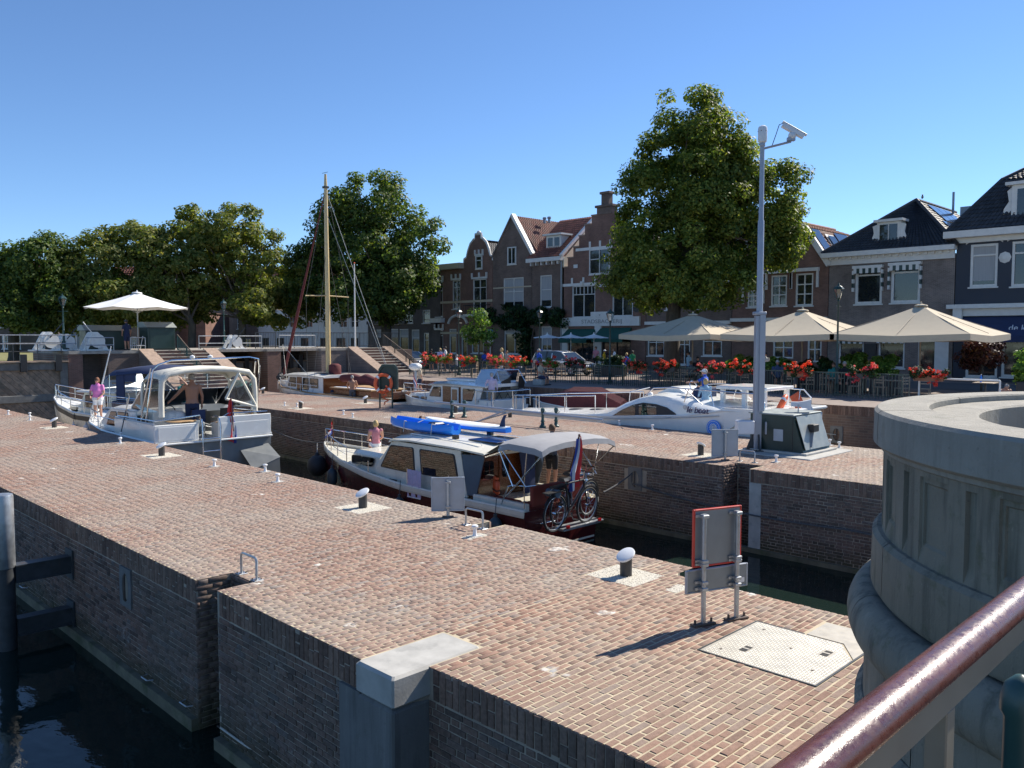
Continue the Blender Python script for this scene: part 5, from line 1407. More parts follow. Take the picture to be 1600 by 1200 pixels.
# lower grey transom with lit facet and swim platform
O('counter', MB().prism([(-.02, -.95, .95), (-.02, -2.05, 1.3), (-.02, -2.1, .0), (-.02, -.9, .0)], (-.75, 0, 0)), 'hull_grey', B2)
O('counter_facet', MB().add([(-.03, -.9, 1.6), (-.03, -2.0, 1.75), (-.78, -2.08, 1.3), (-.78, -1.0, .95)], [(0, 1, 2, 3)]), 'hull_grey', B2)
O('swim_platform', MB().bbox(-.8, -.8, .55, -.02, 1.5, .62, .02), 'hull_grey', B2)
O('engine_vent', MB().bbox(-.5, -.75, .62, -.03, .35, 1.15, .03), 'plastic_black', B2)
O('outboard_bracket', MB().bbox(-.62, -1.0, .45, -.52, -.55, 1.05, .03).bbox(-.7, -.95, .4, -.62, -.6, .5, .02), 'plastic_white', B2)
# stern ladder
for y in (.52, -.12):
    O('ladder_rail', MB().tube([(.5, y, 2.82), (.1, y, 2.86), (-.06, y, 2.8), (-.13, y, 2.6), (-.13, y, .95)], .028, 8), 'stainless', B2, 40)
for z in (1.25, 1.68, 2.12): O('ladder_rung', MB().tube([(-.13, .52, z), (-.13, -.12, z)], .022, 6), 'stainless', B2)
O('deck_rail', MB().tube([(3.4, 2.08, 2.8), (1.8, 2.08, 2.83), (.1, 2.06, 2.84), (.02, 1.9, 2.85), (.02, .55, 2.95), (.0, .5, 2.6)], .024, 8).tube([(.0, -.1, 2.75), (.02, -.5, 2.95), (.02, -2.0, 2.93), (.3, -2.08, 2.9), (3.4, -2.08, 2.85)], .024, 8), 'stainless', B2, 40)
O('chain', MB().tube([(.02, .5, 2.7), (.02, .2, 2.6), (.02, -.1, 2.72)], .012, 5), 'rope', B2)
# deckhouse and low cabin
for sg in (1, -1):
    y = 1.75 * sg
    O('cabin_side', MB().prism([(x, y, z) for x, z in [(2.6, 2.06), (2.6, 3.05), (5.0, 3.0), (6.2, 2.3), (6.3, 2.1)]], (0, -.05 * sg, 0)), 'hull_white', B2)
    window(B2, [(5.55, 2.3), (5.05, 2.85), (4.45, 2.88), (4.45, 2.3)], y, sg)
    window(B2, [(4.35, 2.3), (4.35, 2.88), (3.3, 2.9), (3.3, 2.3)], y, sg)
lc = MB(); rings = []
for x, z in ((2.5, 3.05), (5.0, 3.0), (6.2, 2.34), (6.3, 2.1)): rings.append([(x, yy, z + d) for yy, d in ((-1.78, -.04), (-1.4, .05), (0, .1), (1.4, .05), (1.78, -.04), (1.7, -.2), (-1.7, -.2))])
lc.loft(rings); O('cabin_top', lc, 'hull_white', B2, 30)
O('fore_hatch', MB().bbox(6.9, -.5, 2.25, 7.9, .5, 2.42, .03), 'hull_white', B2)
# windscreen with white frame
for sg in (1, -1):
    wq = [(3.3, 3.06), (2.4, 3.7), (1.75, 3.68), (1.75, 3.04)]
    window(B2, wq, 1.62 * sg, sg, name='side_screen')
O('windscreen', MB().prism([(3.35, -1.6, 3.06), (3.39, -1.6, 3.07), (2.46, -1.6, 3.72), (2.42, -1.6, 3.71)], (0, 3.2, 0)), 'boat_glass', B2)
for y in (-1.6, -.55, .55, 1.6): O('screen_bar', MB().beam((3.38, y, 3.06), (2.43, y, 3.73), .05, .05), 'hull_white', B2)
# canopy on hoops
cp = MB(); rings = []
arch = lambda x, w, z, k: [(x, -w, z - 1.55 * k), (x, -w, z - .8), (x, -w * .98, z - .35), (x, -w * .86, z - .1), (x, -w * .5, z), (x, 0, z + .04), (x, w * .5, z), (x, w * .86, z - .1), (x, w * .98, z - .35), (x, w, z - .8), (x, w, z - 1.55 * k)]
roof = [[p for p in arch(x, w, z, 1)[2:-2]] for x, w, z in ((.35, 1.72, 4.48), (.45, 1.74, 4.55), (1.2, 1.74, 4.6), (2.0, 1.7, 4.5), (2.3, 1.66, 4.32))]
cp.loft(roof, caps=False, closed=False); O('canopy_top', cp, 'canvas_cream', B2, 50)
for x, z, w, m_, rr in ((.38, 4.48, 1.72, 'canvas_cream', .1), (2.2, 4.36, 1.66, 'canvas_cream', .06)):
    O('canopy_hoop', MB().tube(arch(x, w, z, 1), rr, 8), m_, B2, 50)
for sg in (1, -1):
    O('clear_side', MB().add([(2.2, 1.66 * sg, 4.0), (3.15, 1.62 * sg, 3.25), (2.0, 1.72 * sg, 3.0), (.5, 1.74 * sg, 3.1), (.45, 1.73 * sg, 4.1)], [(0, 1, 2, 3, 4)]), 'clear_vinyl', B2)
O('front_vinyl', MB().add([(2.3, -1.4, 4.25), (2.3, 1.4, 4.25), (3.3, 1.5, 3.1), (3.3, -1.5, 3.1)], [(0, 1, 2, 3)]), 'clear_vinyl', B2)
# rolled triangular flap at the far side of the rear opening
for a, b in (((.3, -1.72, 3.1), (.3, -.55, 3.45)), ((.3, -.55, 3.45), (.3, -1.05, 4.35)), ((.3, -1.05, 4.35), (.3, -1.7, 3.15)), ((.32, -1.72, 2.75), (.32, -1.5, 3.3))): O('flap_edge', MB().tube([a, b], .05, 6), 'hull_cream', B2)
O('flap_window', MB().add([(.31, -1.62, 3.2), (.31, -.62, 3.48), (.31, -1.05, 4.25), (.31, -1.6, 4.1)], [(0, 1, 2, 3)]), 'clear_vinyl', B2)
# tube arch over the canopy
O('radar_arch', MB().tube([(1.05, 2.0, 2.72), (.55, 1.9, 4.55), (.5, 1.75, 4.72), (.5, 1.3, 4.86), (.5, -1.6, 4.92), (.5, -1.95, 4.85), (.55, -2.02, 4.6), (.9, -2.05, 2.75)], .032, 8), 'stainless', B2, 40)
O('arch_brace', MB().tube([(1.5, 2.0, 2.72), (.75, 1.9, 4.6)], .026, 8), 'stainless', B2); O('arch_brace', MB().tube([(1.35, -2.05, 2.75), (.8, -2.0, 4.75)], .026, 8), 'stainless', B2)
for z in (3.1, 3.5): O('arch_step', MB().tube([(.83, -2.05, z), (1.2, -2.05, z)], .02, 6), 'stainless', B2)
for y in (.55, -.1): O('nav_dome', MB().lathe([(.05, 4.88), (.09, 4.94), (.08, 5.0), (.001, 5.04)], 10, (.5, y, 0)), 'plastic_white', B2, 40)
pulpit(B2, [(c[-1][0], c[-1][1] - .08, c[-1][2]) for c in c2[11::3]] + [(10.85, 0, 2.5)] + [(c[-1][0], -c[-1][1] + .08, c[-1][2]) for c in c2[11::3]][::-1], .55, .024)
O('side_rail', MB().tube([(3.6, 2.05, 2.6), (5.0, 2.02, 2.62), (6.2, 1.93, 2.6), (6.6, 1.88, 2.3)], .018, 6), 'stainless', B2)
O('helm_console', MB().bbox(2.2, .2, 2.1, 2.7, 1.3, 3.05, .03), 'hull_white', B2)
O('helm_wheel', MB().tube([(2.1, .75 + .22 * math.cos(a), 2.95 + .22 * math.sin(a)) for a in np.linspace(0, 6.283, 21)[:-1]], .016, 6, closed=True), 'plastic_black', B2)
def onB2(x, y, z): return (13.1 - y, 27.9 + x, WL + z)
def folding_chair(loc, rz, label, m='canvas_navy', h=1.0):
    t = thing('folding_chair', label, 'chair', loc, rz, 'dark folding deck chairs')
    for s_ in (-.26, .26):
        O('leg', MB().tube([(-.25, s_, 0), (.2, s_, .45), (.28, s_, h)], .014, 6), 'plastic_black', t)
        O('leg', MB().tube([(.25, s_, 0), (-.22, s_, .45)], .014, 6), 'plastic_black', t)
    O('seat', MB().bbox(-.24, -.25, .42, .22, .25, .455, .01), m, t)
    O('backrest', MB().prism([(.21, -.24, .5), (.28, -.24, h), (.265, -.24, h), (.195, -.24, .5)], (0, .48, 0)), m, t)
    return t
folding_chair(onB2(.75, .35, 2.1), R(-95), 'dark folding chair behind the flag ladder on the white cruiser')
folding_chair(onB2(.85, -.7, 2.1), R(-85), 'dark folding chair left of the stern locker on the white cruiser', 'plastic_black')
t = thing('deck_table', 'round wooden table edge behind the stern rail of the white cruiser', 'table', onB2(.55, 1.0, 2.1)); O('top', MB().lathe([(.001, .66), (.5, .66), (.52, .645), (.5, .63), (.001, .63)], 24), 'teak', t, 40); O('leg', MB().tube([(0, 0, 0), (0, 0, .63)], .04, 8), 'stainless', t)
t = thing('laundry_pile', 'pile of white cloth and blue cover on the white cruiser deck', 'cloth', onB2(1.7, .75, 2.75)); O('heap', MB().ball((0, 0, 0), (.35, .45, .28), 12, 7).ball((.1, -.3, .05), (.25, .3, .22), 10, 6), 'cloth_white', t, 60); O('cover', MB().bbox(-.1, -1.5, -.5, .5, -.55, .0, .1), 'canvas_slate', t, 60)
hang_flag(onB2(-.1, -.62, 2.3), 1.15, 'limp red white blue flag at the white cruiser stern', .36, 1.5, R(90), .12, ('flag_blue', 'flag_red', 'flag_red'))
O('boat_tie', MB().tube([(0, 0, .18), (1.4, 3.0, 1.2), (1.5, 3.4, 1.3)], .02, 6), 'rope_dark', thing('mooring_rope', 'dark rope from the white cruiser canopy down to a mooring pin', 'rope', (10.45, 29.44, 0)))

# ---------------------------------------------------------------- cream and navy boat in front of the gate
B3 = thing('motor_yacht', 'small cream and navy boat with navy canopy by the lock gate', 'boat', (16.2, 37.6, WL), R(108))
c3 = hull(B3, [(0, 1.45, 1.9, 1.3, .3), (3, 1.5, 1.9, 1.35, .3), (6, 1.35, 2.02, 1.1, .35), (7.8, .9, 2.3, .5, .4), (9.0, .3, 2.55, .1, .5), (9.3, .03, 2.62, 0, .55)], ['hull_cream', 'hull_navy'], band='hull_white')
for sg in (1, -1):
    O('dark_stripe', MB().loft([[(c[-1][0], sg * (c[-1][1] + .012), c[-1][2] - .32), (c[-1][0], sg * (c[-1][1] + .018), c[-1][2] - .1)] for c in c3], caps=False, closed=False), 'black_paint', B3)
O('navy_coaming', MB().bbox(0, -1.42, 1.85, 3.2, 1.42, 2.7, .05), 'hull_navy', B3)
O('cabin', MB().loft([[(x, -w, 1.95), (x, -w * .95, z), (x, w * .95, z), (x, w, 1.95)] for x, w, z in ((3.2, 1.2, 3.0), (5.5, 1.15, 3.0), (5.9, 1.1, 2.4), (7.0, .8, 2.3), (7.2, .75, 2.15))]), 'hull_cream', B3)
O('cabin_roof', MB().bbox(3.0, -1.35, 3.0, 5.8, 1.35, 3.1, .03), 'hull_white', B3)
for q in ([(5.3, 2.3), (5.3, 2.9), (4.6, 2.9), (4.6, 2.3)], [(4.45, 2.3), (4.45, 2.9), (3.7, 2.9), (3.7, 2.3)]): window(B3, q, 1.21, 1)
for q in ([(6.7, 2.05), (6.7, 2.22), (6.1, 2.25), (6.1, 2.05)],): window(B3, q, 1.0, 1)
cp = MB(); cp.loft([[(x, y, z + d) for y, d in ((-1.4, -.3), (-1.2, -.05), (0, .08), (1.2, -.05), (1.4, -.3))] for x, z in ((3.6, 3.95), (3.2, 4.15), (1.5, 4.3), (.0, 4.28), (-.2, 4.1))], caps=False, closed=False); O('canopy', cp, 'canvas_navy', B3, 50)
O('canopy_flap', MB().bbox(2.4, 1.25, 2.7, 2.95, 1.33, 4.05, .03).bbox(1.6, 1.25, 3.6, 2.4, 1.31, 4.0, .03), 'canvas_navy', B3)
for x in (3.3, 1.5, 0): [O('canopy_tube', MB().tube([(x, 1.4 * q, 2.0), (x, 1.38 * q, 3.9)], .02, 6), 'stainless', B3) for q in (1, -1)]
O('clear_front', MB().add([(3.7, 1.3, 3.85), (4.2, 1.2, 3.1), (4.2, -1.2, 3.1), (3.7, -1.3, 3.85)], [(0, 1, 2, 3)]), 'clear_vinyl', B3)
O('inner_frame', MB().tube([(2.8, -1.3, 3.4), (.1, -1.3, 3.4)], .025, 6).tube([(2.8, -1.3, 3.4), (1.5, -1.3, 2.7)], .02, 6), 'hull_white', B3)
O('dinghy_cover', MB().ball((.9, .9, 2.9), (.9, .45, .4), 14, 8), 'canvas_navy', B3, 50)
pulpit(B3, [(c[-1][0], c[-1][1] - .06, c[-1][2]) for c in c3[8::3]] + [(9.28, 0, 2.62)] + [(c[-1][0], -c[-1][1] + .06, c[-1][2]) for c in c3[8::3]][::-1], .6, .024)
O('antenna_pole', MB().tube([(5.0, .6, 3.1), (4.3, .5, 5.2)], [.035, .02], 8), 'plastic_white', B3); O('roof_rack', MB().bbox(4.4, -.3, 3.1, 5.0, .6, 3.25, .03), 'hull_white', B3)
O('wood_seat', MB().bbox(3.2, .2, 3.45, 3.8, .9, 3.5, .01), 'teak', B3)
O('side_rail', MB().tube([(0, 1.44, 2.75), (3.1, 1.44, 2.78)], .02, 6), 'stainless', B3)
for x in (5.0, 5.9): fender(16.2 - 9.3 * .0 - (x) * math.sin(R(18)) - 1.35, 37.6 + x * math.cos(R(18)) - .4, WL + 1.2, .6, .13, 'white fender on the cream boat hull, %s one' % ('right' if x < 5.5 else 'left'), 'plastic_white')

# ---------------------------------------------------------------- sailing boat with the wooden mast
W2L = -.95
B4 = thing('sailing_boat', 'old sailing boat with tall wooden mast, white wheelhouse and maroon sails', 'boat', (28.3, 36.3, W2L), R(90))
c4 = hull(B4, [(0, 1.3, 1.0, 1.0, .1), (3, 1.55, .95, 1.4, .1), (8, 1.6, 1.0, 1.4, .1), (12, 1.1, 1.15, .8, .1), (13.8, .35, 1.3, .1, .15), (14.2, .03, 1.35, 0, .2)], ['hull_white', 'antifoul'], band='teak')
for sg in (1, -1):
    y = 1.1 * sg
    O('wheelhouse_side', MB().prism([(x, y, z) for x, z in [(7.1, .95), (7.1, 1.98), (11.1, 1.98), (11.5, .95)]], (0, -.05 * sg, 0)), 'hull_white', B4)
    for q in ([(11.2, 1.25), (10.95, 1.85), (10.2, 1.85), (10.2, 1.25)], [(9.4, 1.1), (9.4, 1.85), (8.7, 1.85), (8.7, 1.1)], [(8.6, 1.25), (8.6, 1.85), (7.6, 1.85), (7.6, 1.25)]): window(B4, q, y, sg)
    O('wheelhouse_door', MB().bbox(9.5, y - .02, .95, 10.1, y + .02, 1.88, .01), 'varnish', B4)
rf = MB().loft([[(x, -1.3, z), (x, -.7, z + .1), (x, .7, z + .1), (x, 1.3, z), (x, 1.25, z - .07), (x, -1.25, z - .07)] for x, z in ((6.7, 1.98), (9, 2.06), (11.2, 2.0), (11.4, 1.96))]); O('wheelhouse_roof', rf, 'hull_white', B4, 30)
O('roof_panel', MB().bbox(7.1, -.7, 2.16, 8.6, .7, 2.19, .01), 'solar', B4)
O('front_screen', MB().prism([(11.1, -1.05, 1.92), (11.5, -1.05, 1.15), (11.53, -1.05, 1.16), (11.13, -1.05, 1.94)], (0, 2.1, 0)), 'boat_glass', B4)
O('fore_deck_box', MB().bbox(11.6, -.6, 1.1, 13.2, .6, 1.55, .04), 'hull_white', B4)
O('aft_bulkhead', MB().box(7.0, -1.1, .95, 7.06, 1.1, 1.95), 'varnish', B4)
O('mast', MB().tube([(8.2, 0, .9), (8.2, 0, 7), (8.25, 0, 13.6), (8.25, 0, 14.4)], [.16, .15, .11, .07], 12), 'mast_wood', B4, 40)
O('mast_head', MB().cbox(8.25, 0, 13.6, .3, .3, .12).tube([(8.0, 0, 14.5), (8.6, 0, 14.5)], .015, 5), 'dark_steel', B4)
O('spreader', MB().tube([(8.2, 1.55, 6.9), (8.2, 0, 6.95), (8.2, -1.55, 6.9)], .035, 8), 'mast_wood', B4)
for sg in (1, -1):
    O('shroud', MB().tube([(8.2, 1.5 * sg, 1.0), (8.2, 1.5 * sg, 6.9), (8.2, .1 * sg, 13.2)], .012, 4).tube([(7.6, 1.5 * sg, 1.0), (8.2, .1 * sg, 9.5)], .012, 4), 'rope_dark', B4)
O('back_stay', MB().tube([(.3, .6, 1.0), (8.2, 0, 13.4)], .018, 4).tube([(2.8, -1.2, 1.0), (8.2, 0, 12.0)], .016, 4), 'rope', B4)
ps = [Vector((13.9, 0, 1.35)).lerp(Vector((8.4, 0, 13.2)), k / 22) for k in range(23)]
O('furled_jib', MB().tube(ps, [.03 + .10 * math.sin(math.pi * min(1, (k / 22) ** .6)) * (1 - k / 30) for k in range(23)], 8), 'canvas_maroon', B4, 60)
O('halyard', MB().tube([(13.2, .3, 3.9), (9.4, .8, 2.1)], .015, 4).tube([(13.2, .3, 3.9), (11.6, .9, 1.2)], .015, 4), 'rope', B4)
O('boom', MB().tube([(8.0, 0, 1.9), (2.2, 0, 1.65)], .08, 8), 'mast_wood', B4)
ps = [(7.9 - 5.6 * k / 12, .04 * math.sin(k * 2.1), 1.98 - .22 * k / 12 + .06 * math.sin(k * 1.7)) for k in range(13)]
O('furled_main', MB().tube(ps, [.10 + .20 * math.sin(math.pi * (.25 + .75 * (12 - k) / 12)) + .04 * math.sin(k * 2.5) for k in range(13)], 10), 'canvas_maroon', B4, 60)
O('sail_bundle', MB().bbox(7.0, -.2, 1.9, 7.7, .35, 2.75, .12), 'canvas_maroon', B4, 60)
O('aft_cabin', MB().bbox(2.0, -1.2, .95, 6.0, 1.2, 1.35, .05), 'varnish', B4); O('aft_top', MB().bbox(1.9, -1.28, 1.35, 6.1, 1.28, 1.42, .02), 'teak', B4)
O('table_runner', MB().box(2.1, .3, 1.422, 5.9, 1.1, 1.44), 'canvas_white', B4)
O('transom_panel', MB().bbox(.0, -1.2, .8, .08, 1.2, 1.4, .02), 'varnish', B4)
pulpit(B4, [(12.4, .95, 1.15), (13.3, .6, 1.25), (14.1, .1, 1.35), (14.1, -.1, 1.35), (13.3, -.6, 1.25), (12.4, -.95, 1.15)], .55, .024, m='white_paint')
O('side_rails', MB().tube([(12.3, 1.0, 1.6), (9.8, 1.55, 1.5), (7.0, 1.58, 1.45)], .018, 6), 'white_paint', B4)
for x in (12.3, 11.2, 10.2, 9.0, 7.8): O('stanchion', MB().tube([(x, 1.52 if x < 11 else 1.2, 1.0), (x, 1.52 if x < 11 else 1.2, 1.52)], .015, 6), 'white_paint', B4)
for x, y in ((13.4, .35), (12.9, .75)):
    fender(28.3 - y, 36.3 + x, W2L + 1.75, .4, .2, 'black round fender on the sailing boat bow, %s one' % ('left' if x > 13 else 'right'), 'rubber')
# ---------------------------------------------------------------- white cabin boat with low cockpit
B5 = thing('cabin_boat', 'white cabin boat with open side door moored behind the far pier', 'boat', (28.8, 29.0, W2L), R(90))
c5 = hull(B5, [(0, 1.35, .95, 1.2, .15), (3, 1.5, .95, 1.35, .15), (6, 1.3, 1.1, 1.05, .15), (8, .55, 1.25, .2, .2), (8.6, .03, 1.32, 0, .25)], ['hull_white', 'hull_green'], band='hull_white')
for sg in (1, -1):
    y = 1.25 * sg
    O('cabin_side', MB().prism([(x, y, z) for x, z in [(1.0, .9), (.55, 1.95), (4.4, 1.95), (4.9, 1.25), (4.95, .95)]], (0, -.04 * sg, 0)), 'hull_white', B5)
    for q in ([(4.7, 1.3), (4.35, 1.82), (3.75, 1.82), (3.75, 1.3)], [(2.05, 1.2), (2.05, 1.82), (1.1, 1.82), (1.35, 1.2)]): window(B5, q, y, sg)
    O('side_door', MB().bbox(2.2, y - .015, .95, 3.6, y + .02, 1.88, .01), 'varnish', B5)
    d_ = O('open_door', MB().box(2.3, y + .05 * sg, .95, 2.85, y + .09 * sg, 1.85), 'hull_white', B5); O('pane', MB().box(2.38, y + .1 * sg, 1.2, 2.77, y + .105 * sg, 1.75), 'boat_glass', d_)
    for q in ([(6.3, .9), (6.3, 1.12), (5.7, 1.12), (5.7, .9)], [(5.5, .9), (5.5, 1.12), (5.0, 1.12), (5.0, .9)]): window(B5, [(a, b + .12) for a, b in q], 1.16, 1) if sg > 0 else None
O('cabin_roof', MB().loft([[(x, -1.4, z), (x, -.9, z + .1), (x, .9, z + .1), (x, 1.4, z), (x, 1.35, z - .06), (x, -1.35, z - .06)] for x, z in ((.3, 1.98), (3, 2.03), (4.5, 1.97), (4.65, 1.92))]), 'hull_white', B5, 30)
O('roof_hatch', MB().bbox(1.9, -.6, 2.12, 4.1, .6, 2.25, .04), 'hull_white', B5)
O('fore_cabin', MB().loft([[(x, -w, 1.0), (x, -w * .9, z), (x, w * .9, z), (x, w, 1.0)] for x, w, z in ((4.8, 1.15, 1.4), (6.5, .95, 1.38), (7.2, .7, 1.25))]), 'hull_white', B5)
for p in (((.9, -.9), (.9, .9)), ):
    for x in (1.2, .1): O('fly_screen', MB().add([(x + .35, -.9, 2.1), (x + .35, .9, 2.1), (x, .75, 2.75), (x, -.75, 2.75)], [(0, 1, 2, 3)]), 'clear_vinyl', B5)
O('screen_frame', MB().tube([(1.5, .92, 2.1), (1.2, .78, 2.76), (.1, .78, 2.76), (-.3, .9, 2.1)], .02, 6).tube([(1.5, -.92, 2.1), (1.2, -.78, 2.76), (.1, -.78, 2.76), (-.3, -.9, 2.1)], .02, 6).tube([(1.2, .78, 2.76), (1.2, -.78, 2.76)], .02, 6).tube([(.1, .78, 2.76), (.1, -.78, 2.76)], .02, 6), 'stainless', B5)
O('aft_deck', MB().bbox(.02, -1.25, .9, .95, 1.25, 1.3, .03), 'hull_white', B5)
pulpit(B5, [(1.0, 1.35, .95), (-.2, 1.3, .95), (-.25, 0, .95), (-.2, -1.3, .95), (1.0, -1.35, .95)], .8, .026)
pulpit(B5, [(5.0, 1.3, 1.05), (6.5, 1.05, 1.15), (7.8, .5, 1.25), (8.5, 0, 1.3), (7.8, -.5, 1.25), (6.5, -1.05, 1.15)], .5, .02)
O('roof_ladder', MB().tube([(.2, 1.3, 1.0), (.55, 1.0, 2.0)], .02, 6).tube([(-.1, 1.3, 1.0), (.25, 1.0, 2.0)], .02, 6), 'stainless', B5)
folding_chair((29.0, 29.6, .35), R(-100), 'black reclining chair back right of the lavender-shirted man', 'plastic_black', 1.15)
folding_chair((29.75, 29.35, .35), R(-80), 'second black chair back, behind the lavender-shirted man', 'plastic_black', 1.15)
flag_obj((28.6, 36.4, W2L + 1.0), 1.5, 'red white blue flag between the sailing boat and the white cabin boat', 1., R(80), .08, (.9, .5), fold=.1)
t = thing('outboard_motor', 'small outboard motor with white cowl right of the lifebuoy', 'outboard motor', (29.4, 37.2, .75), R(90))
O('cowl', MB().bbox(-.35, -.26, .8, .35, .26, 1.2, .12), 'plastic_white', t, 50); O('shaft', MB().bbox(-.08, -.06, -.6, .12, .06, .8, .03), 'sign_back', t)
t = thing('rubber_dinghy', 'grey rubber dinghy with dark hull between the sailing boat and the cabin boat', 'dinghy', (28.9, 34.6, W2L + .95), R(78))
O('tube', MB().tube([(1.3, .55, .1), (0, .6, .1), (-1.1, .45, .15), (-1.5, 0, .25), (-1.1, -.45, .15), (0, -.6, .1), (1.3, -.55, .1)], .2, 10), 'canvas_slate', t, 50); O('floor', MB().box(-1.2, -.5, -.02, 1.25, .5, .03), 'boat_trim_grey', t); O('thwart', MB().box(-.1, -.5, .2, .15, .5, .24), 'plastic_white', t)
t = thing('floating_jetty', 'dark floating jetty along the quay wall below the walking man', 'jetty', (30.75, 37.9, W2L))
O('deck', MB().bbox(-.7, -3.6, .75, .7, 3.6, .98, .03), 'gate_wood', t)
O('float', MB().box(-.65, -3.5, -.2, .65, 3.5, .75), 'antifoul', t)
t = thing('wooden_deck_chair', 'pale wooden folding chair on the dinghy side of the quay', 'chair', (30.5, 36.5, .03), R(60))
for s_ in (-.25, .25): O('leg', MB().beam((-.5, s_, 0), (.5, s_, .75), .03, .05), 'chair_wood', t); O('leg', MB().beam((.35, s_, 0), (-.3, s_, .8), .03, .05), 'chair_wood', t)
O('seat', MB().box(-.25, -.25, .34, .2, .25, .37), 'chair_wood', t)
# ---------------------------------------------------------------- big white hire boat
B6 = thing('hire_cruiser', 'big white hire cruiser with sweeping dark window and blue round emblem', 'boat', (28.4, 13.2, W2L), R(90))
c6 = hull(B6, [(0.9, 1.9, 1.7, 1.7, .3), (2.3, 1.95, 1.78, 1.8, .3), (4, 1.98, 1.45, 1.85, .25), (8, 1.95, 1.15, 1.75, .2), (11, 1.6, 1.05, 1.2, .2), (13.3, .95, .95, .5, .2), (14.8, .3, .85, .08, .25), (15.2, .03, .82, 0, .3)], ['hull_white', 'antifoul'])
sup = []
def cabin_prof(x):
    tab = [(1.0, 1.80), (2.2, 1.78), (4.0, 1.98), (5.4, 2.2), (6.7, 1.92), (7.9, 1.35), (9.2, 1.2), (12.5, 1.02), (14.2, .92)]
    return lerp_tab([(a, b) for a, b in tab], x)[0]
rings = []
for x in np.linspace(1.0, 14.2, 30):
    hb = max(lerp_tab([(0.9, 1.93), (8, 1.93), (11, 1.55), (13.3, .9), (14.8, .25)], x)[0], .05); z = cabin_prof(x); b = lerp_tab([(0.9, 1.6), (4, 1.4), (8, 1.1), (15, .8)], x)[0]
    rings.append([(x, -hb, b), (x, -hb * .985, b + (z - b) * .7), (x, -hb * .9, z - .03), (x, -hb * .6, z + .06), (x, 0, z + .1), (x, hb * .6, z + .06), (x, hb * .9, z - .03), (x, hb * .985, b + (z - b) * .7), (x, hb, b)])
O('coachroof', MB().loft(rings, caps=True), 'hull_white', B6, 40)
wp = [(7.5, 1.22), (7.0, 1.5), (6.5, 1.72), (6.0, 1.84), (5.4, 1.82), (4.9, 1.72), (4.5, 1.52), (4.42, 1.42), (4.6, 1.36), (5.6, 1.30)]
for sg in (1,):
    w_ = O('side_window', MB().prism([(x, 1.972, z) for x, z in wp], (0, -.06, 0)), 'rubber', B6)
    O('pane', MB().prism([(x, 1.98, z) for x, z in inset([p for p in wp if p[0] >= 6.35] + [(6.3, 1.74), (6.3, 1.27)], .1)], (0, -.006, 0)), 'boat_glass', w_)
    O('pane', MB().prism([(x, 1.98, z) for x, z in inset([(6.2, 1.28), (6.2, 1.76), (6.0, 1.8), (5.5, 1.78), (5.3, 1.74), (5.3, 1.32)], .08)], (0, -.006, 0)), 'boat_glass', w_)
O('trim_line', MB().tube([(8.3, 1.95, 1.06), (7, 1.995, 1.15), (5, 2.0, 1.3), (2.6, 1.985, 1.55)], .025, 6), 'boat_trim_grey', B6)
text('lettering', 'le boat', .34, 'text_navy', B6, (3.5, 2.0, 1.70), (R(90), 0, R(180)), .02, shear=.3)
O('emblem', MB().lathe([(.001, 0), (.29, 0), (.29, .02), (.001, .02)], 28).xf(Matrix.Translation((2.8, 1.99, 1.10)) @ Matrix.Rotation(R(-90), 4, 'X')), 'sup_blue', B6, 40)
em = MB()
for k in range(8): em.cbox(0, .0, .03, .018, .36, .012).xf(Matrix.Rotation(R(22.5 * k), 4, 'Z'), len(em.v) - 8)
em.tube([(.13 * math.cos(a), .13 * math.sin(a), .03) for a in np.linspace(0, 6.283, 25)[:-1]], .014, 5, closed=True); em.tube([(.245 * math.cos(a), .245 * math.sin(a), .024) for a in np.linspace(0, 6.283, 25)[:-1]], .009, 5, closed=True)
em.xf(Matrix.Translation((2.8, 1.99, 1.10)) @ Matrix.Rotation(R(-90), 4, 'X')); O('emblem_wheel', em, 'flag_white', B6)
O('port_light', MB().lathe([(.09, 0), (.09, .02), (.001, .025)], 14).xf(Matrix.Translation((4.05, 1.955, 1.78)) @ Matrix.Rotation(R(-90), 4, 'X')), 'boat_trim_grey', B6)
# aft deck house under the swoop, canopy box, helm
O('aft_house', MB().bbox(.4, -1.7, .3, 2.2, 1.7, 1.62, .03), 'hull_white', B6)
for x0, x1 in ((.55, 1.0), (1.1, 1.6), (1.7, 2.1)): O('aft_curtain', MB().box(x0, 1.701, .5, x1, 1.712, 1.45), 'canvas_slate', B6)
O('swoop', MB().prism([(x, 1.96, z) for x, z in [(2.4, .95), (2.1, 1.15), (1.6, 1.48), (.9, 1.7), (.6, 1.78), (.6, 1.86), (2.4, 1.86)]], (0, -.12, 0)), 'hull_white', B6)
O('deck_lid', MB().bbox(.3, -1.9, 1.72, 2.6, 1.9, 1.85, .04), 'hull_white', B6)
O('helm_pod', MB().loft([[(x, -w, 1.9), (x, -w, z), (x, w, z), (x, w, 1.9)] for x, w, z in ((4.7, .7, 2.1), (5.2, .75, 2.42), (5.5, .7, 2.45), (6.3, .5, 2.15))]), 'hull_white', B6)
O('helm_wheel', MB().tube([(4.75 + .1 * math.sin(a), .3 + .25 * math.cos(a), 2.45 + .22 * math.sin(a)) for a in np.linspace(0, 6.283, 21)[:-1]], .018, 6, closed=True), 'stainless', B6)
O('helm_seat', MB().bbox(4.0, -.2, 1.9, 4.4, .9, 2.45, .05), 'canvas_navy', B6)
O('sun_table', MB().bbox(1.3, -1.2, 2.45, 3.4, .9, 2.58, .03), 'hull_white', B6)
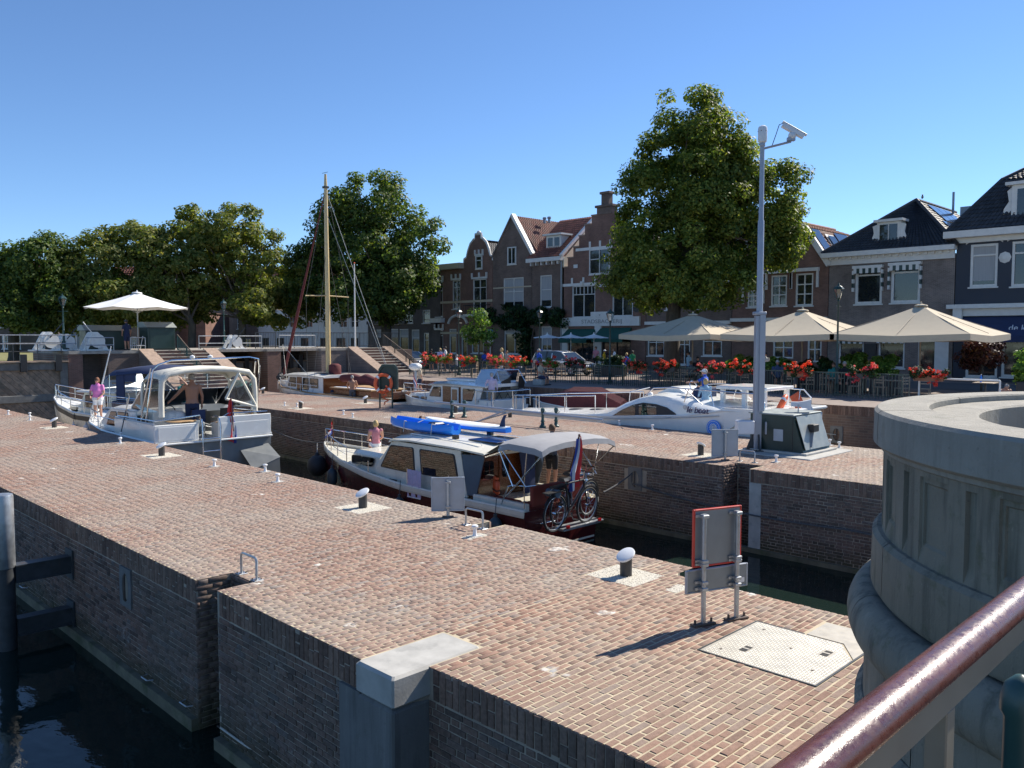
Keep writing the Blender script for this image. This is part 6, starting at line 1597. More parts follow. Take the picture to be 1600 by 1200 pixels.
for x, y in ((1.5, .7), (3.2, .7), (1.5, -1.0), (3.2, -1.0), (2.3, .7)): O('table_leg', MB().bbox(x - .08, y - .08, 1.85, x + .08, y + .08, 2.46, .02), 'hull_white', B6)
for y in (1.8, -1.8): O('deck_rail', MB().tube([(6.0, y, 2.1), (5.6, y, 2.42), (4.8, y, 2.48), (1.2, y, 2.4), (.9, y, 2.1), (.9, y, 1.8)], .024, 8).tube([(4.2, y, 1.95), (4.0, y, 2.46)], .02, 6).tube([(2.9, y, 1.85), (3.1, y, 2.44)], .02, 6).tube([(3.4, y, 1.9), (4.2, y, 2.47)], .018, 6), 'stainless', B6, 40)
for x in (9.4, 10.6): O('fore_hatch', MB().ball((x, .5, cabin_prof(x) + .06), (.42, .34, .06), 14, 6), 'black_paint', B6, 40)
pulpit(B6, [(8.6, 1.7, 1.25), (10.5, 1.45, 1.12), (12.5, .95, 1.02), (14.0, .45, .9), (15.0, .08, .86), (15.0, -.08, .86), (14.0, -.45, .9), (12.5, -.95, 1.02), (10.5, -1.45, 1.12), (8.6, -1.7, 1.25)], .72, .026, False)
for x, y in ((6.3, .0), (6.6, .6)): O('nav_dome', MB().ball((x, y, 2.05), (.12, .12, .12), 10, 7), 'plastic_white', B6, 40)
t = thing('lifebuoy', 'orange lifebuoy hanging on the stern rail of the big hire boat', 'lifebuoy', (27.8, 14.1, W2L + 1.95), R(30)); t.rotation_euler = (R(25), 0, R(20)); buoy(t, .34, .09)
t = thing('folded_flag', 'orange and white folded flag on the hire boat stern', 'flag', (28.4, 13.7, W2L + 1.85), R(-30)); t.scale = (.75,) * 3
O('cloth', MB().add([(-.55, 0, .55), (0, .1, .8), (.35, .1, .2), (-.1, 0, -.2)], [(0, 1, 2, 3)]), 'orange_buoy', t); O('white_cloth', MB().add([(.05, -.1, .05), (.45, .0, .3), (.85, .05, -.1), (.3, -.1, -.3)], [(0, 1, 2, 3)]), 'flag_white', t); O('staff', MB().tube([(-.1, .05, -.4), (.1, .1, .9)], .018, 6), 'stainless', t)
# ---------------------------------------------------------------- boat with maroon cover at the quay
B7 = thing('covered_boat', 'small boat under a dark maroon cover beside the quay wall', 'boat', (30.98, 23.4, W2L), R(90))
hull(B7, [(0, .5, .9, .45, .15), (3, .56, .9, .5, .15), (5, .4, 1.05, .35, .15), (6, .03, 1.2, 0, .2)], ['hull_white', 'antifoul'], n=12)
O('cover', MB().loft([[(x, -w, .85), (x, -w * .7, z), (x, 0, z + .2), (x, w * .7, z), (x, w, .85)] for x, w, z in ((.1, .5, 1.3), (1.5, .56, 1.8), (3.2, .56, 1.75), (4.8, .4, 1.25), (5.6, .2, 1.15))]), 'canvas_maroon', B7, 40)
O('support_rail', MB().tube([(-.4, -.4, 1.0), (-.5, -.4, 1.9)], .025, 6).tube([(-.4, .4, 1.0), (-.5, .4, 1.9)], .025, 6).tube([(-.5, .4, 1.9), (-1.6, .4, 2.15)], .025, 6), 'stainless', B7)
# ropes along the shaded wall
def rope(pts, label, m='rope_dark', r=.022):
    t = thing('mooring_rope', label, 'rope', pts[0]); p0 = Vector(pts[0]); P = [Vector(p) - p0 for p in pts]; Q = []
    for a, b in zip(P, P[1:]):
        for k in range(8):
            f = k / 8; q = a.lerp(b, f); q.z -= .10 * (b - a).length * f * (1 - f); Q.append(q)
    Q.append(P[-1]); O('line', MB().tube(Q, r, 6), m, t, 50)
rope([onB1(11.5, -.2, 1.75), (19.62, 36.6, -.78)], 'slack rope from the maroon boat bow to the wall niche')
rope([onB1(-.2, -1.5, 1.3), (19.62, 14.6, -.55), (19.6, 14.6, -.8)], 'rope from the maroon boat stern to the square wall niche')
rope([(19.6, 14.55, -.85), (19.55, 8.2, -1.15), (19.6, 3.5, -.9)], 'long slack rope along the shaded wall right of the square niche')
rope([(31.66, 13.75, -.35), (29.5, 15.5, .2)], 'pale rope from the hire boat to the quay wall niche', 'rope', .018)
rope([(5.4, 7.2, -2.0), (4.96, 10.6, -1.85)], 'thin pale rope at the waterline of the near wall', 'rope', .014)
# ================================================================ people
DG = bpy.context.evaluated_depsgraph_get
def limb(mb, pts, rs, n=10): mb.tube([Vector(p) for p in pts], rs, n)
def person(label, loc, rz, shirt='cloth_white', pants='cloth_navy', hair='hair_brown', skin='skin', shoes='plastic_black', H=1.75, pose=None, sleeve=.75, hem=.55, belly=.0, sit=False, voxel=.015, hat=None, face=False, group=None, hairstyle='short', seat=.45, female=False, glasses=False):
    P = dict(pel=(0, 0, .93), chest=(.0, 0, 1.28), neck=(-.01, 0, 1.47), head=(.03, 0, 1.625),
             lsh=(-.01, .185, 1.41), lel=(-.04, .255, 1.13), lwr=(.05, .27, .89), rsh=(-.01, -.185, 1.41), rel=(-.04, -.255, 1.13), rwr=(.05, -.27, .89),
             lhip=(0, .09, .90), lkn=(.025, .105, .50), lan=(-.02, .115, .09), rhip=(0, -.09, .90), rkn=(.025, -.105, .50), ran=(-.02, -.115, .09))
    if sit:
        d = .93 - .12 - seat
        for k in P: P[k] = (P[k][0], P[k][1], P[k][2] - d + .02)
        P.update(lkn=(.42, .13, seat + .06), rkn=(.42, -.13, seat + .06), lan=(.40, .13, .09), ran=(.40, -.13, .09), lel=(.06, .25, P['lel'][2]), rel=(.06, -.25, P['rel'][2]), lwr=(.3, .16, seat + .22), rwr=(.3, -.16, seat + .22))
    if pose: P.update(pose)
    V = {k: Vector(v) for k, v in P.items()}
    mb = MB(); seg = []                      # seg: label, a, b, radius
    up = (V['neck'] - V['pel'])
    fat = 1 + belly
    rings = []
    sh_w = .158 if female else .178
    for f, rx, ry in ((-.26, .10, .10), (-.2, .125, .155 if not female else .17), (0, .118, .158 if not female else .172), (.22, .105, .138 if not female else .128), (.5, .118, .155 if not female else .145), (.74, .122, sh_w), (.87, .098, sh_w * .98), (.95, .07, .11), (1.02, .055, .058), (1.2, .052, .055)):
        c = V['pel'].lerp(V['neck'], f) if f <= 1 else V['neck'].lerp(V['head'], (f - 1) * 2.2)
        if .3 < f < .8: c = c.lerp(V['chest'] + (V['neck'] - V['chest']) * max(0, (f - .65) / .35) + (V['pel'] - V['chest']) * max(0, (.65 - f) / .65), .8)
        k = fat if f < .7 else 1 + belly * .3
        bx = belly * .10 if .0 < f < .6 else 0
        rings.append([(c.x + bx + rx * k * math.cos(a), c.y + ry * k * math.sin(a), c.z) for a in np.linspace(0, 2 * math.pi, 17)[:-1]])
    mb.loft(rings)
    seg += [('torso', V['pel'], V['chest'], .15 * fat), ('torso', V['chest'], V['neck'] - up * .08, .14), ('hips', V['pel'] - Vector((0, 0, .12)), V['pel'] + Vector((0, 0, .03)), .15 * fat), ('skin', V['neck'], V['head'], .06)]
    hd = V['head']
    mb.ball(hd, (.095, .076, .118), 14, 10); mb.ball(hd + Vector((.03, 0, -.05)), (.07, .06, .07), 10, 7)
    mb.tube([hd + Vector((.09, 0, .02)), hd + Vector((.112, 0, -.03))], [.01, .017], 6)
    for s_ in (1, -1): mb.ball(hd + Vector((-.005, .077 * s_, -.005)), (.022, .012, .033), 8, 5)
    seg.append(('skin', hd, hd + Vector((0, 0, .05)), .1))
    for q, s_ in (('l', 1), ('r', -1)):
        a, e, w = V[q + 'sh'], V[q + 'el'], V[q + 'wr']
        sl = .008 if sleeve > 0 else 0
        limb(mb, [a + Vector((0, -.03 * s_, .0)), a, a.lerp(e, .5), e], [.06, .06 + sl, .05 + sl, .041])
        limb(mb, [e, e.lerp(w, .35), w], [.041, .042, .027])
        d = (w - e).normalized(); h = w + d * .055
        side = d.cross(Vector((0, 1, 0))); side = side.normalized() if side.length > .1 else Vector((1, 0, 0))
        limb(mb, [w, w + d * .03, w + d * .085], [.026, .036, .034], 8)
        if voxel < .018:
            for k, ln in enumerate((.07, .08, .075, .06)):
                o_ = side * (.03 - .02 * k); b = w + d * .08 + o_
                limb(mb, [b, b + d * ln * .55, b + d * ln * .8 - Vector((0, s_ * .02, 0))], [.0125, .0115, .009], 6)
            b = w + d * .03 + side * .03
            limb(mb, [b, b + d * .035 + side * .025, b + d * .065 + side * .03], [.014, .012, .01], 6)
        seg += [('arm', a, e, .06), ('fore', e, w, .04), ('hand', w, w + d * .16, .035)]
        hp, kn, an = V[q + 'hip'], V[q + 'kn'], V[q + 'an']
        tp = .012 if hem > .2 else 0
        limb(mb, [hp + Vector((0, -.01 * s_, .02)), hp.lerp(kn, .3), kn], [.095 * (1 + belly * .4) + tp, .085 + tp, .058 + tp * .6])
        limb(mb, [kn, kn.lerp(an, .3), an], [.056, .057, .036])
        f = Vector((1, .12 * s_, 0))
        mb.loft([[(an + f * x + Vector((0, y * wd, z * ht - .055))) for y, z in ((-1, 0), (-.9, .8), (0, 1.1), (.9, .8), (1, 0), (.8, -.35), (-.8, -.35))] for x, wd, ht in ((-.07, .03, .06), (-.02, .042, .08), (.08, .045, .06), (.15, .042, .04), (.185, .025, .03))])
        seg += [('thigh', hp, kn, .085), ('calf', kn, an, .05), ('foot', an - Vector((0, 0, .04)), an + f * .15 - Vector((0, 0, .05)), .05)]
    me = bpy.data.meshes.new('t'); me.from_pydata(mb.v, [], mb.f)
    tmp = bpy.data.objects.new('t', me); COL.objects.link(tmp)
    m1 = tmp.modifiers.new('r', 'REMESH'); m1.mode = 'VOXEL'; m1.voxel_size = voxel
    m2 = tmp.modifiers.new('s', 'SMOOTH'); m2.iterations = 3 if voxel > .02 else 4; m2.factor = .5
    body = bpy.data.meshes.new_from_object(tmp.evaluated_get(DG())); bpy.data.objects.remove(tmp)
    n = len(body.polygons); C = np.zeros(n * 3); body.polygons.foreach_get('center', C); C = C.reshape(-1, 3)
    best = np.full(n, 1e9); lab = np.zeros(n, int); par = np.zeros(n)
    for i, (nm, a, b, r) in enumerate(seg):
        A, B = np.array(a), np.array(b); d = B - A; L2 = d.dot(d) + 1e-9
        t = np.clip(((C - A) @ d) / L2, 0, 1); dist = np.linalg.norm(C - (A + t[:, None] * d), axis=1) - r
        k = dist < best; best[k] = dist[k]; lab[k] = i; par[k] = t[k]
    names = np.array([s_[0] for s_ in seg])[lab]
    mi = np.zeros(n, int)                     # 0 skin 1 shirt 2 pants 3 shoes
    if shirt: mi[names == 'torso'] = 1; mi[(names == 'arm') & (par < sleeve * 1.0 + (1 if sleeve > 1 else 0))] = 1
    if shirt and sleeve > 1: mi[(names == 'fore') & (par < sleeve - 1)] = 1
    mi[names == 'hips'] = 2
    mi[(names == 'thigh') & (par < min(1, hem * 1.8))] = 2
    if hem > .6: mi[(names == 'calf') & (par < (hem - .55) / .4)] = 2
    mi[names == 'foot'] = 3
    body.polygons.foreach_set('use_smooth', [True] * n)
    body.materials.clear(); body.name = 'body'
    t = thing('person', label, 'person', loc, rz, group); s_ = H / 1.745; t.scale = (s_,) * 3
    link('body', body, [skin, shirt or skin, pants, shoes], t)
    body.polygons.foreach_set('material_index', mi.astype(np.int32))
    hz = hd
    if hairstyle and not (hat == 'full'):
        hb = MB(); hb.ball((0, 0, 0), (.108, .09, .128), 14, 8, 0, -.15, 1.)
        if hairstyle == 'bob': hb.ball((-.035, 0, -.02), (.095, .098, .125), 14, 8)
        if hairstyle == 'long': hb.ball((-.06, 0, -.1), (.075, .095, .19), 12, 8)
        hb.xf(Matrix.Translation(hz + Vector((-.012, 0, .012))) @ Matrix.Rotation(R(-24), 4, 'Y'))
        O('hair', hb, hair, t, 60)
    if hat:
        hm = hat if hat in MATS else 'cloth_navy'
        O('cap', MB().ball(hz + Vector((-.005, 0, .03)), (.113, .095, .105), 14, 6, 0, .0, 1.).prism([tuple(hz + Vector((x, y, .035))) for x, y in ((.06, -.08), (.15, -.06), (.185, 0), (.15, .06), (.06, .08))], (0, 0, .012)), hm, t, 50)
    if face:
        for q in (1, -1): O('eye', MB().ball(hz + Vector((.088, .032 * q, .012)), (.008, .013, .009), 8, 5), 'plastic_black', t)
        O('mouth', MB().cbox(hz.x + .098, 0, hz.z - .062, .008, .045, .01), 'cloth_red', t)
        for q in (1, -1): O('eyebrow', MB().cbox(hz.x + .093, .032 * q, hz.z + .035, .01, .034, .007), hair, t)
    if glasses: O('sunglasses', MB().bbox(hz.x + .085, -.07, hz.z - .005, hz.x + .105, .07, hz.z + .03, .006).box(hz.x - .03, -.084, hz.z + .012, hz.x + .09, -.078, hz.z + .022).box(hz.x - .03, .078, hz.z + .012, hz.x + .09, .084, hz.z + .022), 'plastic_black', t)
    return t
person('woman in pink T-shirt and white shorts standing on the white cruiser bow', (11.9, 36.0, .06), R(235), 'cloth_pink', 'cloth_white', 'hair_red', 'skin', 'cloth_white', 1.74, dict(rel=(.08, -.27, 1.12), rwr=(.26, -.2, .98), lel=(.05, .26, 1.12), lwr=(.2, .12, .93)), .7, .4, .3, face=True, hairstyle='bob', female=True, glasses=True)
person('shirtless man in navy shorts with raised arm under the cream canopy', (12.75, 28.95, -.12), R(80), None, 'cloth_navy', 'hair_grey', 'skin_tan', 'plastic_black', 2.28, dict(lel=(.12, .36, 1.18), lwr=(.3, .5, 1.0), rel=(.0, -.27, 1.12)), 0, .5, .12)
person('person in white shirt and pale trousers behind the shirtless man on the cruiser', (13.4, 31.2, -.1), R(200), 'cloth_teal', 'cloth_white', 'hair_brown', 'skin', 'cloth_white', 2.0, dict(lel=(.1, .3, 1.5), lwr=(.2, .15, 1.7)), .7, .9)
person('woman in sleeveless rose top sitting on the maroon boat foredeck', onB1(8.5, .05, 1.42), R(65), 'cloth_rose', 'cloth_white', 'hair_blond', 'skin', 'cloth_white', 1.7, dict(lel=(.05, .27, .74)), .12, .35, 0, True, female=True, hairstyle='bob', seat=.48)
person('man in grey T-shirt and black shorts standing at the maroon boat stern', onB1(1.7, -1.42, 1.16), R(10), 'cloth_slate', 'cloth_black', 'hair_brown', 'skin_tan', 'plastic_black', 1.93, dict(lel=(.1, .24, 1.14), lwr=(.3, .12, 1.12), rel=(.1, -.24, 1.14), rwr=(.3, -.1, 1.1)), .8, .5, .05)
person('shirtless man working on the sailing boat deck beside the maroon sail', (26.95, 39.9, W2L + .42), R(60), None, 'cloth_slate', 'hair_grey', 'skin_tan', 'plastic_black', 1.78, dict(lel=(.16, .3, 1.16), lwr=(.36, .2, 1.0), rel=(.16, -.3, 1.16), rwr=(.36, -.2, 1.0), head=(.07, 0, 1.62)), 0, .6, .08)
person('seated bare-chested person with dark cap at the sailing boat cockpit', (27.05, 42.2, W2L - .15), R(-60), None, 'cloth_navy', 'hair_black', 'skin_tan', H=1.72, sit=True, hat='cloth_navy')
person('man in lavender shirt, dark cap and grey trousers standing on the white cabin boat', (27.75, 29.15, W2L + .88), R(50), 'cloth_lavender', 'cloth_khaki', 'hair_grey', 'skin', 'plastic_black', 1.78, dict(lel=(.08, .3, 1.16), lwr=(.22, .2, .98)), 1.9, .95, .06, hat='cloth_slate')
person('man in beige T-shirt and dark shorts walking along the quay wall', (30.6, 38.3, .03), R(150), 'cloth_sand', 'cloth_navy', 'hair_grey', 'skin', 'plastic_black', 1.78, dict(lkn=(.16, .1, .52), lan=(.06, .11, .1), rkn=(-.03, -.1, .5), ran=(-.2, -.11, .12), lwr=(-.1, .28, .92), rwr=(.16, -.27, .93)), .8, .5, .1)
person('man in sand T-shirt and navy shorts sitting at the quay edge below the fence', (33.1, 30.9, .8), R(-75), 'cloth_sand', 'cloth_navy', 'hair_brown', 'skin_tan', H=1.78, sit=True, seat=.34, glasses=True, face=True)
t = thing('concrete_block', 'low grey block under the man sitting at the quay edge', 'block', (33.1, 30.9, .8)); O('block', MB().bbox(-.3, -.3, 0, .3, .3, .33, .03), 'concrete', t)
person('man in blue T-shirt and white cap sitting at the hire boat wheel', (28.2, 17.5, W2L + 1.72), R(105), 'cloth_blue', 'cloth_navy', 'hair_grey', 'skin', H=1.78, sit=True, face=True, hat='cloth_white', pose=dict(lel=(.25, .3, .92), lwr=(.5, .34, .9), rel=(.1, -.26, .78), rwr=(.24, -.08, .72)))
person('woman in light blue checked shirt sitting with her back to us on the hire boat', (27.45, 17.0, W2L + 1.46), R(60), 'cloth_lightblue', 'cloth_white', 'hair_blond', 'skin', H=1.7, sit=True, sleeve=1.8, female=True, hairstyle='bob', belly=.08)
person('man in navy T-shirt and navy shorts standing on the lock platform', (19.5, 53.5, LZ), R(110), 'cloth_navy', 'cloth_navy', 'hair_black', 'skin_tan', 'plastic_black', 1.92, dict(lel=(-.0, .3, 1.15)), .8, .5, .05, hat='cloth_slate', voxel=.02)
# terrace guests: x, head y in the photo, distance across, standing or sitting, look
TG = [(674, 41.0, 0, 'cloth_black', 'cloth_black', 'hair_black', 'man in black standing left of the first flower boxes'), (688, 40.5, 0, 'cloth_lavender', 'cloth_white', 'hair_blond', 'woman in pale top standing behind the left flower boxes'), (696, 41.5, 0, 'cloth_white', 'cloth_grey', 'hair_black', 'man in white shirt behind the second flower box'),
      (714, 39.5, 1, 'cloth_white', 'cloth_denim', 'hair_grey', 'guest in white seated left of the lamp post'), (757, 47.0, 1, 'cloth_blue', 'cloth_black', 'hair_black', 'guest in blue seated under the small young tree'), (784, 39.5, 0, 'cloth_sand', 'cloth_white', 'hair_blond', 'woman with light hair standing above the fourth flower box'), (792, 40.3, 0, 'cloth_grey', 'cloth_black', 'hair_brown', 'woman in grey standing right of the light-haired woman'), (813, 39.0, 1, 'cloth_white', 'cloth_denim', 'hair_brown', 'guest seated above the fifth flower box'),
      (842, 38.2, 0, 'cloth_blue', 'cloth_navy', 'hair_grey', 'man in bright blue jacket in front of the silver car'), (846, 46.5, 0, 'cloth_white', 'cloth_navy', 'hair_black', 'man with blue cap beyond the silver car'), (918, 51.0, 1, 'cloth_black', 'cloth_black', 'hair_black', 'woman in black seated in front of the bakery'), (931, 50.5, 0, 'cloth_rose', 'cloth_black', 'hair_red', 'person with red hair standing by the bakery pillar'), (944, 48.5, 0, 'cloth_yellow', 'cloth_grey', 'hair_black', 'man in white cap and yellow patterned shirt by the bakery'), (960, 49.5, 0, 'cloth_white', 'cloth_white', 'hair_brown', 'woman in black and white dress at the bakery door'), (979, 47.0, 1, 'cloth_blue', 'cloth_black', 'hair_blond', 'person in blue seated left of the green shirt'), (988, 46.5, 0, 'cloth_green', 'cloth_black', 'hair_black', 'waiter in green shirt standing near the first beige parasol'),
      (1076, 41.5, 0, 'cloth_lightblue', 'cloth_navy', 'hair_black', 'person in light blue under the left beige parasol'), (1090, 41.0, 1, 'cloth_black', 'cloth_black', 'hair_black', 'guest in black under the left beige parasol'), (1080, 38.4, 1, 'cloth_slate', 'cloth_black', 'hair_brown', 'man with glasses seated at the fence under the left parasol'), (1196, 43.0, 0, 'cloth_white', 'cloth_black', 'hair_black', 'waiter in white and black behind the camera mast'), (1215, 38.2, 1, 'cloth_denim', 'cloth_black', 'hair_grey', 'grey-haired guest seated right of the mast by the fence'), (1284, 41.5, 0, 'cloth_black', 'cloth_black', 'hair_black', 'waiter in black left of the tall lamp post'), (1303, 38.6, 1, 'cloth_teal', 'cloth_grey', 'hair_brown', 'guest in teal seated left of the tall lamp post'), (1320, 38.2, 1, 'cloth_black', 'cloth_black', 'hair_grey', 'man in dark shirt seated right of the tall lamp post'), (1349, 44.8, 0, 'cloth_yellow', 'cloth_black', 'hair_grey', 'cyclist in yellow shirt and grey helmet beyond the hedge')]
for i, (px, X, st, sh, pa, ha, lb) in enumerate(TG):
    Y = onX(px, 560, X)[0]
    person(lb, (X, Y, .8), R(180 + 40 * math.sin(i * 2.3)) if i % 3 else R(60 + i * 20), sh, pa, ha, 'skin' if i % 2 else 'skin_tan', H=1.68 + .1 * ((i * 7) % 3), sit=bool(st), voxel=.026, hem=.9 if i % 2 else .5, sleeve=.8, hairstyle='bob' if i % 4 == 1 else 'short', hat='cloth_white' if 'white cap' in lb else ('cloth_blue' if 'blue cap' in lb else ('cloth_grey' if 'helmet' in lb else None)))
person('grey-haired bare-shouldered person behind the stone pier at the right edge', (38.2, onX(1571, 590, 38.2)[0], .25), R(200), None, 'cloth_navy', 'hair_grey', 'skin', H=1.7, sit=True, voxel=.026, pose=dict(head=(.12, .05, 1.2)))
# ================================================================ leaves
def leaf_cloud(name, lobes, n, size, mats, parent, seed, clumps=70, crad=1.0, flat=.0, shell=.55):
    """leaf-sized faces gathered in clumps spread through ellipsoid lobes"""
    rg = np.random.RandomState(seed)
    vol = np.array([l[3] * l[4] * l[5] for l in lobes]) ** (2 / 3.); vol = vol / vol.sum()
    nc = clumps; pick = rg.choice(len(lobes), nc, p=vol); L = np.array(lobes)[pick]
    d = rg.normal(size=(nc, 3)); d /= np.linalg.norm(d, axis=1)[:, None]
    rr = shell + (1 - shell) * rg.uniform(0, 1, nc) ** .6
    cc = L[:, :3] + d * L[:, 3:6] * rr[:, None]
    cr = crad * rg.uniform(.55, 1.25, nc)
    w = cr ** 2; w /= w.sum()
    own = rg.choice(nc, n, p=w)
    e = rg.normal(size=(n, 3)); e /= np.linalg.norm(e, axis=1)[:, None]
    pos = cc[own] + e * (cr[own] * rg.uniform(.25, 1, n) ** .5)[:, None] * np.array([1, 1, .75])
    out = e * .7 + d[own] * .5 + np.array([0, 0, .45]) + rg.normal(size=(n, 3)) * .45
    out /= np.linalg.norm(out, axis=1)[:, None]
    a = np.cross(out, rg.normal(size=(n, 3))); a /= np.linalg.norm(a, axis=1)[:, None]; b = np.cross(out, a)
    s = size * rg.uniform(.6, 1.35, n)[:, None]
    V = np.stack([pos - a * s * .55, pos + b * s * .34 + out * s * .08, pos + a * s * .6 - out * s * .06, pos - b * s * .34 + out * s * .08], 1).reshape(-1, 3)
    F = np.arange(n * 4).reshape(-1, 4)
    o = npmesh(name, V, F, mats, parent); o['kind'] = 'stuff'
    return o, cc
RV = Vector((_Q, -_Q, 0)); FV = Vector((_Q, _Q, 0))
def tree(label, px, d, zb, lobes_px, n, leaf, mat_, seed, trunk_r=.35, fork=None, clumps=90, crad=1.1, group=None, shell=.55, name='tree'):
    """lobes given as photo ellipses at depth d plus an offset away from the eye: (px, py, rx, ry, depth offset)"""
    sc = 1290. / d; base = FV * d + RV * ((px - 800) / sc); base.z = zb
    t = thing(name, label, 'tree', base, 0, group)
    lobes = []
    for lx, ly, rx, ry, off in lobes_px:
        c = FV * (d + off) + RV * ((lx - 800) / sc * (d + off) / d); c.z = EYE + (525 - ly) / sc * (d + off) / d
        c -= base; r = rx / sc
        lobes.append((c.x, c.y, c.z, r, r, ry / sc))
    o, cc = leaf_cloud('crown', lobes, n, leaf, mat_, t, seed, clumps, crad, shell=shell)
    rg = random.Random(seed); mb = MB()
    zmin = min(l[2] - l[5] for l in lobes); h = fork or max(1.5, zmin + .6)
    top = max(l[2] + l[5] * .5 for l in lobes)
    tp = [Vector((0, 0, -.1)), Vector((0, 0, .4)), Vector((.05, .05, h * .5)), Vector((.1, 0, h))]
    mb.tube(tp, [trunk_r * 1.5, trunk_r * 1.1, trunk_r, trunk_r * .9], 10)
    mid = tp[-1].lerp(Vector((sum(l[0] for l in lobes) / len(lobes), sum(l[1] for l in lobes) / len(lobes), top)), .75)
    mb.tube([tp[-1] - Vector((0, 0, .2)), tp[-1].lerp(mid, .5) + Vector((.2, .1, 0)), mid], [trunk_r * .85, trunk_r * .5, trunk_r * .12], 8)
    O('trunk', mb, 'bark', t, 50)
    for k in rg.sample(range(len(cc)), min(26, len(cc))):
        c = Vector(cc[k]); f = rg.uniform(.0, .55); s_ = tp[-1].lerp(mid, f)
        m = s_.lerp(c, .5) + Vector((rg.uniform(-.3, .3), rg.uniform(-.3, .3), rg.uniform(.1, .6)))
        O('limb', MB().tube([s_, m, c], [trunk_r * .38 * (1 - f * .6), trunk_r * .2, .025], 6), 'bark', t, 50)
    return t
tree('tall lime tree standing between the houses and the camera mast', 1050, 52.3, .8, [(1050, 400, 100, 78, 0), (1045, 440, 95, 45, -1), (1080, 262, 80, 90, 0), (1073, 180, 45, 50, 0), (1105, 215, 50, 60, 0), (1040, 225, 40, 55, 0), (1120, 275, 62, 75, 0), (1150, 262, 38, 60, 0), (1208, 310, 46, 58, .5), (1222, 372, 36, 50, .5), (985, 375, 40, 60, 0), (1025, 290, 45, 60, 0), (1000, 330, 48, 60, -1), (1195, 330, 50, 70, .5), (1185, 400, 55, 55, .5), (970, 420, 32, 45, 0), (1130, 300, 45, 75, -1), (1110, 450, 70, 30, -1.5), (1085, 340, 75, 80, 0), (1150, 370, 60, 60, 0)], 118000, .195, 'lime_leaf', 3, .5, 4.2, 700, .8, None, .45)
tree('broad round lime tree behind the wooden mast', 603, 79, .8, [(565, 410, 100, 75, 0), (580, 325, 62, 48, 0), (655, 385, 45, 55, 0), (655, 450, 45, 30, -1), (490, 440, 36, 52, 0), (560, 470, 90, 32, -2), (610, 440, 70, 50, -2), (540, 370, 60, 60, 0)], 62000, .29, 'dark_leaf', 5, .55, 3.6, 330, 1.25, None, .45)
G3 = 'trees along the water on the left'
tree('tall sparse yellowing tree right of the white platform parasol', 378, 70, 1.5, [(372, 362, 62, 42, 0), (300, 358, 46, 36, 0), (412, 420, 30, 62, 0), (330, 430, 66, 46, 0), (385, 478, 55, 24, -1), (345, 390, 70, 40, 1), (310, 480, 60, 22, 2)], 30000, .26, 'dry_leaf', 7, .33, 3.0, 220, .8, G3, .3)
tree('yellow-green tree above the white platform parasol', 300, 68, 1.5, [(235, 400, 52, 44, 0), (205, 378, 40, 30, 0), (272, 440, 56, 44, 0), (220, 465, 56, 34, -1), (250, 495, 60, 16, 3)], 28000, .26, 'dry_leaf', 9, .32, 3.0, 170, .95, G3, .4)
tree('leafy tree above the left lantern post', 133, 66, 1.5, [(150, 420, 52, 52, 0), (185, 468, 52, 34, -1), (110, 458, 44, 44, 0), (130, 500, 55, 18, -1)], 28000, .25, 'dry_leaf', 11, .34, 3.2, 170, .95, G3, .4)
tree('dark green tree at the left edge of the photo', 22, 64, 1.5, [(62, 412, 50, 42, 0), (15, 440, 50, 52, 0), (72, 475, 52, 34, -1), (20, 490, 60, 26, -1), (-40, 430, 50, 60, 0)], 30000, .24, 'dark_leaf', 13, .36, 3.2, 190, 1.0, G3)
tree('background tree filling the gap left of the round lime tree', 455, 118, 1.0, [(440, 440, 32, 35, -40), (468, 455, 28, 30, -40), (425, 478, 34, 22, -40), (455, 485, 30, 18, -40)], 11000, .3, 'dry_leaf', 15, .3, 4, 80, .9)
tree('slender young street tree beside the blue parking sign', 748, 64, .8, [(750, 500, 13, 16, 0), (745, 522, 18, 14, 0), (760, 528, 16, 14, 0), (735, 512, 10, 8, 0)], 2600, .17, 'hedge_leaf', 17, .06, 2.2, 45, .5)
# climbing ivy on the gabled house
t = thing('climbing_ivy', 'dark climbing plant covering the front of the pointed gable house', 'climbing plant', (54.7, 52.6, .8))
lo = []
for px, py, rx, ry in ((775, 492, 12, 12), (795, 490, 14, 14), (815, 496, 16, 16), (840, 492, 18, 12), (862, 490, 16, 14), (878, 495, 10, 12), (815, 520, 10, 18), (818, 548, 7, 20), (818, 570, 6, 14), (800, 505, 20, 8), (850, 505, 20, 10)):
    Y, z = onX(px, py, 54.5); Y2, z2 = onX(px + rx, py - ry, 54.5)
    lo.append((-.25, Y - 52.6, z - .8, .35, abs(Y2 - Y), abs(z2 - z)))
leaf_cloud('leaves', lo, 9000, .22, 'ivy_leaf', t, 21, 80, .55)
O('stem', MB().tube([(-.1, -.6, 0), (-.12, -.5, 2), (-.1, -.9, 4)], [.1, .07, .04], 8), 'bark', t)
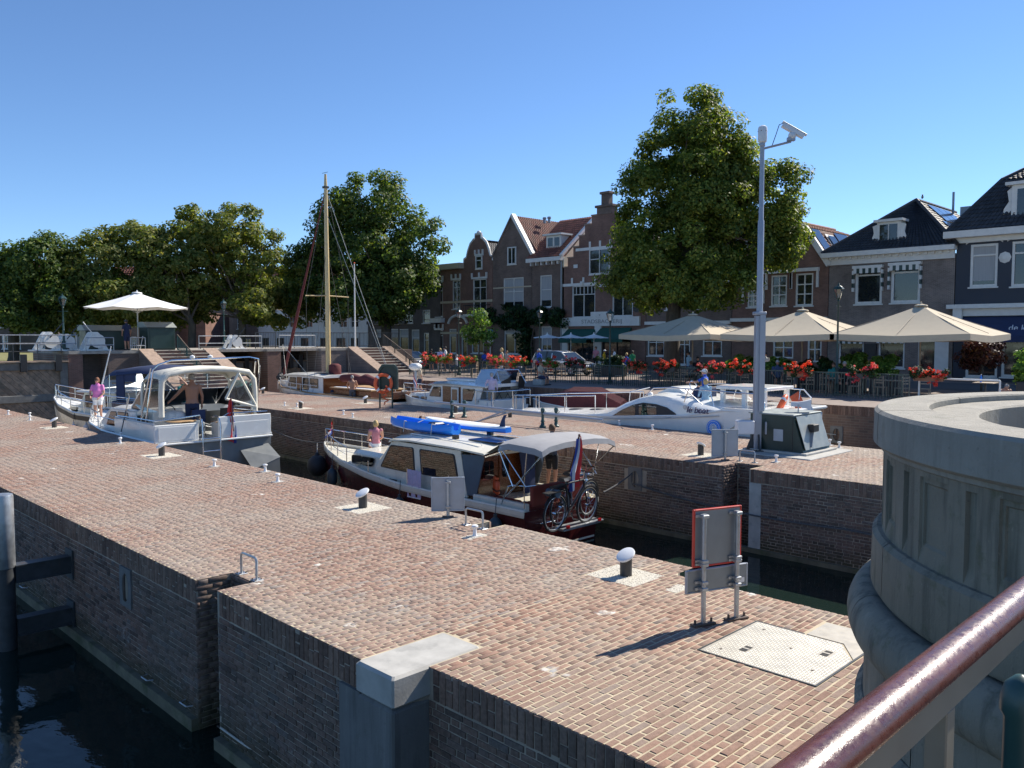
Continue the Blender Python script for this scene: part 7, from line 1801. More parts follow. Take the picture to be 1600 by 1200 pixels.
# hedges and shrubs on the terrace
def hedge(px0, px1, X, z0, z1, label, m='hedge_leaf', n=2600, seed=31, size=.13, box=True):
    Y0, _ = onX(px0, 560, X); Y1, _ = onX(px1, 560, X); c = (Y0 + Y1) / 2; hw = abs(Y0 - Y1) / 2
    t = thing('planter_hedge', label, 'hedge', (X, c, .8), 0, 'hedges in planters on the terrace')
    k = max(2, int(hw / .35)); lo = [(0, -hw + (j + .5) * 2 * hw / k, (z0 + z1) / 2 - .8, .3, hw / k * 1.15, (z1 - z0) / 2) for j in range(k)]
    leaf_cloud('leaves', lo, n, size, m, t, seed, 26, .24)
    if box: O('planter', MB().bbox(-.3, -hw, 0, .3, hw, max(.3, z0 - .8 + .15), .03), 'chair_black', t)
hedge(1140, 1186, 39.4, 1.55, 2.45, 'green hedge left of the camera mast behind the flower box', seed=31)
hedge(1196, 1236, 39.4, 1.55, 2.4, 'green hedge just right of the camera mast', seed=32)
hedge(1313, 1352, 39.4, 1.7, 2.6, 'bright green hedge left of the yellow cyclist', seed=33)
hedge(1362, 1408, 39.4, 1.6, 2.6, 'bright green hedge right of the yellow cyclist', seed=34)
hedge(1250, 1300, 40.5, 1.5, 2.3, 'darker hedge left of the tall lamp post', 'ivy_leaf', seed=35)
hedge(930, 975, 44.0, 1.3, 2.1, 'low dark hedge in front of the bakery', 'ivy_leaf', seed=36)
hedge(1592, 1606, 38.5, 1.5, 3.1, 'tall light green plant at the right edge', seed=37, n=900)
t = thing('copper_shrub', 'dark copper-leaved small tree in front of the navy house', 'shrub', (45, onX(1535, 560, 45)[0], .8))
leaf_cloud('leaves', [(0, 0, 1.9, .9, .9, .6), (.2, .5, 1.6, .6, .7, .5), (0, -.7, 1.7, .6, .6, .5)], 3200, .16, 'copper_leaf', t, 41, 30, .4); O('stem', MB().tube([(0, 0, 0), (0, 0, 1.6)], .06, 8), 'bark', t)

# ================================================================ quay fence with flower boxes
def fence(y0, y1, label):
    return bars((36.0, y0), (36.0, y1), .8, .8, 1.08, label, .135, 'green_paint', 'green_paint', 'fence')
fence(46.2, 37.4, 'dark green quay fence at the left with the small bright flower boxes')
fence(37.3, 26.0, 'dark green quay fence in the middle behind the seated man')
fence(25.9, 12.6, 'dark green quay fence at the right below the big parasols')
def flower_box(px, py, i, label, wid=1.15):
    X = 35.82; Y, z = onX(px, py, X)
    t = thing('flower_box', label, 'flower box', (X, Y, 1.78), 0, 'red geranium boxes on the quay fence')
    O('box', MB().loft([[(-.1, -wid / 2 * k, z_), (.12, -wid / 2 * k, z_), (.12, wid / 2 * k, z_), (-.1, wid / 2 * k, z_)] for z_, k in ((-.12, .9), (.1, 1.))]), 'terracotta' if i % 2 else 'chair_black', t)
    lo = [(-.05, -wid * .42 + j * wid * .21, .16 + .08 * math.sin(i + j * 2), .2, .2, .22) for j in range(5)]
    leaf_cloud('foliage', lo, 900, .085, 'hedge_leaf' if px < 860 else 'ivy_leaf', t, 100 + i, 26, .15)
    lo = [(-.08, -wid * .46 + j * wid * .184, .26 + .13 * math.sin(i * 1.7 + j * 1.9), .24, .2, .22) for j in range(6)] + [(-.2, wid * (.2 - .4 * (i % 2)), -.1, .12, .25, .22)]
    leaf_cloud('flowers', lo, 560, .08, 'red_petal' if i % 3 else 'pink_petal', t, 200 + i, 34, .1)
FB = [(671, 563), (695, 563), (732, 563), (776, 564), (809, 565), (857, 566), (899, 568), (995, 569), (1041, 570), (1112, 571), (1164, 571), (1250, 573), (1347, 574), (1451, 575)]
FL_ = ['leftmost bright red flower box, right of the white car', 'bright red flower box second from the left', 'bright red flower box right of the left quay lamp', 'bright red flower box below the light-haired woman', 'bright red flower box left of the silver car', 'flower box in front of the silver car windscreen', 'flower box in front of the silver car bonnet', 'reddish flower box below the green-shirted waiter', 'pinkish flower box left of the left beige parasol pole', 'red flower box above the blue-shirted boat man', 'red flower box just left of the camera mast', 'red flower box just right of the camera mast', 'red flower box right of the tall quay lamp', 'rightmost red flower box near the stone pier']
for i, ((px, py), lb) in enumerate(zip(FB, FL_)): flower_box(px, py, i, lb, 1.2 if px > 900 else 1.35)
for px, X, h, lb in ((717, 38, 4.55, 'left lantern post on the quay beside the ornate gabled house'), (843, 44, 4.6, 'lantern post in front of the ivy'), (953, 37, 4.15, 'dark lantern post in front of the bakery'), (1308, 37, 5.0, 'tall dark lantern post between the two right beige parasols')):
    lamp(X, onX(px, 560, X)[0], .8, h, lb, 'green_paint')
parasol(41, 26.3, .8, 3.95, 2.8, 3.0, 'left large beige square parasol, shaded by the tall tree', 'parasol_beige', 'beige terrace parasols', 4, 0, .3, polemat='chair_wood')
parasol(41, 19.7, .8, 4.05, 2.8, 3.0, 'middle large beige square parasol behind the camera mast', 'parasol_beige', 'beige terrace parasols', 4, 0, .3, polemat='chair_wood')
parasol(41, 13.9, .8, 4.15, 2.8, 3.0, 'right large beige square parasol in front of the grey brick house', 'parasol_beige', 'beige terrace parasols', 4, 0, .3, polemat='chair_wood')
for px, lb in ((855, 'left small pale parasol'), (892, 'middle small pale parasol'), (928, 'right small pale parasol')):
    parasol(51.5, onX(px, 525, 51.5)[0], .8, 2.85, 2.55, 1.2, lb + ' in front of the bakery', 'canvas_white', 'small parasols at the bakery', 8, 0, 0, 8)
# terrace furniture
def chair(loc, rz, label, m, first=[None, None]):
    t = thing('terrace_chair', label, 'chair', loc, rz, 'terrace chairs')
    for sx, sy in ((-.2, -.2), (-.2, .2), (.2, -.2), (.2, .2)): O('leg', MB().beam((sx, sy, 0), (sx, sy, .45 if sx > 0 else .95), .035, .035), m, t)
    O('seat', MB().bbox(-.22, -.23, .43, .23, .23, .465, .01), m, t)
    for z in (.62, .74, .86): O('back_slat', MB().box(-.215, -.19, z, -.19, .19, z + .06), m, t)
    return t
def table(loc, label):
    t = thing('terrace_table', label, 'table', loc, 0, 'terrace tables')
    O('top', MB().bbox(-.4, -.4, .72, .4, .4, .75, .008), 'chair_wood', t); O('leg', MB().beam((0, 0, 0), (0, 0, .72), .06, .06), 'chair_black', t); O('foot', MB().bbox(-.25, -.03, 0, .25, .03, .03, .005).bbox(-.03, -.25, .0, .03, -.031, .03, .005).bbox(-.03, .031, .0, .03, .25, .03, .005), 'chair_black', t)
    return t
protoC = chair((37.0, 25.4, .8), R(90), 'wooden terrace chair behind the fence left of the blue-shirted boat man', 'chair_wood')
CH = [(1012, 37.2, 0), (1052, 37.0, 90), (1068, 37.3, 200), (1100, 37.2, 20), (1140, 37.1, 90), (1166, 37.4, 10), (1232, 37.2, 180), (1262, 37.1, 60), (1290, 37.6, -80), (1336, 37.2, 100), (1376, 37.3, 0), (1410, 37.1, 70), (1445, 37.4, 190), (900, 37.6, 10), (932, 37.4, 60), (968, 37.4, 120)]
for i, (px, X, a) in enumerate(CH):
    dup(protoC, (X, onX(px, 590, X)[0], .8), R(a), 'wooden terrace chair behind the fence near the %s' % ['leftmost chair group by the bakery lamp', 'left parasol corner post', 'left parasol, right of the post', 'flower box above the boat man', 'hedge left of the mast', 'mast, directly left of it', 'mast, directly right of it', 'waiter in black', 'tall lamp post, left side', 'tall lamp post, right side', 'yellow cyclist', 'rightmost flower box, left side', 'rightmost flower box, right side', 'silver car bonnet', 'bakery lamp post, left side', 'bakery lamp post, right side'][i])
for i, (px, X, lb) in enumerate(((1030, 37.6, 'small wooden table right of the pinkish flower box'), (1085, 37.9, 'wooden table of the man with glasses'), (1150, 37.8, 'wooden table left of the camera mast'), (1246, 37.8, 'wooden table right of the camera mast'), (1304, 37.9, 'wooden table beside the tall lamp post'), (1392, 37.7, 'wooden table near the rightmost flower box'), (1540, 38.6, 'wooden table with bottles at the right edge'))): table((X, onX(px, 590, X)[0], .8), lb)
for i in range(12):
    X = 38.6 + (i % 3) * .9; px = 690 + i * 17
    dup(protoC, (X, onX(px, 575, X)[0], .8), R(40 * i), 'wooden terrace chair behind the left fence, %s counted from the white car' % ['first', 'second', 'third', 'fourth', 'fifth', 'sixth', 'seventh', 'eighth', 'ninth', 'tenth', 'eleventh', 'twelfth'][i])
t = thing('water_bottle', 'clear blue bottle on the table at the right edge', 'bottle', (38.6, onX(1533, 590, 38.6)[0], 1.55)); O('body', MB().lathe([(.04, 0), (.045, .02), (.045, .2), (.018, .27), (.018, .31)], 12), 'sup_blue', t, 40); O('cap', MB().lathe([(.02, .31), (.02, .34), (.001, .34)], 10), 'flag_white', t)
bigrail([(36.3, 9.3), (36.3, 12.3)], (.95,), 'white_paint', 'white tube railing with scrolled end behind the stone pier', .04, True, .8)
# parking sign
t = thing('parking_sign', 'blue parking sign with white P on a grey pole', 'sign', (45.5, onX(766, 560, 45.5)[0], .8), R(-45))
O('pole', MB().tube([(0, 0, 0), (0, 0, 3.25)], .035, 8), 'galvanised', t)
O('blue_panel', MB().bbox(-.22, -.06, 2.45, .22, -.04, 3.2, .01), 'sign_blue', t); O('white_panel', MB().bbox(-.24, -.06, 2.2, .24, -.04, 2.4, .01), 'flag_white', t)
text('letter', 'P', .42, 'flag_white', t, (0, -.065, 3.0), (R(90), 0, 0)); O('disc_symbol', MB().prism([(-.12, -.066, 2.52), (.1, -.066, 2.52), (.1, -.066, 2.62), (-.02, -.066, 2.72)], (0, .004, 0)), 'flag_white', t); O('arrow', MB().box(-.16, -.066, 2.285, .16, -.061, 2.315), 'black_paint', t)

# ================================================================ cars
def car(loc, rz, label, paint, L=4.4, W=1.78, Hh=1.45, suv=False):
    t = thing('parked_car', label, 'car', loc, rz, 'cars parked behind the fence')
    k = L / 4.4; zb = .28 if not suv else .36; zs = .9 if not suv else 1.02; rows = []
    low = [(-2.2, .55, zs - .18), (-2.15, .32, zs - .05), (-1.9, zb, zs + .04), (-1.0, zb, zs + .02), (0, zb, zs), (.9, zb, zs - .03), (1.6, zb, zs - .1), (2.0, .3, zs - .2), (2.2, .42, zs - .36)]
    for x, z0, z1 in low:
        w = W / 2 * (1 if abs(x) < 1.7 else .93 if abs(x) < 2.1 else .8)
        rows.append([(x * k, -w * .92, z0), (x * k, -w, (z0 + z1) / 2), (x * k, -w * .95, z1), (x * k, w * .95, z1), (x * k, w, (z0 + z1) / 2), (x * k, w * .92, z0)])
    O('body', MB().loft(rows), paint, t, 45)
    h = Hh; gl = [(-1.95, zs + .0, .8), (-1.6, h - .12, .68), (-1.2, h - .02, .64), (-.2, h, .64), (.35, h - .06, .64), (1.15, zs - .03, .78)]
    if suv: gl = [(-2.05, zs, .82), (-1.85, h - .1, .7), (-1.3, h - .01, .67), (-.1, h, .67), (.45, h - .08, .67), (1.2, zs - .03, .8)]
    O('glasshouse', MB().loft([[(x * k, -W / 2 * .88, zs - .05), (x * k, -w * W / 1.78 * 1.0, z), (x * k, w * W / 1.78, z), (x * k, W / 2 * .88, zs - .05)] for x, z, w in gl]), 'facade_glass', t, 20)
    O('roof', MB().loft([[(x * k, -w, z - .05), (x * k, -w * .9, z + .015), (x * k, w * .9, z + .015), (x * k, w, z - .05)] for x, z, w in ((gl[1][0], gl[1][1], .67), (gl[2][0], gl[2][1], .68), (gl[3][0], gl[3][1], .68), (gl[4][0], gl[4][1], .66))]), paint, t, 45)
    for sg in (1, -1):
        for a, b in ((gl[1], gl[0]), (gl[4], gl[5])): O('pillar', MB().beam((a[0] * k, sg * .66 * W / 1.78, a[1] - .02), (b[0] * k, sg * W / 2 * .89, zs), .07, .06), paint, t)
        O('pillar', MB().beam((-.35 * k, sg * .675, h - .05), (-.35 * k, sg * W / 2 * .9, zs), .08, .04), paint, t)
        O('headlight', MB().ball((2.02 * k, sg * W * .36, zs - .27), (.16, .2, .09), 10, 6), 'headlight', t, 40)
        O('taillight', MB().cbox(-2.14 * k, sg * W * .38, zs - .1, .1, .24, .2), 'taillight', t)
        O('mirror', MB().ball((.75 * k, sg * (W / 2 + .08), zs + .06), (.08, .1, .07), 8, 6), paint, t, 40)
        for x in (-1.35, 1.38):
            w = O('wheel', MB().lathe([(.001, -.1), (.2, -.1), (.22, -.06), (.22, .06), (.2, .1), (.001, .1)], 16).xf(Matrix.Translation((x * k, sg * (W / 2 - .1), .33)) @ Matrix.Rotation(R(90), 4, 'X')), 'galvanised', t, 40)
            O('tyre', MB().lathe([(.22, -.1), (.31, -.11), (.335, -.07), (.335, .07), (.31, .11), (.22, .1)], 20).xf(Matrix.Translation((x * k, sg * (W / 2 - .1), .33)) @ Matrix.Rotation(R(90), 4, 'X')), 'tyre', w, 40)
    O('number_plate', MB().box(2.2 * k, -.26, .42, 2.21 * k + .02, .26, .53), 'cloth_yellow', t)
    return t
car((43.2, onX(880, 570, 43.2)[0], .8), R(-90), 'silver estate car parked behind the fence in front of the bakery', 'car_silver', 4.7, 1.85, 1.66, True)
car((43, onX(640, 570, 43)[0], .8), R(-90), 'white car parked behind the stairs at the left end of the fence', 'car_white')
car((43.5, onX(600, 565, 43.5)[0], .8), R(-90), 'second white car behind the stair railing, farther left', 'car_white', 4.2)
# ================================================================ houses along the quay (front plane X = 55, local x to -Y, y inwards)
FX = 55.
def house(label, Yl, Yr, h, wallm, name='brick_house', depth=9.):
    t = thing(name, label, 'house', (FX, Yl, .8), R(-90))
    return t, Yl - Yr
def rect(Yl, p):
    Y0, z1 = onX(p[0], p[1], FX); Y1, _ = onX(p[2], p[1], FX); _, zb0 = onX((p[0] + p[2]) / 2, p[3], FX); _, zt = onX((p[0] + p[2]) / 2, p[1], FX)
    return (Yl - Y0, zb0 - .8, Yl - Y1, zt - .8)
def front(t, w, h, rects, m, th=.22, depth=9., name='wall'):
    xs = sorted({0, w} | {r[0] for r in rects} | {r[2] for r in rects}); zs = sorted({-.1, h} | {max(r[1], -.1) for r in rects} | {r[3] for r in rects})
    mb = MB()
    for a, b in zip(xs, xs[1:]):
        for c, d in zip(zs, zs[1:]):
            mx, mz = (a + b) / 2, (c + d) / 2
            if any(r[0] < mx < r[2] and r[1] < mz < r[3] for r in rects): continue
            mb.quad((a, 0, c), (b, 0, c), (b, 0, d), (a, 0, d))
    for x0, z0, x1, z1 in rects:
        mb.quad((x0, 0, z0), (x0, th, z0), (x0, th, z1), (x0, 0, z1)); mb.quad((x1, 0, z0), (x1, th, z0), (x1, th, z1), (x1, 0, z1))
        mb.quad((x0, 0, z1), (x1, 0, z1), (x1, th, z1), (x0, th, z1)); mb.quad((x0, 0, z0), (x1, 0, z0), (x1, th, z0), (x0, th, z0))
    mb.quad((0, 0, -.1), (0, depth, -.1), (0, depth, h), (0, 0, h)); mb.quad((w, 0, -.1), (w, depth, -.1), (w, depth, h), (w, 0, h))
    mb.quad((0, depth, -.1), (w, depth, -.1), (w, depth, h), (0, depth, h))
    me = bpy.data.meshes.new(name); me.from_pydata(mb.v, [], mb.f)
    return link(name, me, m, t)
def win(t, r, nx=1, nz=(), fm='trim_white', fw=.09, blind=0., sill=True, name='window', pane='facade_glass', dep=.1, bars=0):
    """frame with mullions; nz are relative transom heights; blind = share of the pane covered by a pale blind from the top"""
    x0, z0, x1, z1 = r
    f = MB()
    f.box(x0, dep - .06, z0, x0 + fw, dep + .06, z1); f.box(x1 - fw, dep - .06, z0, x1, dep + .06, z1)
    f.box(x0 + fw, dep - .06, z1 - fw, x1 - fw, dep + .06, z1); f.box(x0 + fw, dep - .06, z0, x1 - fw, dep + .06, z0 + fw)
    for k in range(1, nx): x = x0 + (x1 - x0) * k / nx; f.box(x - fw * .35, dep - .04, z0 + fw, x + fw * .35, dep + .03, z1 - fw)
    for q in nz: z = z0 + (z1 - z0) * q; f.box(x0 + fw, dep - .045, z - fw * .35, x1 - fw, dep + .025, z + fw * .35)
    w = O(name, f, fm, t)
    cz = sorted([z0 + fw] + [z0 + (z1 - z0) * q for q in nz] + [z1 - fw])
    for a, b in zip(cz, cz[1:]):
        for k in range(nx):
            xa, xb = x0 + (x1 - x0) * k / nx, x0 + (x1 - x0) * (k + 1) / nx
            O('pane', MB().box(xa + fw * .3, dep + .035 + rnd.uniform(-.006, .006), a, xb - fw * .3, dep + .055, b), pane, w)
    if blind: O('blind', MB().box(x0 + fw, dep + .028, z1 - fw - (z1 - z0 - 2 * fw) * blind, x1 - fw, dep + .034, z1 - fw), 'curtain', w)
    if sill: O('sill', MB().box(x0 - .08, -.09, z0 - .09, x1 + .08, dep, z0), fm, w)
    return w
def tiles(t, p00, p10, p11, p01, m, cw=.26, rh=.34, name='roof_tiles'):
    """pantiles: p00-p10 eave left to right, p01-p11 ridge"""
    p00, p10, p11, p01 = (np.array(p, float) for p in (p00, p10, p11, p01))
    W = max(np.linalg.norm(p10 - p00), np.linalg.norm(p11 - p01)); Hh = max(np.linalg.norm(p01 - p00), np.linalg.norm(p11 - p10))
    nx, nz = max(1, int(W / cw)), max(1, int(Hh / rh)); nrm = np.cross(p10 - p00 if np.linalg.norm(p10 - p00) > .1 else p11 - p01, p01 - p00 if np.linalg.norm(p01 - p00) > .1 else p11 - p10); nrm = nrm / np.linalg.norm(nrm)
    if nrm[2] < 0: nrm = -nrm
    pt = lambda u, v: (p00 * (1 - u) + p10 * u) * (1 - v) + (p01 * (1 - u) + p11 * u) * v
    V, F = [], []
    prof = ((0, .0), (.3, .07), (.62, .05), (1.0, -.005))
    for j in range(nz):
        v0, v1 = j / nz, min(1, (j + 1.12) / nz)
        for i in range(nx):
            k = len(V)
            for v, lift in ((v0, .055), (v1, .0)):
                for du, h in prof: V.append(pt((i + du) / nx, v) + nrm * (h + lift + .02))
            for q in range(3): F.append((k + q, k + q + 1, k + 4 + q + 1, k + 4 + q))
    o = npmesh(name, V, F, m, t); o['kind'] = 'stuff'
    npmesh('roof_deck', [p - nrm * .03 for p in (p00, p10, p11, p01)], [(0, 1, 2, 3)], m, t)
    return o
def block(t, name, m, *a, c=.0): return O(name, MB().bbox(*a, c) if c else MB().box(*a), m, t)

# --- brown house far left, white houses
t, w = house('brown brick house behind the yellowing tree at the left', 119.4, 103.6, 8, 'brick_brown')
R_ = [rect(119.4, q) for q in ((334, 497, 342, 514), (347, 497, 356, 514), (332, 530, 341, 556), (349, 529, 362, 550), (370, 497, 378, 514), (380, 529, 392, 550))]
front(t, w, 8.5, R_, 'brick_brown')
for i, r in enumerate(R_): win(t, r, 1 if i == 2 else 2, (.5,))
tiles(t, (-.2, -.3, 8.4), (w + .2, -.3, 8.4), (w + .2, 4.5, 12.4), (-.2, 4.5, 12.4), 'tile_red', .3, .4)
block(t, 'gutter', 'trim_white', -.2, -.35, 8.3, w + .2, -.05, 8.5); block(t, 'roof_back', 'brick_brown', 0, 4.6, 8, w, 9, 12)
O('dormer', MB().prism([(7, .3, 8.6), (9.2, .3, 8.6), (9.2, .3, 10.3), (7, .3, 10.3)], (0, 2.5, 0)), 'trim_white', t)
t, w = house('white plastered row house behind the broad round tree', 103.3, 78.2, 8, 'cream_plaster', 'white_house')
R_ = [rect(103.3, q) for q in ((403, 496, 412, 512), (423, 491, 434, 511), (452, 494, 462, 512), (478, 494, 488, 512), (505, 492, 516, 512), (530, 492, 542, 512), (548, 492, 560, 512), (410, 528, 420, 556), (432, 528, 444, 552), (470, 528, 482, 552), (500, 528, 512, 556), (525, 528, 540, 552), (548, 528, 560, 552))]
front(t, w, 7.8, R_, 'trim_white')
for i, r in enumerate(R_): win(t, r, 2, (.5,), 'green_paint' if i > 6 else 'trim_white', .1)
tiles(t, (-.2, -.3, 7.8), (w + .2, -.3, 7.8), (w + .2, 4.5, 11.2), (-.2, 4.5, 11.2), 'tile_red', .32, .42)
block(t, 'gutter', 'zinc', -.2, -.4, 7.68, w + .2, -.05, 7.85); block(t, 'roof_back', 'trim_white', 0, 4.6, 7.5, w, 9, 11)
# --- dark brick house with shop front
Yl, Yr = 78.1, 65.45
t, w = house('dark brick house with tall shop windows behind the quay stairs', Yl, Yr, 10, 'brick_dark')
R_ = [rect(Yl, q) for q in ((611, 483, 627, 506), (630, 476, 645, 505), (586, 484, 600, 506), (588, 515, 606, 551), (609, 514, 622, 551), (624, 514, 638, 551), (643, 515, 655, 558), (660, 484, 672, 505), (662, 520, 670, 558))]
front(t, w, 9.6, R_, 'brick_dark')
for i, r in enumerate(R_): win(t, r, 1 if i > 2 else 2, (.7,) if i > 2 else (.5,), blind=.35 if i in (3, 4, 5, 6) else 0)
block(t, 'shop_cornice', 'black_paint', .2, -.4, 4.0, 7.2, 0, 4.35); block(t, 'cornice', 'trim_white', -.05, -.4, 9.4, w, 0, 9.9); block(t, 'roof', 'zinc', 0, 0, 9.6, w, 9, 9.95)
# --- ornate house with bell gable
Yl, Yr = 65.4, 57.65
t, w = house('ornate brick house with white-edged bell gable and yellow brick bands', Yl, Yr, 10, 'brick_red')
px = ((744, 400, 754, 420), (739, 436, 760, 489), (707, 438, 719, 483), (680.6, 441, 691.5, 495), (681, 516, 692, 550), (702, 514, 713, 552), (721, 522, 730, 562), (737, 524, 756, 552))
R_ = [rect(Yl, q) for q in px]
front(t, w, 9.9, [r for i, r in enumerate(R_) if i], 'brick_red')
xg0, xg1 = Yl - 61.75, w - .05; cx = (xg0 + xg1) / 2; hw = (xg1 - xg0) / 2
bell = [(-1, 0), (-1, .35), (-.82, .5), (-.72, 1.1), (-.55, 1.75), (-.3, 2.15), (-.2, 2.2), (-.2, 2.6), (.2, 2.6), (.2, 2.2), (.3, 2.15), (.55, 1.75), (.72, 1.1), (.82, .5), (1, .35), (1, 0)]
r0 = R_[0]
O('bell_gable', MB().prism([(cx + a * hw, 0, 9.9 + b) for a, b in bell], (0, .3, 0)), 'brick_red', t)
O('gable_edge', MB().tube([(cx + a * hw * 1.02, .1, 9.95 + b * 1.03) for a, b in bell], .14, 6), 'trim_white', t)
O('gable_finial', MB().ball((cx, .15, 12.75), .22, 10, 7), 'trim_white', t, 40)
win(t, r0, 1, (.65,), dep=-.06)
for i, r in enumerate(R_[1:], 1): win(t, r, 2 if r[2] - r[0] > 1.1 and i != 6 else 1, (.75,) if i != 6 else (.8,), blind=.3 if i == 5 else 0)
for r in R_[:4] + R_[4:5]:
    ll = block(t, 'lintel', 'trim_white', r[0] - .15, -.12, r[3] + .02, r[2] + .15, .02, r[3] + .2)
    for x in (r[0] - .15, (r[0] + r[2]) / 2 - .07, r[2] + .02): block(ll, 'keystone', 'trim_white', x, -.15, r[3] + .2, x + .13, .02, r[3] + .62)
for z in (2.9, 6.0): O('yellow_band', MB().box(0, -.02, z, w, .0, z + .22), 'canvas_cream' if False else 'parasol_beige', t)
block(t, 'cornice', 'parasol_beige', -.3, -.6, 9.4, xg0, 0, 9.95); block(t, 'balcony', 'trim_white', R_[1][0] - .5, -.9, R_[1][1] - .35, R_[1][2] + .6, 0, R_[1][1] - .12)
O('balcony_rail', MB().tube([(R_[1][0] - .45, -.02, R_[1][1] + .75), (R_[1][0] - .45, -.85, R_[1][1] + .75), (R_[1][2] + .55, -.85, R_[1][1] + .75), (R_[1][2] + .55, -.02, R_[1][1] + .75)], .04, 6), 'black_paint', t)
for k in range(10): block(t, 'balcony_bar', 'black_paint', R_[1][0] - .45 + k * .26, -.87, R_[1][1] - .12, R_[1][0] - .42 + k * .26, -.84, R_[1][1] + .75)
block(t, 'bay_base', 'trim_white', R_[3][0] - .3, -.5, R_[3][1] - .6, R_[3][2] + .3, 0, R_[3][1] - .15)
O('door_arch', MB().tube([((R_[5][0] + R_[6][2]) / 2 + 1.45 * math.cos(a), -.08, 3.75 + 1.0 * math.sin(a)) for a in np.linspace(.2, 2.94, 12)], .14, 6), 'trim_white', t)
tiles(t, (cx - .05, .4, 11.8), (cx + .05, 7, 11.8), (xg1 + .4, 7, 9.9), (xg1 + .4, .4, 9.9), 'tile_dark'); tiles(t, (xg0, .4, 9.9), (xg0, 7, 9.9), (cx, 7, 12.1), (cx, .4, 12.1), 'tile_dark')
# --- pointed gable house with red roof and the lower wing beside it
Yl, Yr = 57.6, 52.45
t, w = house('tall brick house with pointed gable and red pantile roof, half covered in ivy', Yl, Yr, 10, 'brick_brown')
R_ = [rect(Yl, q) for q in ((794, 386, 807, 413), (786.7, 434, 818, 482), (788, 508, 820, 553))]
front(t, w, 10.15, R_[1:], 'brick_brown')
ax, az = Yl - 55.0, 13.85
O('gable', MB().prism([(0, 0, 10.15), (w, 0, 10.15), (ax + .12, 0, az), (ax - .12, 0, az)], (0, .3, 0)), 'brick_brown', t)
for a, b in (((w + .12, 10.15), (ax, az + .15)),): O('verge', MB().beam((a[0], .1, a[1]), (b[0], .1, b[1]), .5, .28), 'trim_white', t)
O('verge_left', MB().beam((-.1, .1, 10.2), (ax, .1, az + .1), .4, .14), 'brick_grey', t)
win(t, R_[0], 2, (), dep=-.06); win(t, R_[1], 2, (.55,), blind=.8); win(t, R_[2], 2, (.72,), blind=0.3)
O('band', MB().box(.05, -.02, 7.2, w - .05, .0, 7.32), 'parasol_beige', t)
tiles(t, (ax, .4, az), (ax, 9, az), (w + .5, 9, 10.0), (w + .5, .4, 10.0), 'tile_red'); tiles(t, (-.4, .4, 10.0), (-.4, 9, 10.0), (ax, 9, az), (ax, .4, az), 'tile_red')
for x in (.9, 1.5): O('chimney_pot', MB().lathe([(.15, 0), (.12, .35), (.2, .4), (.18, .55), (.001, .6)], 10, (ax + x, 3.5, az - .4)), 'zinc', t)
Yl, Yr = 52.4, 48.75
t, w = house('lower brick wing with red roof and white dormer left of the stepped gable', Yl, Yr, 10, 'brick_brown')
R_ = [rect(Yl, q) for q in ((844, 430, 862, 480), (846, 510, 862, 548))]
front(t, w, 9.6, R_, 'brick_brown')
for r in R_: win(t, r, 1, (.55,), blind=.8)
block(t, 'gutter', 'trim_white', -.3, -.55, 9.35, w + .2, .05, 9.7)
for k in range(6): block(t, 'corbel', 'trim_white', .1 + k * .65, -.4, 9.05, .22 + k * .65, 0, 9.35)
w2 = w + 2.4
tiles(t, (-.4, -.35, 9.7), (w + .1, -.35, 9.7), (w + .3, 4.3, 13.6), (-.4, 4.3, 13.6), 'tile_red')
O('verge', MB().beam((w + .2, -.4, 9.75), (w + .35, 4.3, 13.7), .3, .22), 'trim_white', t)
O('side_gable', MB().prism([(w + .02, 0, 0), (w + .02, 8, 0), (w + .02, 8, 10), (w + .02, 4.3, 13.4), (w + .02, 0, 9.5)], (.2, 0, 0)), 'cream_plaster', t)
dm = rect(Yl, (853, 368, 879, 385)); dz = 11.1
d_ = O('dormer', MB().bbox(1.1, .7, 10.6, 2.9, 3.0, 11.75, .03), 'trim_white', t); O('dormer_roof', MB().box(.9, .4, 11.75, 3.15, 3.6, 11.9), 'trim_white', d_)
for x in (1.3, 2.1): O('dormer_pane', MB().box(x, .68, 10.78, x + .6, .695, 11.55), 'facade_glass', d_)
O('downpipe', MB().tube([(w + .05, -.15, 9.4), (w + .05, -.15, .2)], .07, 8), 'zinc', t)
# --- bakery with stepped gable
Yl, Yr = 48.7, 39.7
t, w = house('brick bakery with stepped gable, green awnings and white shop front', Yl, Yr, 9, 'brick_red')
R_ = [rect(Yl, q) for q in ((894, 446, 930, 496), (957, 446, 989, 494), (922, 389, 954, 428), (889, 514, 930, 563), (941, 512, 986, 563))]
cx = w * .52
front(t, w, 8.2, [R_[0], R_[1], R_[3], R_[4]], 'brick_red')
st = [(0, 8.2), (0, 8.7), (.62, 8.7), (.62, 9.5), (1.25, 9.5), (1.25, 10.4), (1.9, 10.4), (1.9, 11.3), (2.55, 11.3), (2.55, 12.2), (3.3, 12.2), (3.3, 12.9)]
O('stepped_gable', MB().prism([(x, 0, z) for x, z in st] + [(2 * cx - x if 2 * cx - x < w else w, 0, z) for x, z in st[::-1]], (0, .35, 0)), 'brick_red', t)
ch = O('chimney', MB().bbox(cx - .8, -.05, 12.9, cx + .8, .75, 13.5, .02).bbox(cx - .95, -.15, 13.5, cx + .95, .9, 13.7, .02).bbox(cx - .4, .05, 13.7, cx + .4, .6, 14.6, .02).bbox(cx - .52, -.05, 14.6, cx + .52, .7, 14.8, .02), 'brick_brown', t)
for k, (x, z) in enumerate(st[1::2]): block(t, 'step_cap', 'stringer', x - .05, -.06, z, x + .66, .42, z + .1)
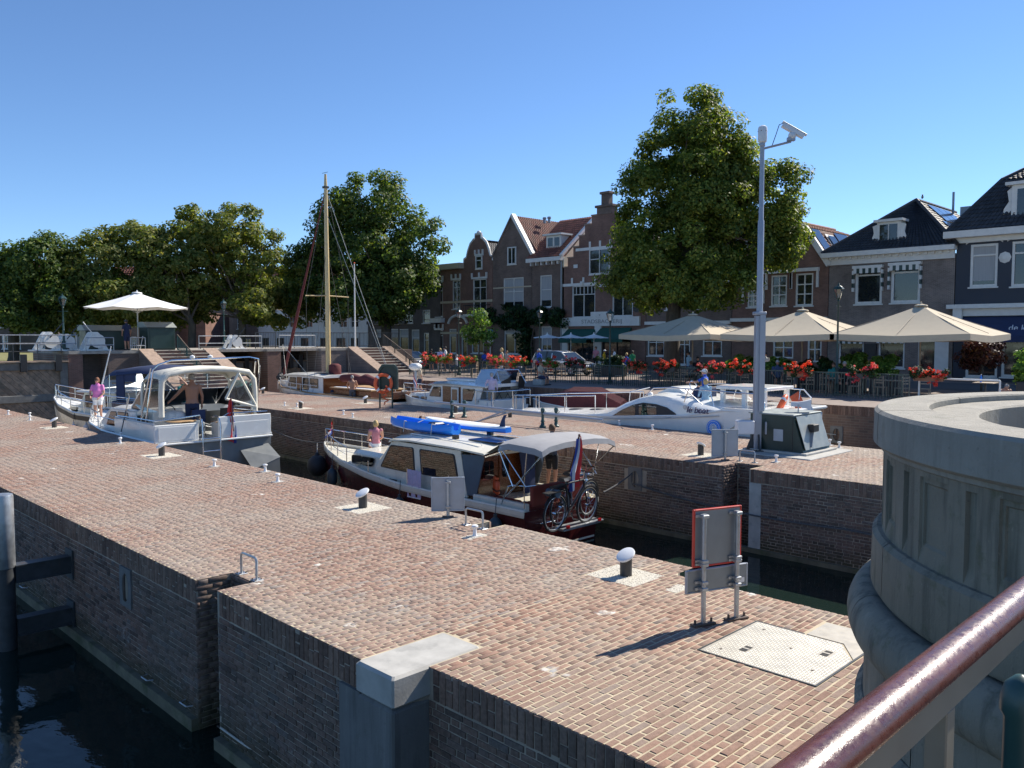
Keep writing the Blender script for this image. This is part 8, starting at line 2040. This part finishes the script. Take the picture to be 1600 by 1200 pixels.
for i in (0, 1): win(t, R_[i], 2, (.72,)); [block(t, 'muntin', 'trim_white', R_[i][0] + (R_[i][2] - R_[i][0]) * q, .03, R_[i][1] + (R_[i][3] - R_[i][1]) * .74, R_[i][0] + (R_[i][2] - R_[i][0]) * q + .05, .1, R_[i][3] - .1) for q in (.16, .33, .66, .83)]
win(t, R_[2], 2, (.6,), dep=-.06)
for r in R_[:3]:
    O('stone_band', MB().box(max(0, r[0] - 1.6), -.03, r[3] - .02, r[2] + .2, -.002, r[3] + .22), 'trim_white', t)
    for q in (.0, .5, 1.0): O('keystone', MB().box(r[0] + (r[2] - r[0]) * q - .1, -.05, r[3] + .2, r[0] + (r[2] - r[0]) * q + .1, -.004, r[3] + .7), 'trim_white', t)
for i in (3, 4):
    win(t, R_[i], 2, (.65,), 'black_paint', .1, sill=False, name='shop_window')
    r = R_[i]; O('awning', MB().add([(r[0] - .1, -.05, r[3]), (r[2] + .1, -.05, r[3]), (r[2] + .1, -1.3, r[3] - .95), (r[0] - .1, -1.3, r[3] - .95), (r[2] + .1, -1.3, r[3] - 1.2), (r[0] - .1, -1.3, r[3] - 1.2), (r[0] - .1, -.05, r[3] - .95), (r[2] + .1, -.05, r[3] - .95)], [(0, 1, 2, 3), (3, 2, 4, 5), (0, 3, 6), (1, 2, 7)]), 'awning_green', t)
fz = O('shop_fascia', MB().box(-.05, -.2, 3.55, w - .5, -.01, 4.3).box(cx - 1.25, -.24, 4.3, cx + .75, -.01, 4.75), 'trim_white', t)
block(t, 'pilaster', 'trim_white', R_[3][2] + .02, -.12, 0, R_[4][0] - .02, .02, 3.55); block(t, 'pilaster', 'trim_white', 0, -.12, 0, R_[3][0] - .05, .02, 3.55)
text('fascia_lettering', 'STADSBACKERIJ', .46, 'text_grey', t, (cx - .1, -.215, 3.92), (R(90), 0, 0)).scale = (1.35, 1, 1)
text('fascia_heart', 'v', .4, 'text_grey', t, (cx - .25, -.255, 4.5), (R(90), 0, 0))
O('house_number', MB().box(1.3, -.03, 8.6, 1.75, -.002, 8.9), 'trim_white', t); O('wall_light', MB().box(2.2, -.2, 7.1, 2.45, -.002, 7.4), 'trim_white', t)
O('hanging_sign', MB().lathe([(.001, -.03), (.4, -.03), (.4, .03), (.001, .03)], 18).xf(Matrix.Translation((w - .45, -.6, 5.0)) @ Matrix.Rotation(R(90), 4, 'X')), 'black_paint', t)
tiles(t, (cx, .4, 12.0), (cx, 8, 12.0), (w + .3, 8, 8.2), (w + .3, .4, 8.2), 'tile_dark'); tiles(t, (-.3, .4, 8.2), (-.3, 8, 8.2), (cx, 8, 12.0), (cx, .4, 12.0), 'tile_red')
# --- low house behind the tall tree
Yl, Yr = 39.65, 31.95
t, w = house('low brown brick house mostly hidden behind the tall lime tree', Yl, Yr, 8, 'brick_brown')
R_ = [rect(Yl, q) for q in ((1080, 460, 1105, 482), (1040, 460, 1060, 484), (1012, 528, 1038, 556), (1060, 528, 1078, 570), (1098, 526, 1128, 556))]
front(t, w, 6.8, R_, 'brick_brown')
for i, r in enumerate(R_): win(t, r, 2, (.5,) if i < 2 else (.75,), blind=.0)
tiles(t, (-.1, -.3, 6.8), (w + .1, -.3, 6.8), (w + .1, 4.5, 10.2), (-.1, 4.5, 10.2), 'tile_red'); block(t, 'gutter', 'trim_white', 0, -.4, 6.6, w, 0, 6.85); block(t, 'shop_cornice', 'trim_white', 0, -.25, 3.6, w, 0, 3.85)
# --- brick house with white gable boards and solar panels
Yl, Yr = 31.9, 24.65
t, w = house('brick house with white gable boards, sash windows and solar panels on red tiles', Yl, Yr, 8, 'brick_red')
R_ = [rect(Yl, q) for q in ((1168, 453, 1187, 480), (1205, 430, 1230, 478), (1243.5, 427, 1271, 477.5), (1215, 391, 1233, 409), (1180, 524, 1194, 562), (1208, 526, 1240, 560), (1262, 526, 1284, 566))]
front(t, w, 7.4, R_[:3] + R_[4:], 'brick_red')
cx = w / 2; gp = [(0, 7.4), (w, 7.4), (w - .1, 7.7), (w - 1.75, 10.1), (cx, 10.75), (1.75, 10.1), (.1, 7.7)]
O('gable', MB().prism([(x, 0, z) for x, z in gp], (0, .3, 0)), 'brick_red', t)
for a, b in (((w + .1, 7.5), (w - 1.7, 10.2)), ((w - 1.75, 10.15), (cx, 10.95)), ((-.1, 7.5), (1.7, 10.2)), ((1.75, 10.15), (cx, 10.95))): O('barge_board', MB().beam((a[0], -.1, a[1]), (b[0], -.1, b[1]), .3, .38), 'trim_white', t)
for i, r in enumerate(R_):
    win(t, r, 2, (.36, .66) if i < 3 else (.5,), 'trim_white', .11, dep=-.06 if i == 3 else .1, sill=i < 3)
for i, r in enumerate(R_[:3]):
    O('shutter_hood', MB().box(r[0] - .45, -.28, r[3] + .12, r[2] + .45, -.002, r[3] + .35), 'trim_white', t)
    for x in (r[0] - .4, r[2] + .25): O('side_guide', MB().box(x, -.14, r[3] - 1.0, x + .15, -.002, r[3] + .12), 'trim_white', t)
block(t, 'shop_cornice', 'trim_white', 0, -.3, 3.75, w, 0, 4.0)
for s_ in (1, -1):
    e = w + .2 if s_ > 0 else -.2; k = w - 1.75 if s_ > 0 else 1.75
    tiles(t, (e, .2, 7.5), (e, 9, 7.5), (k, 9, 10.15), (k, .2, 10.15), 'tile_red'); tiles(t, (k, .2, 10.15), (k, 9, 10.15), (cx, 9, 10.85), (cx, .2, 10.85), 'tile_red')
dx, dzz = w - .0, 7.8; rs = lambda f: (w - .1 - 1.6 * f, 7.75 + 2.4 * f)
def solar(t, y0, y1, f0, f1, m='solar', name='solar_panel', nrm=(.83, .55), off=.14):
    a, b = rs(f0), rs(f1); n = (nrm[0] * off, nrm[1] * off)
    return O(name, MB().prism([(a[0] + n[0], y0, a[1] + n[1]), (b[0] + n[0], y0, b[1] + n[1]), (b[0] + n[0], y1, b[1] + n[1]), (a[0] + n[0], y1, a[1] + n[1])], (nrm[0] * .04, 0, nrm[1] * .04)), m, t)
solar(t, .4, 1.6, .0, .95); solar(t, 4.0, 6.2, .1, .95); s1 = solar(t, 2.2, 3.6, .15, .85, 'trim_white', 'skylight'); O('skylight_pane', MB().prism([(rs(.2)[0] + .2, 2.35, rs(.2)[1] + .12), (rs(.8)[0] + .2, 2.35, rs(.8)[1] + .12), (rs(.8)[0] + .2, 3.45, rs(.8)[1] + .12), (rs(.2)[0] + .2, 3.45, rs(.2)[1] + .12)], (.02, 0, .015)), 'facade_glass', s1)
O('ridge', MB().tube([(cx, .1, 10.98), (cx, 9, 10.98)], .13, 8), 'tile_red', t)
# --- grey brick house with hipped roof
Yl, Yr = 24.6, 16.75
t, w = house('grey brick house with dark hipped roof, white dormer and striped window awnings', Yl, Yr, 8, 'brick_grey')
R_ = [rect(Yl, q) for q in ((1337, 417, 1379, 475), (1393, 412, 1439, 473), (1311, 527, 1350, 575), (1373, 526, 1414, 575), (1435, 528, 1474, 588))]
front(t, w, 7.75, R_, 'brick_grey')
for i, r in enumerate(R_):
    win(t, r, 1, (.78,) if i < 2 else ((.85,) if i < 4 else ()), 'trim_white', .16 if i < 2 else .1, pane='facade_glass', name='door' if i == 4 else 'window')
for i, r in enumerate(R_[:4]):
    zt = r[3]; n = 9; aw = O('window_awning', MB().box(r[0] - .1, -.35, zt - .1, r[2] + .1, -.02, zt + .08), 'trim_white', t)
    for k in range(n):
        x = r[0] + (r[2] - r[0]) * k / n
        O('awning_stripe', MB().box(x, -.34, zt - .42, x + (r[2] - r[0]) / n, -.30, zt - .1), 'green_paint' if k % 2 else 'trim_white', aw)
    if i < 2:
        for x in (r[0] - .12, r[2] + .02):
            for k in range(5): O('awning_stripe', MB().box(x, -.3, zt - 1.6 + k * .28, x + .1, -.06, zt - 1.34 + k * .28), 'green_paint' if k % 2 else 'trim_white', aw)
block(t, 'cornice', 'trim_white', -.35, -.6, 7.95, w + .1, .1, 8.25); block(t, 'frieze', 'trim_white', -.1, -.16, 7.45, w, -.002, 7.95)
for k in range(18): block(t, 'dentil', 'trim_white', .1 + k * .43, -.3, 7.78, .28 + k * .43, -.161, 7.95)
ax = Yl - 19.87; az = 11.45
tiles(t, (-.4, -.4, 8.2), (w + .2, -.4, 8.2), (ax, 2.2, az), (ax, 2.2, az), 'tile_dark'); tiles(t, (w + .2, -.4, 8.2), (w + .2, 10, 8.2), (ax, 10, az), (ax, 2.2, az), 'tile_dark'); tiles(t, (-.4, 10, 8.2), (-.4, -.4, 8.2), (ax, 2.2, az), (ax, 10, az), 'tile_dark')
O('hip', MB().tube([(w + .2, -.4, 8.28), (ax, 2.2, az + .12)], .12, 8).tube([(-.4, -.4, 8.28), (ax, 2.2, az + .12)], .12, 8).tube([(ax, 2.2, az + .12), (ax, 10, az + .12)], .12, 8), 'tile_dark', t)
o2 = lambda f, y: (w + .2 + (ax - w - .2) * f, y, 8.2 + (az - 8.2) * f + .18)
for y0, y1, f0, f1 in ((2.0, 3.4, .12, .5), (3.5, 4.9, .12, .5), (5.0, 6.4, .12, .5), (3.2, 4.6, .54, .9), (4.7, 6.1, .54, .9), (6.2, 7.6, .54, .9), (6.5, 7.9, .12, .5)): O('solar_panel', MB().prism([o2(f0, y0), o2(f1, y0), o2(f1, y1), o2(f0, y1)], (.03, 0, .05)), 'solar', t)
O('flue', MB().tube([(ax + .6, 7.5, az - .3), (ax + .6, 7.5, az + 1.2)], .08, 8), 'zinc', t); block(t, 'roof_box', 'zinc', ax + .9, 8.0, az - 1.0, ax + 1.9, 9.2, az + .2)
r = rect(Yl, (1374, 349, 1402, 385)); d_ = O('dormer', MB().bbox(r[0] - .18, .1, r[1] - .15, r[2] + .18, 3.0, r[3] + .12, .02), 'trim_white', t); O('dormer_roof', MB().box(r[0] - .35, -.1, r[3] + .12, r[2] + .35, 3.2, r[3] + .28), 'trim_white', d_)
for k in (0, 1): O('dormer_pane', MB().box(r[0] + k * (r[2] - r[0]) * .52, .08, r[1] + .1, r[0] + (k * .52 + .46) * (r[2] - r[0]), .097, r[3] - .05), 'facade_glass', d_)
for s_, x in ((-1, r[0] - .18), (1, r[2] + .18)): O('dormer_scroll', MB().prism([(x, .15, r[1] - .2), (x + s_ * .62, .15, r[1] - .2), (x + s_ * .66, .15, r[1] + .15), (x + s_ * .4, .15, r[1] + .4), (x + s_ * .22, .15, r[1] + .9), (x + s_ * .3, .15, r[3] - .1), (x, .15, r[3])], (0, .1, 0)), 'trim_white', d_)
for i in (2, 3): q = R_[i]; text('window_lettering', 'PAMPUS', .30, 'text_light', t, ((q[0] + q[2]) / 2, .08, q[1] + .55), (R(90), 0, 0))
block(t, 'white_shutter', 'trim_white', w - 1.0, -.08, .2, w - .2, -.002, 2.9); block(t, 'menu_case', 'black_paint', R_[2][2] + .1, -.2, 1.2, R_[3][0] - .1, -.002, 2.2)
bird = thing('pigeon', 'dark pigeon sitting on the tip of the hipped roof', 'pigeon', (FX + 2.2, 19.9 - .4, .8 + az + .12), R(200)); O('body', MB().ball((0, 0, .14), (.17, .08, .09), 10, 7).ball((.14, 0, .25), .05, 8, 6).ball((.1, 0, .2), (.06, .05, .08), 8, 6).prism([(-.12, -.03, .13), (-.36, -.05, .08), (-.36, .05, .08), (-.12, .03, .13)], (0, 0, .02)), 'sign_grey', bird, 50); O('beak', MB().lathe([(.012, 0), (.001, .04)], 6).xf(Matrix.Translation((.185, 0, .25)) @ Matrix.Rotation(R(90), 4, 'Y')), 'plastic_black', bird)
# --- navy house at the right edge
Yl, Yr = 16.7, 7.2
t, w = house('navy painted house with white cornices and dark mansard roof at the right edge', Yl, Yr, 9, 'navy_plaster', 'navy_house')
R_ = [rect(Yl, q) for q in ((1517, 381, 1560, 448), (1582, 376, 1626, 447), (1510, 524, 1560, 590), (1566, 522, 1640, 590))]
front(t, w, 8.7, R_, 'navy_plaster')
for i, r in enumerate(R_): win(t, r, 1, (.74,) if i < 2 else (), 'trim_white', .14, blind=.9 if i == 0 else .0)
for r in R_[:2]:
    m_ = (r[0] + r[2]) / 2; hw = (r[2] - r[0]) / 2 + .25
    O('arched_lintel', MB().loft([[(m_ + hw * u, -.1, r[3] + .35 + .45 * (1 - u * u)), (m_ + hw * u, .0, r[3] + .35 + .45 * (1 - u * u)), (m_ + hw * u, .0, r[3] + .02 + .36 * (1 - u * u)), (m_ + hw * u, -.1, r[3] + .02 + .36 * (1 - u * u))] for u in np.linspace(-1, 1, 13)]), 'trim_white', t)
block(t, 'cornice', 'trim_white', -.55, -.75, 8.6, w + .3, .1, 9.0); block(t, 'frieze', 'trim_white', -.1, -.2, 8.3, w, -.002, 8.6)
block(t, 'shop_cornice', 'trim_white', -.3, -.6, 4.35, w, 0, 4.6); block(t, 'shop_frieze', 'trim_white', 0, -.25, 3.9, w, -.002, 4.35)
for x in (.05, 4.2): block(t, 'console', 'trim_white', x, -.5, 3.2, x + .5, -.26, 4.35)
O('rosette', MB().lathe([(.001, .08), (.12, .08), (.2, .05), (.34, .0)], 8).xf(Matrix.Translation(((R_[0][2] + R_[1][0]) / 2, 0, (R_[0][1] + R_[0][3]) / 2 + .4)) @ Matrix.Rotation(R(90), 4, 'X')), 'trim_white', t)
O('awning', MB().add([(.5, -.1, 3.85), (w, -.1, 3.85), (w, -2.4, 2.7), (.5, -2.4, 2.7), (w, -2.4, 2.35), (.5, -2.4, 2.35), (.5, -.1, 2.7)], [(0, 1, 2, 3), (3, 2, 4, 5), (0, 3, 6)]), 'canvas_navy', t)
text('awning_lettering', 'de kapper', .5, 'text_light', t, (3.35, -1.62, 3.16), (R(63), 0, 0), align='LEFT')
prev = (-.4, -.5, 9.0)
rp = [(-.45, 9.0), (.3, 9.7), (1.1, 11.0), (2.0, 12.0), (3.4, 12.7), (5.0, 13.2)]
tiles(t, (-.45, -.5, 9.0), (w + .3, -.5, 9.0), (w - 2.0, 1.4, 12.0), (2.0, 1.4, 12.0), 'tile_dark'); tiles(t, (2.0, 1.4, 12.0), (w - 2.0, 1.4, 12.0), (w - 3.4, 3.5, 13.2), (3.6, 3.5, 13.2), 'tile_dark'); tiles(t, (-.45, 9, 9.0), (-.45, -.5, 9.0), (2.0, 1.4, 12.0), (2.0, 9, 12.0), 'tile_dark'); tiles(t, (2.0, 9, 12.0), (2.0, 1.4, 12.0), (3.6, 3.5, 13.2), (3.6, 9, 13.2), 'tile_dark')
O('hip', MB().tube([(-.45, -.5, 9.05), (2.0, 1.4, 12.1), (3.6, 3.5, 13.3)], .11, 8), 'tile_dark', t)
r = rect(Yl, (1588, 290, 1620, 345)); d_ = O('dormer', MB().bbox(r[0] - .2, -.1, r[1] - .1, r[2] + .2, 2.5, r[3] + .1, .02), 'trim_white', t); O('dormer_pane', MB().box(r[0] + .1, -.12, r[1] + .2, r[2] - .1, -.103, r[3] - .15), 'facade_glass', d_); O('dormer_scroll', MB().prism([(r[0] - .2, 0, r[1] - .1), (r[0] - .75, 0, r[1] - .1), (r[0] - .6, 0, r[1] + .8), (r[0] - .35, 0, r[1] + 1.2), (r[0] - .45, 0, r[3] - .2), (r[0] - .2, 0, r[3])], (0, .1, 0)), 'trim_white', d_); O('dormer_roof', MB().box(r[0] - .5, -.3, r[3] + .1, r[2] + .5, 2.6, r[3] + .28), 'trim_white', d_)

# --- houses behind the trees on the left, facing the lock
def back_house(px0, px1, d, h, m, label, roof, wins, door=None, zb=1.5, name='brick_house'):
    sc = 1290. / d; p = FV * d + RV * ((px0 - 800) / sc); p.z = zb
    t = thing(name, label, 'house', p, R(-45)); w = (px1 - px0) / sc
    rs_ = [((a - px0) / sc, EYE - (q[1] - 525) / sc - zb, (b - px0) / sc, EYE - (q[0] - 525) / sc - zb) for a, b, q in wins]
    front(t, w, h, rs_, m)
    for r in rs_: win(t, r, 2, (.5,), 'trim_white', .1)
    tiles(t, (-.3, -.3, h), (w + .3, -.3, h), (w + .3, 4, h + 4), (-.3, 4, h + 4), roof, .34, .45)
    O('gutter', MB().box(-.3, -.45, h - .15, w + .3, -.02, h), 'trim_white', t)
    return t
back_house(-60, 88, 100, 7.2, 'brick_dark', 'dark brick house behind the trees at the left edge', 'tile_red', [(x, x + 9, (498, 512)) for x in (-30, 2, 22, 44, 66)] + [(x, x + 9, (524, 545)) for x in (4, 24, 62)])
back_house(88, 158, 104, 5.6, 'trim_white', 'white plastered house behind the leafy tree left of the parasol', 'tile_red', [(100, 107, (502, 514)), (128, 136, (502, 514)), (104, 112, (526, 546))], name='white_house')
back_house(158, 262, 102, 6.8, 'brick_brown', 'brown brick house behind the white platform parasol', 'tile_red', [(x, x + 8, (500, 514)) for x in (170, 195, 222, 244)] + [(x, x + 8, (526, 546)) for x in (206, 232)])
back_house(262, 322, 106, 5.0, 'brick_red', 'small red brick house between the trees right of the parasol', 'tile_dark', [(272, 280, (512, 526)), (298, 306, (512, 526))])
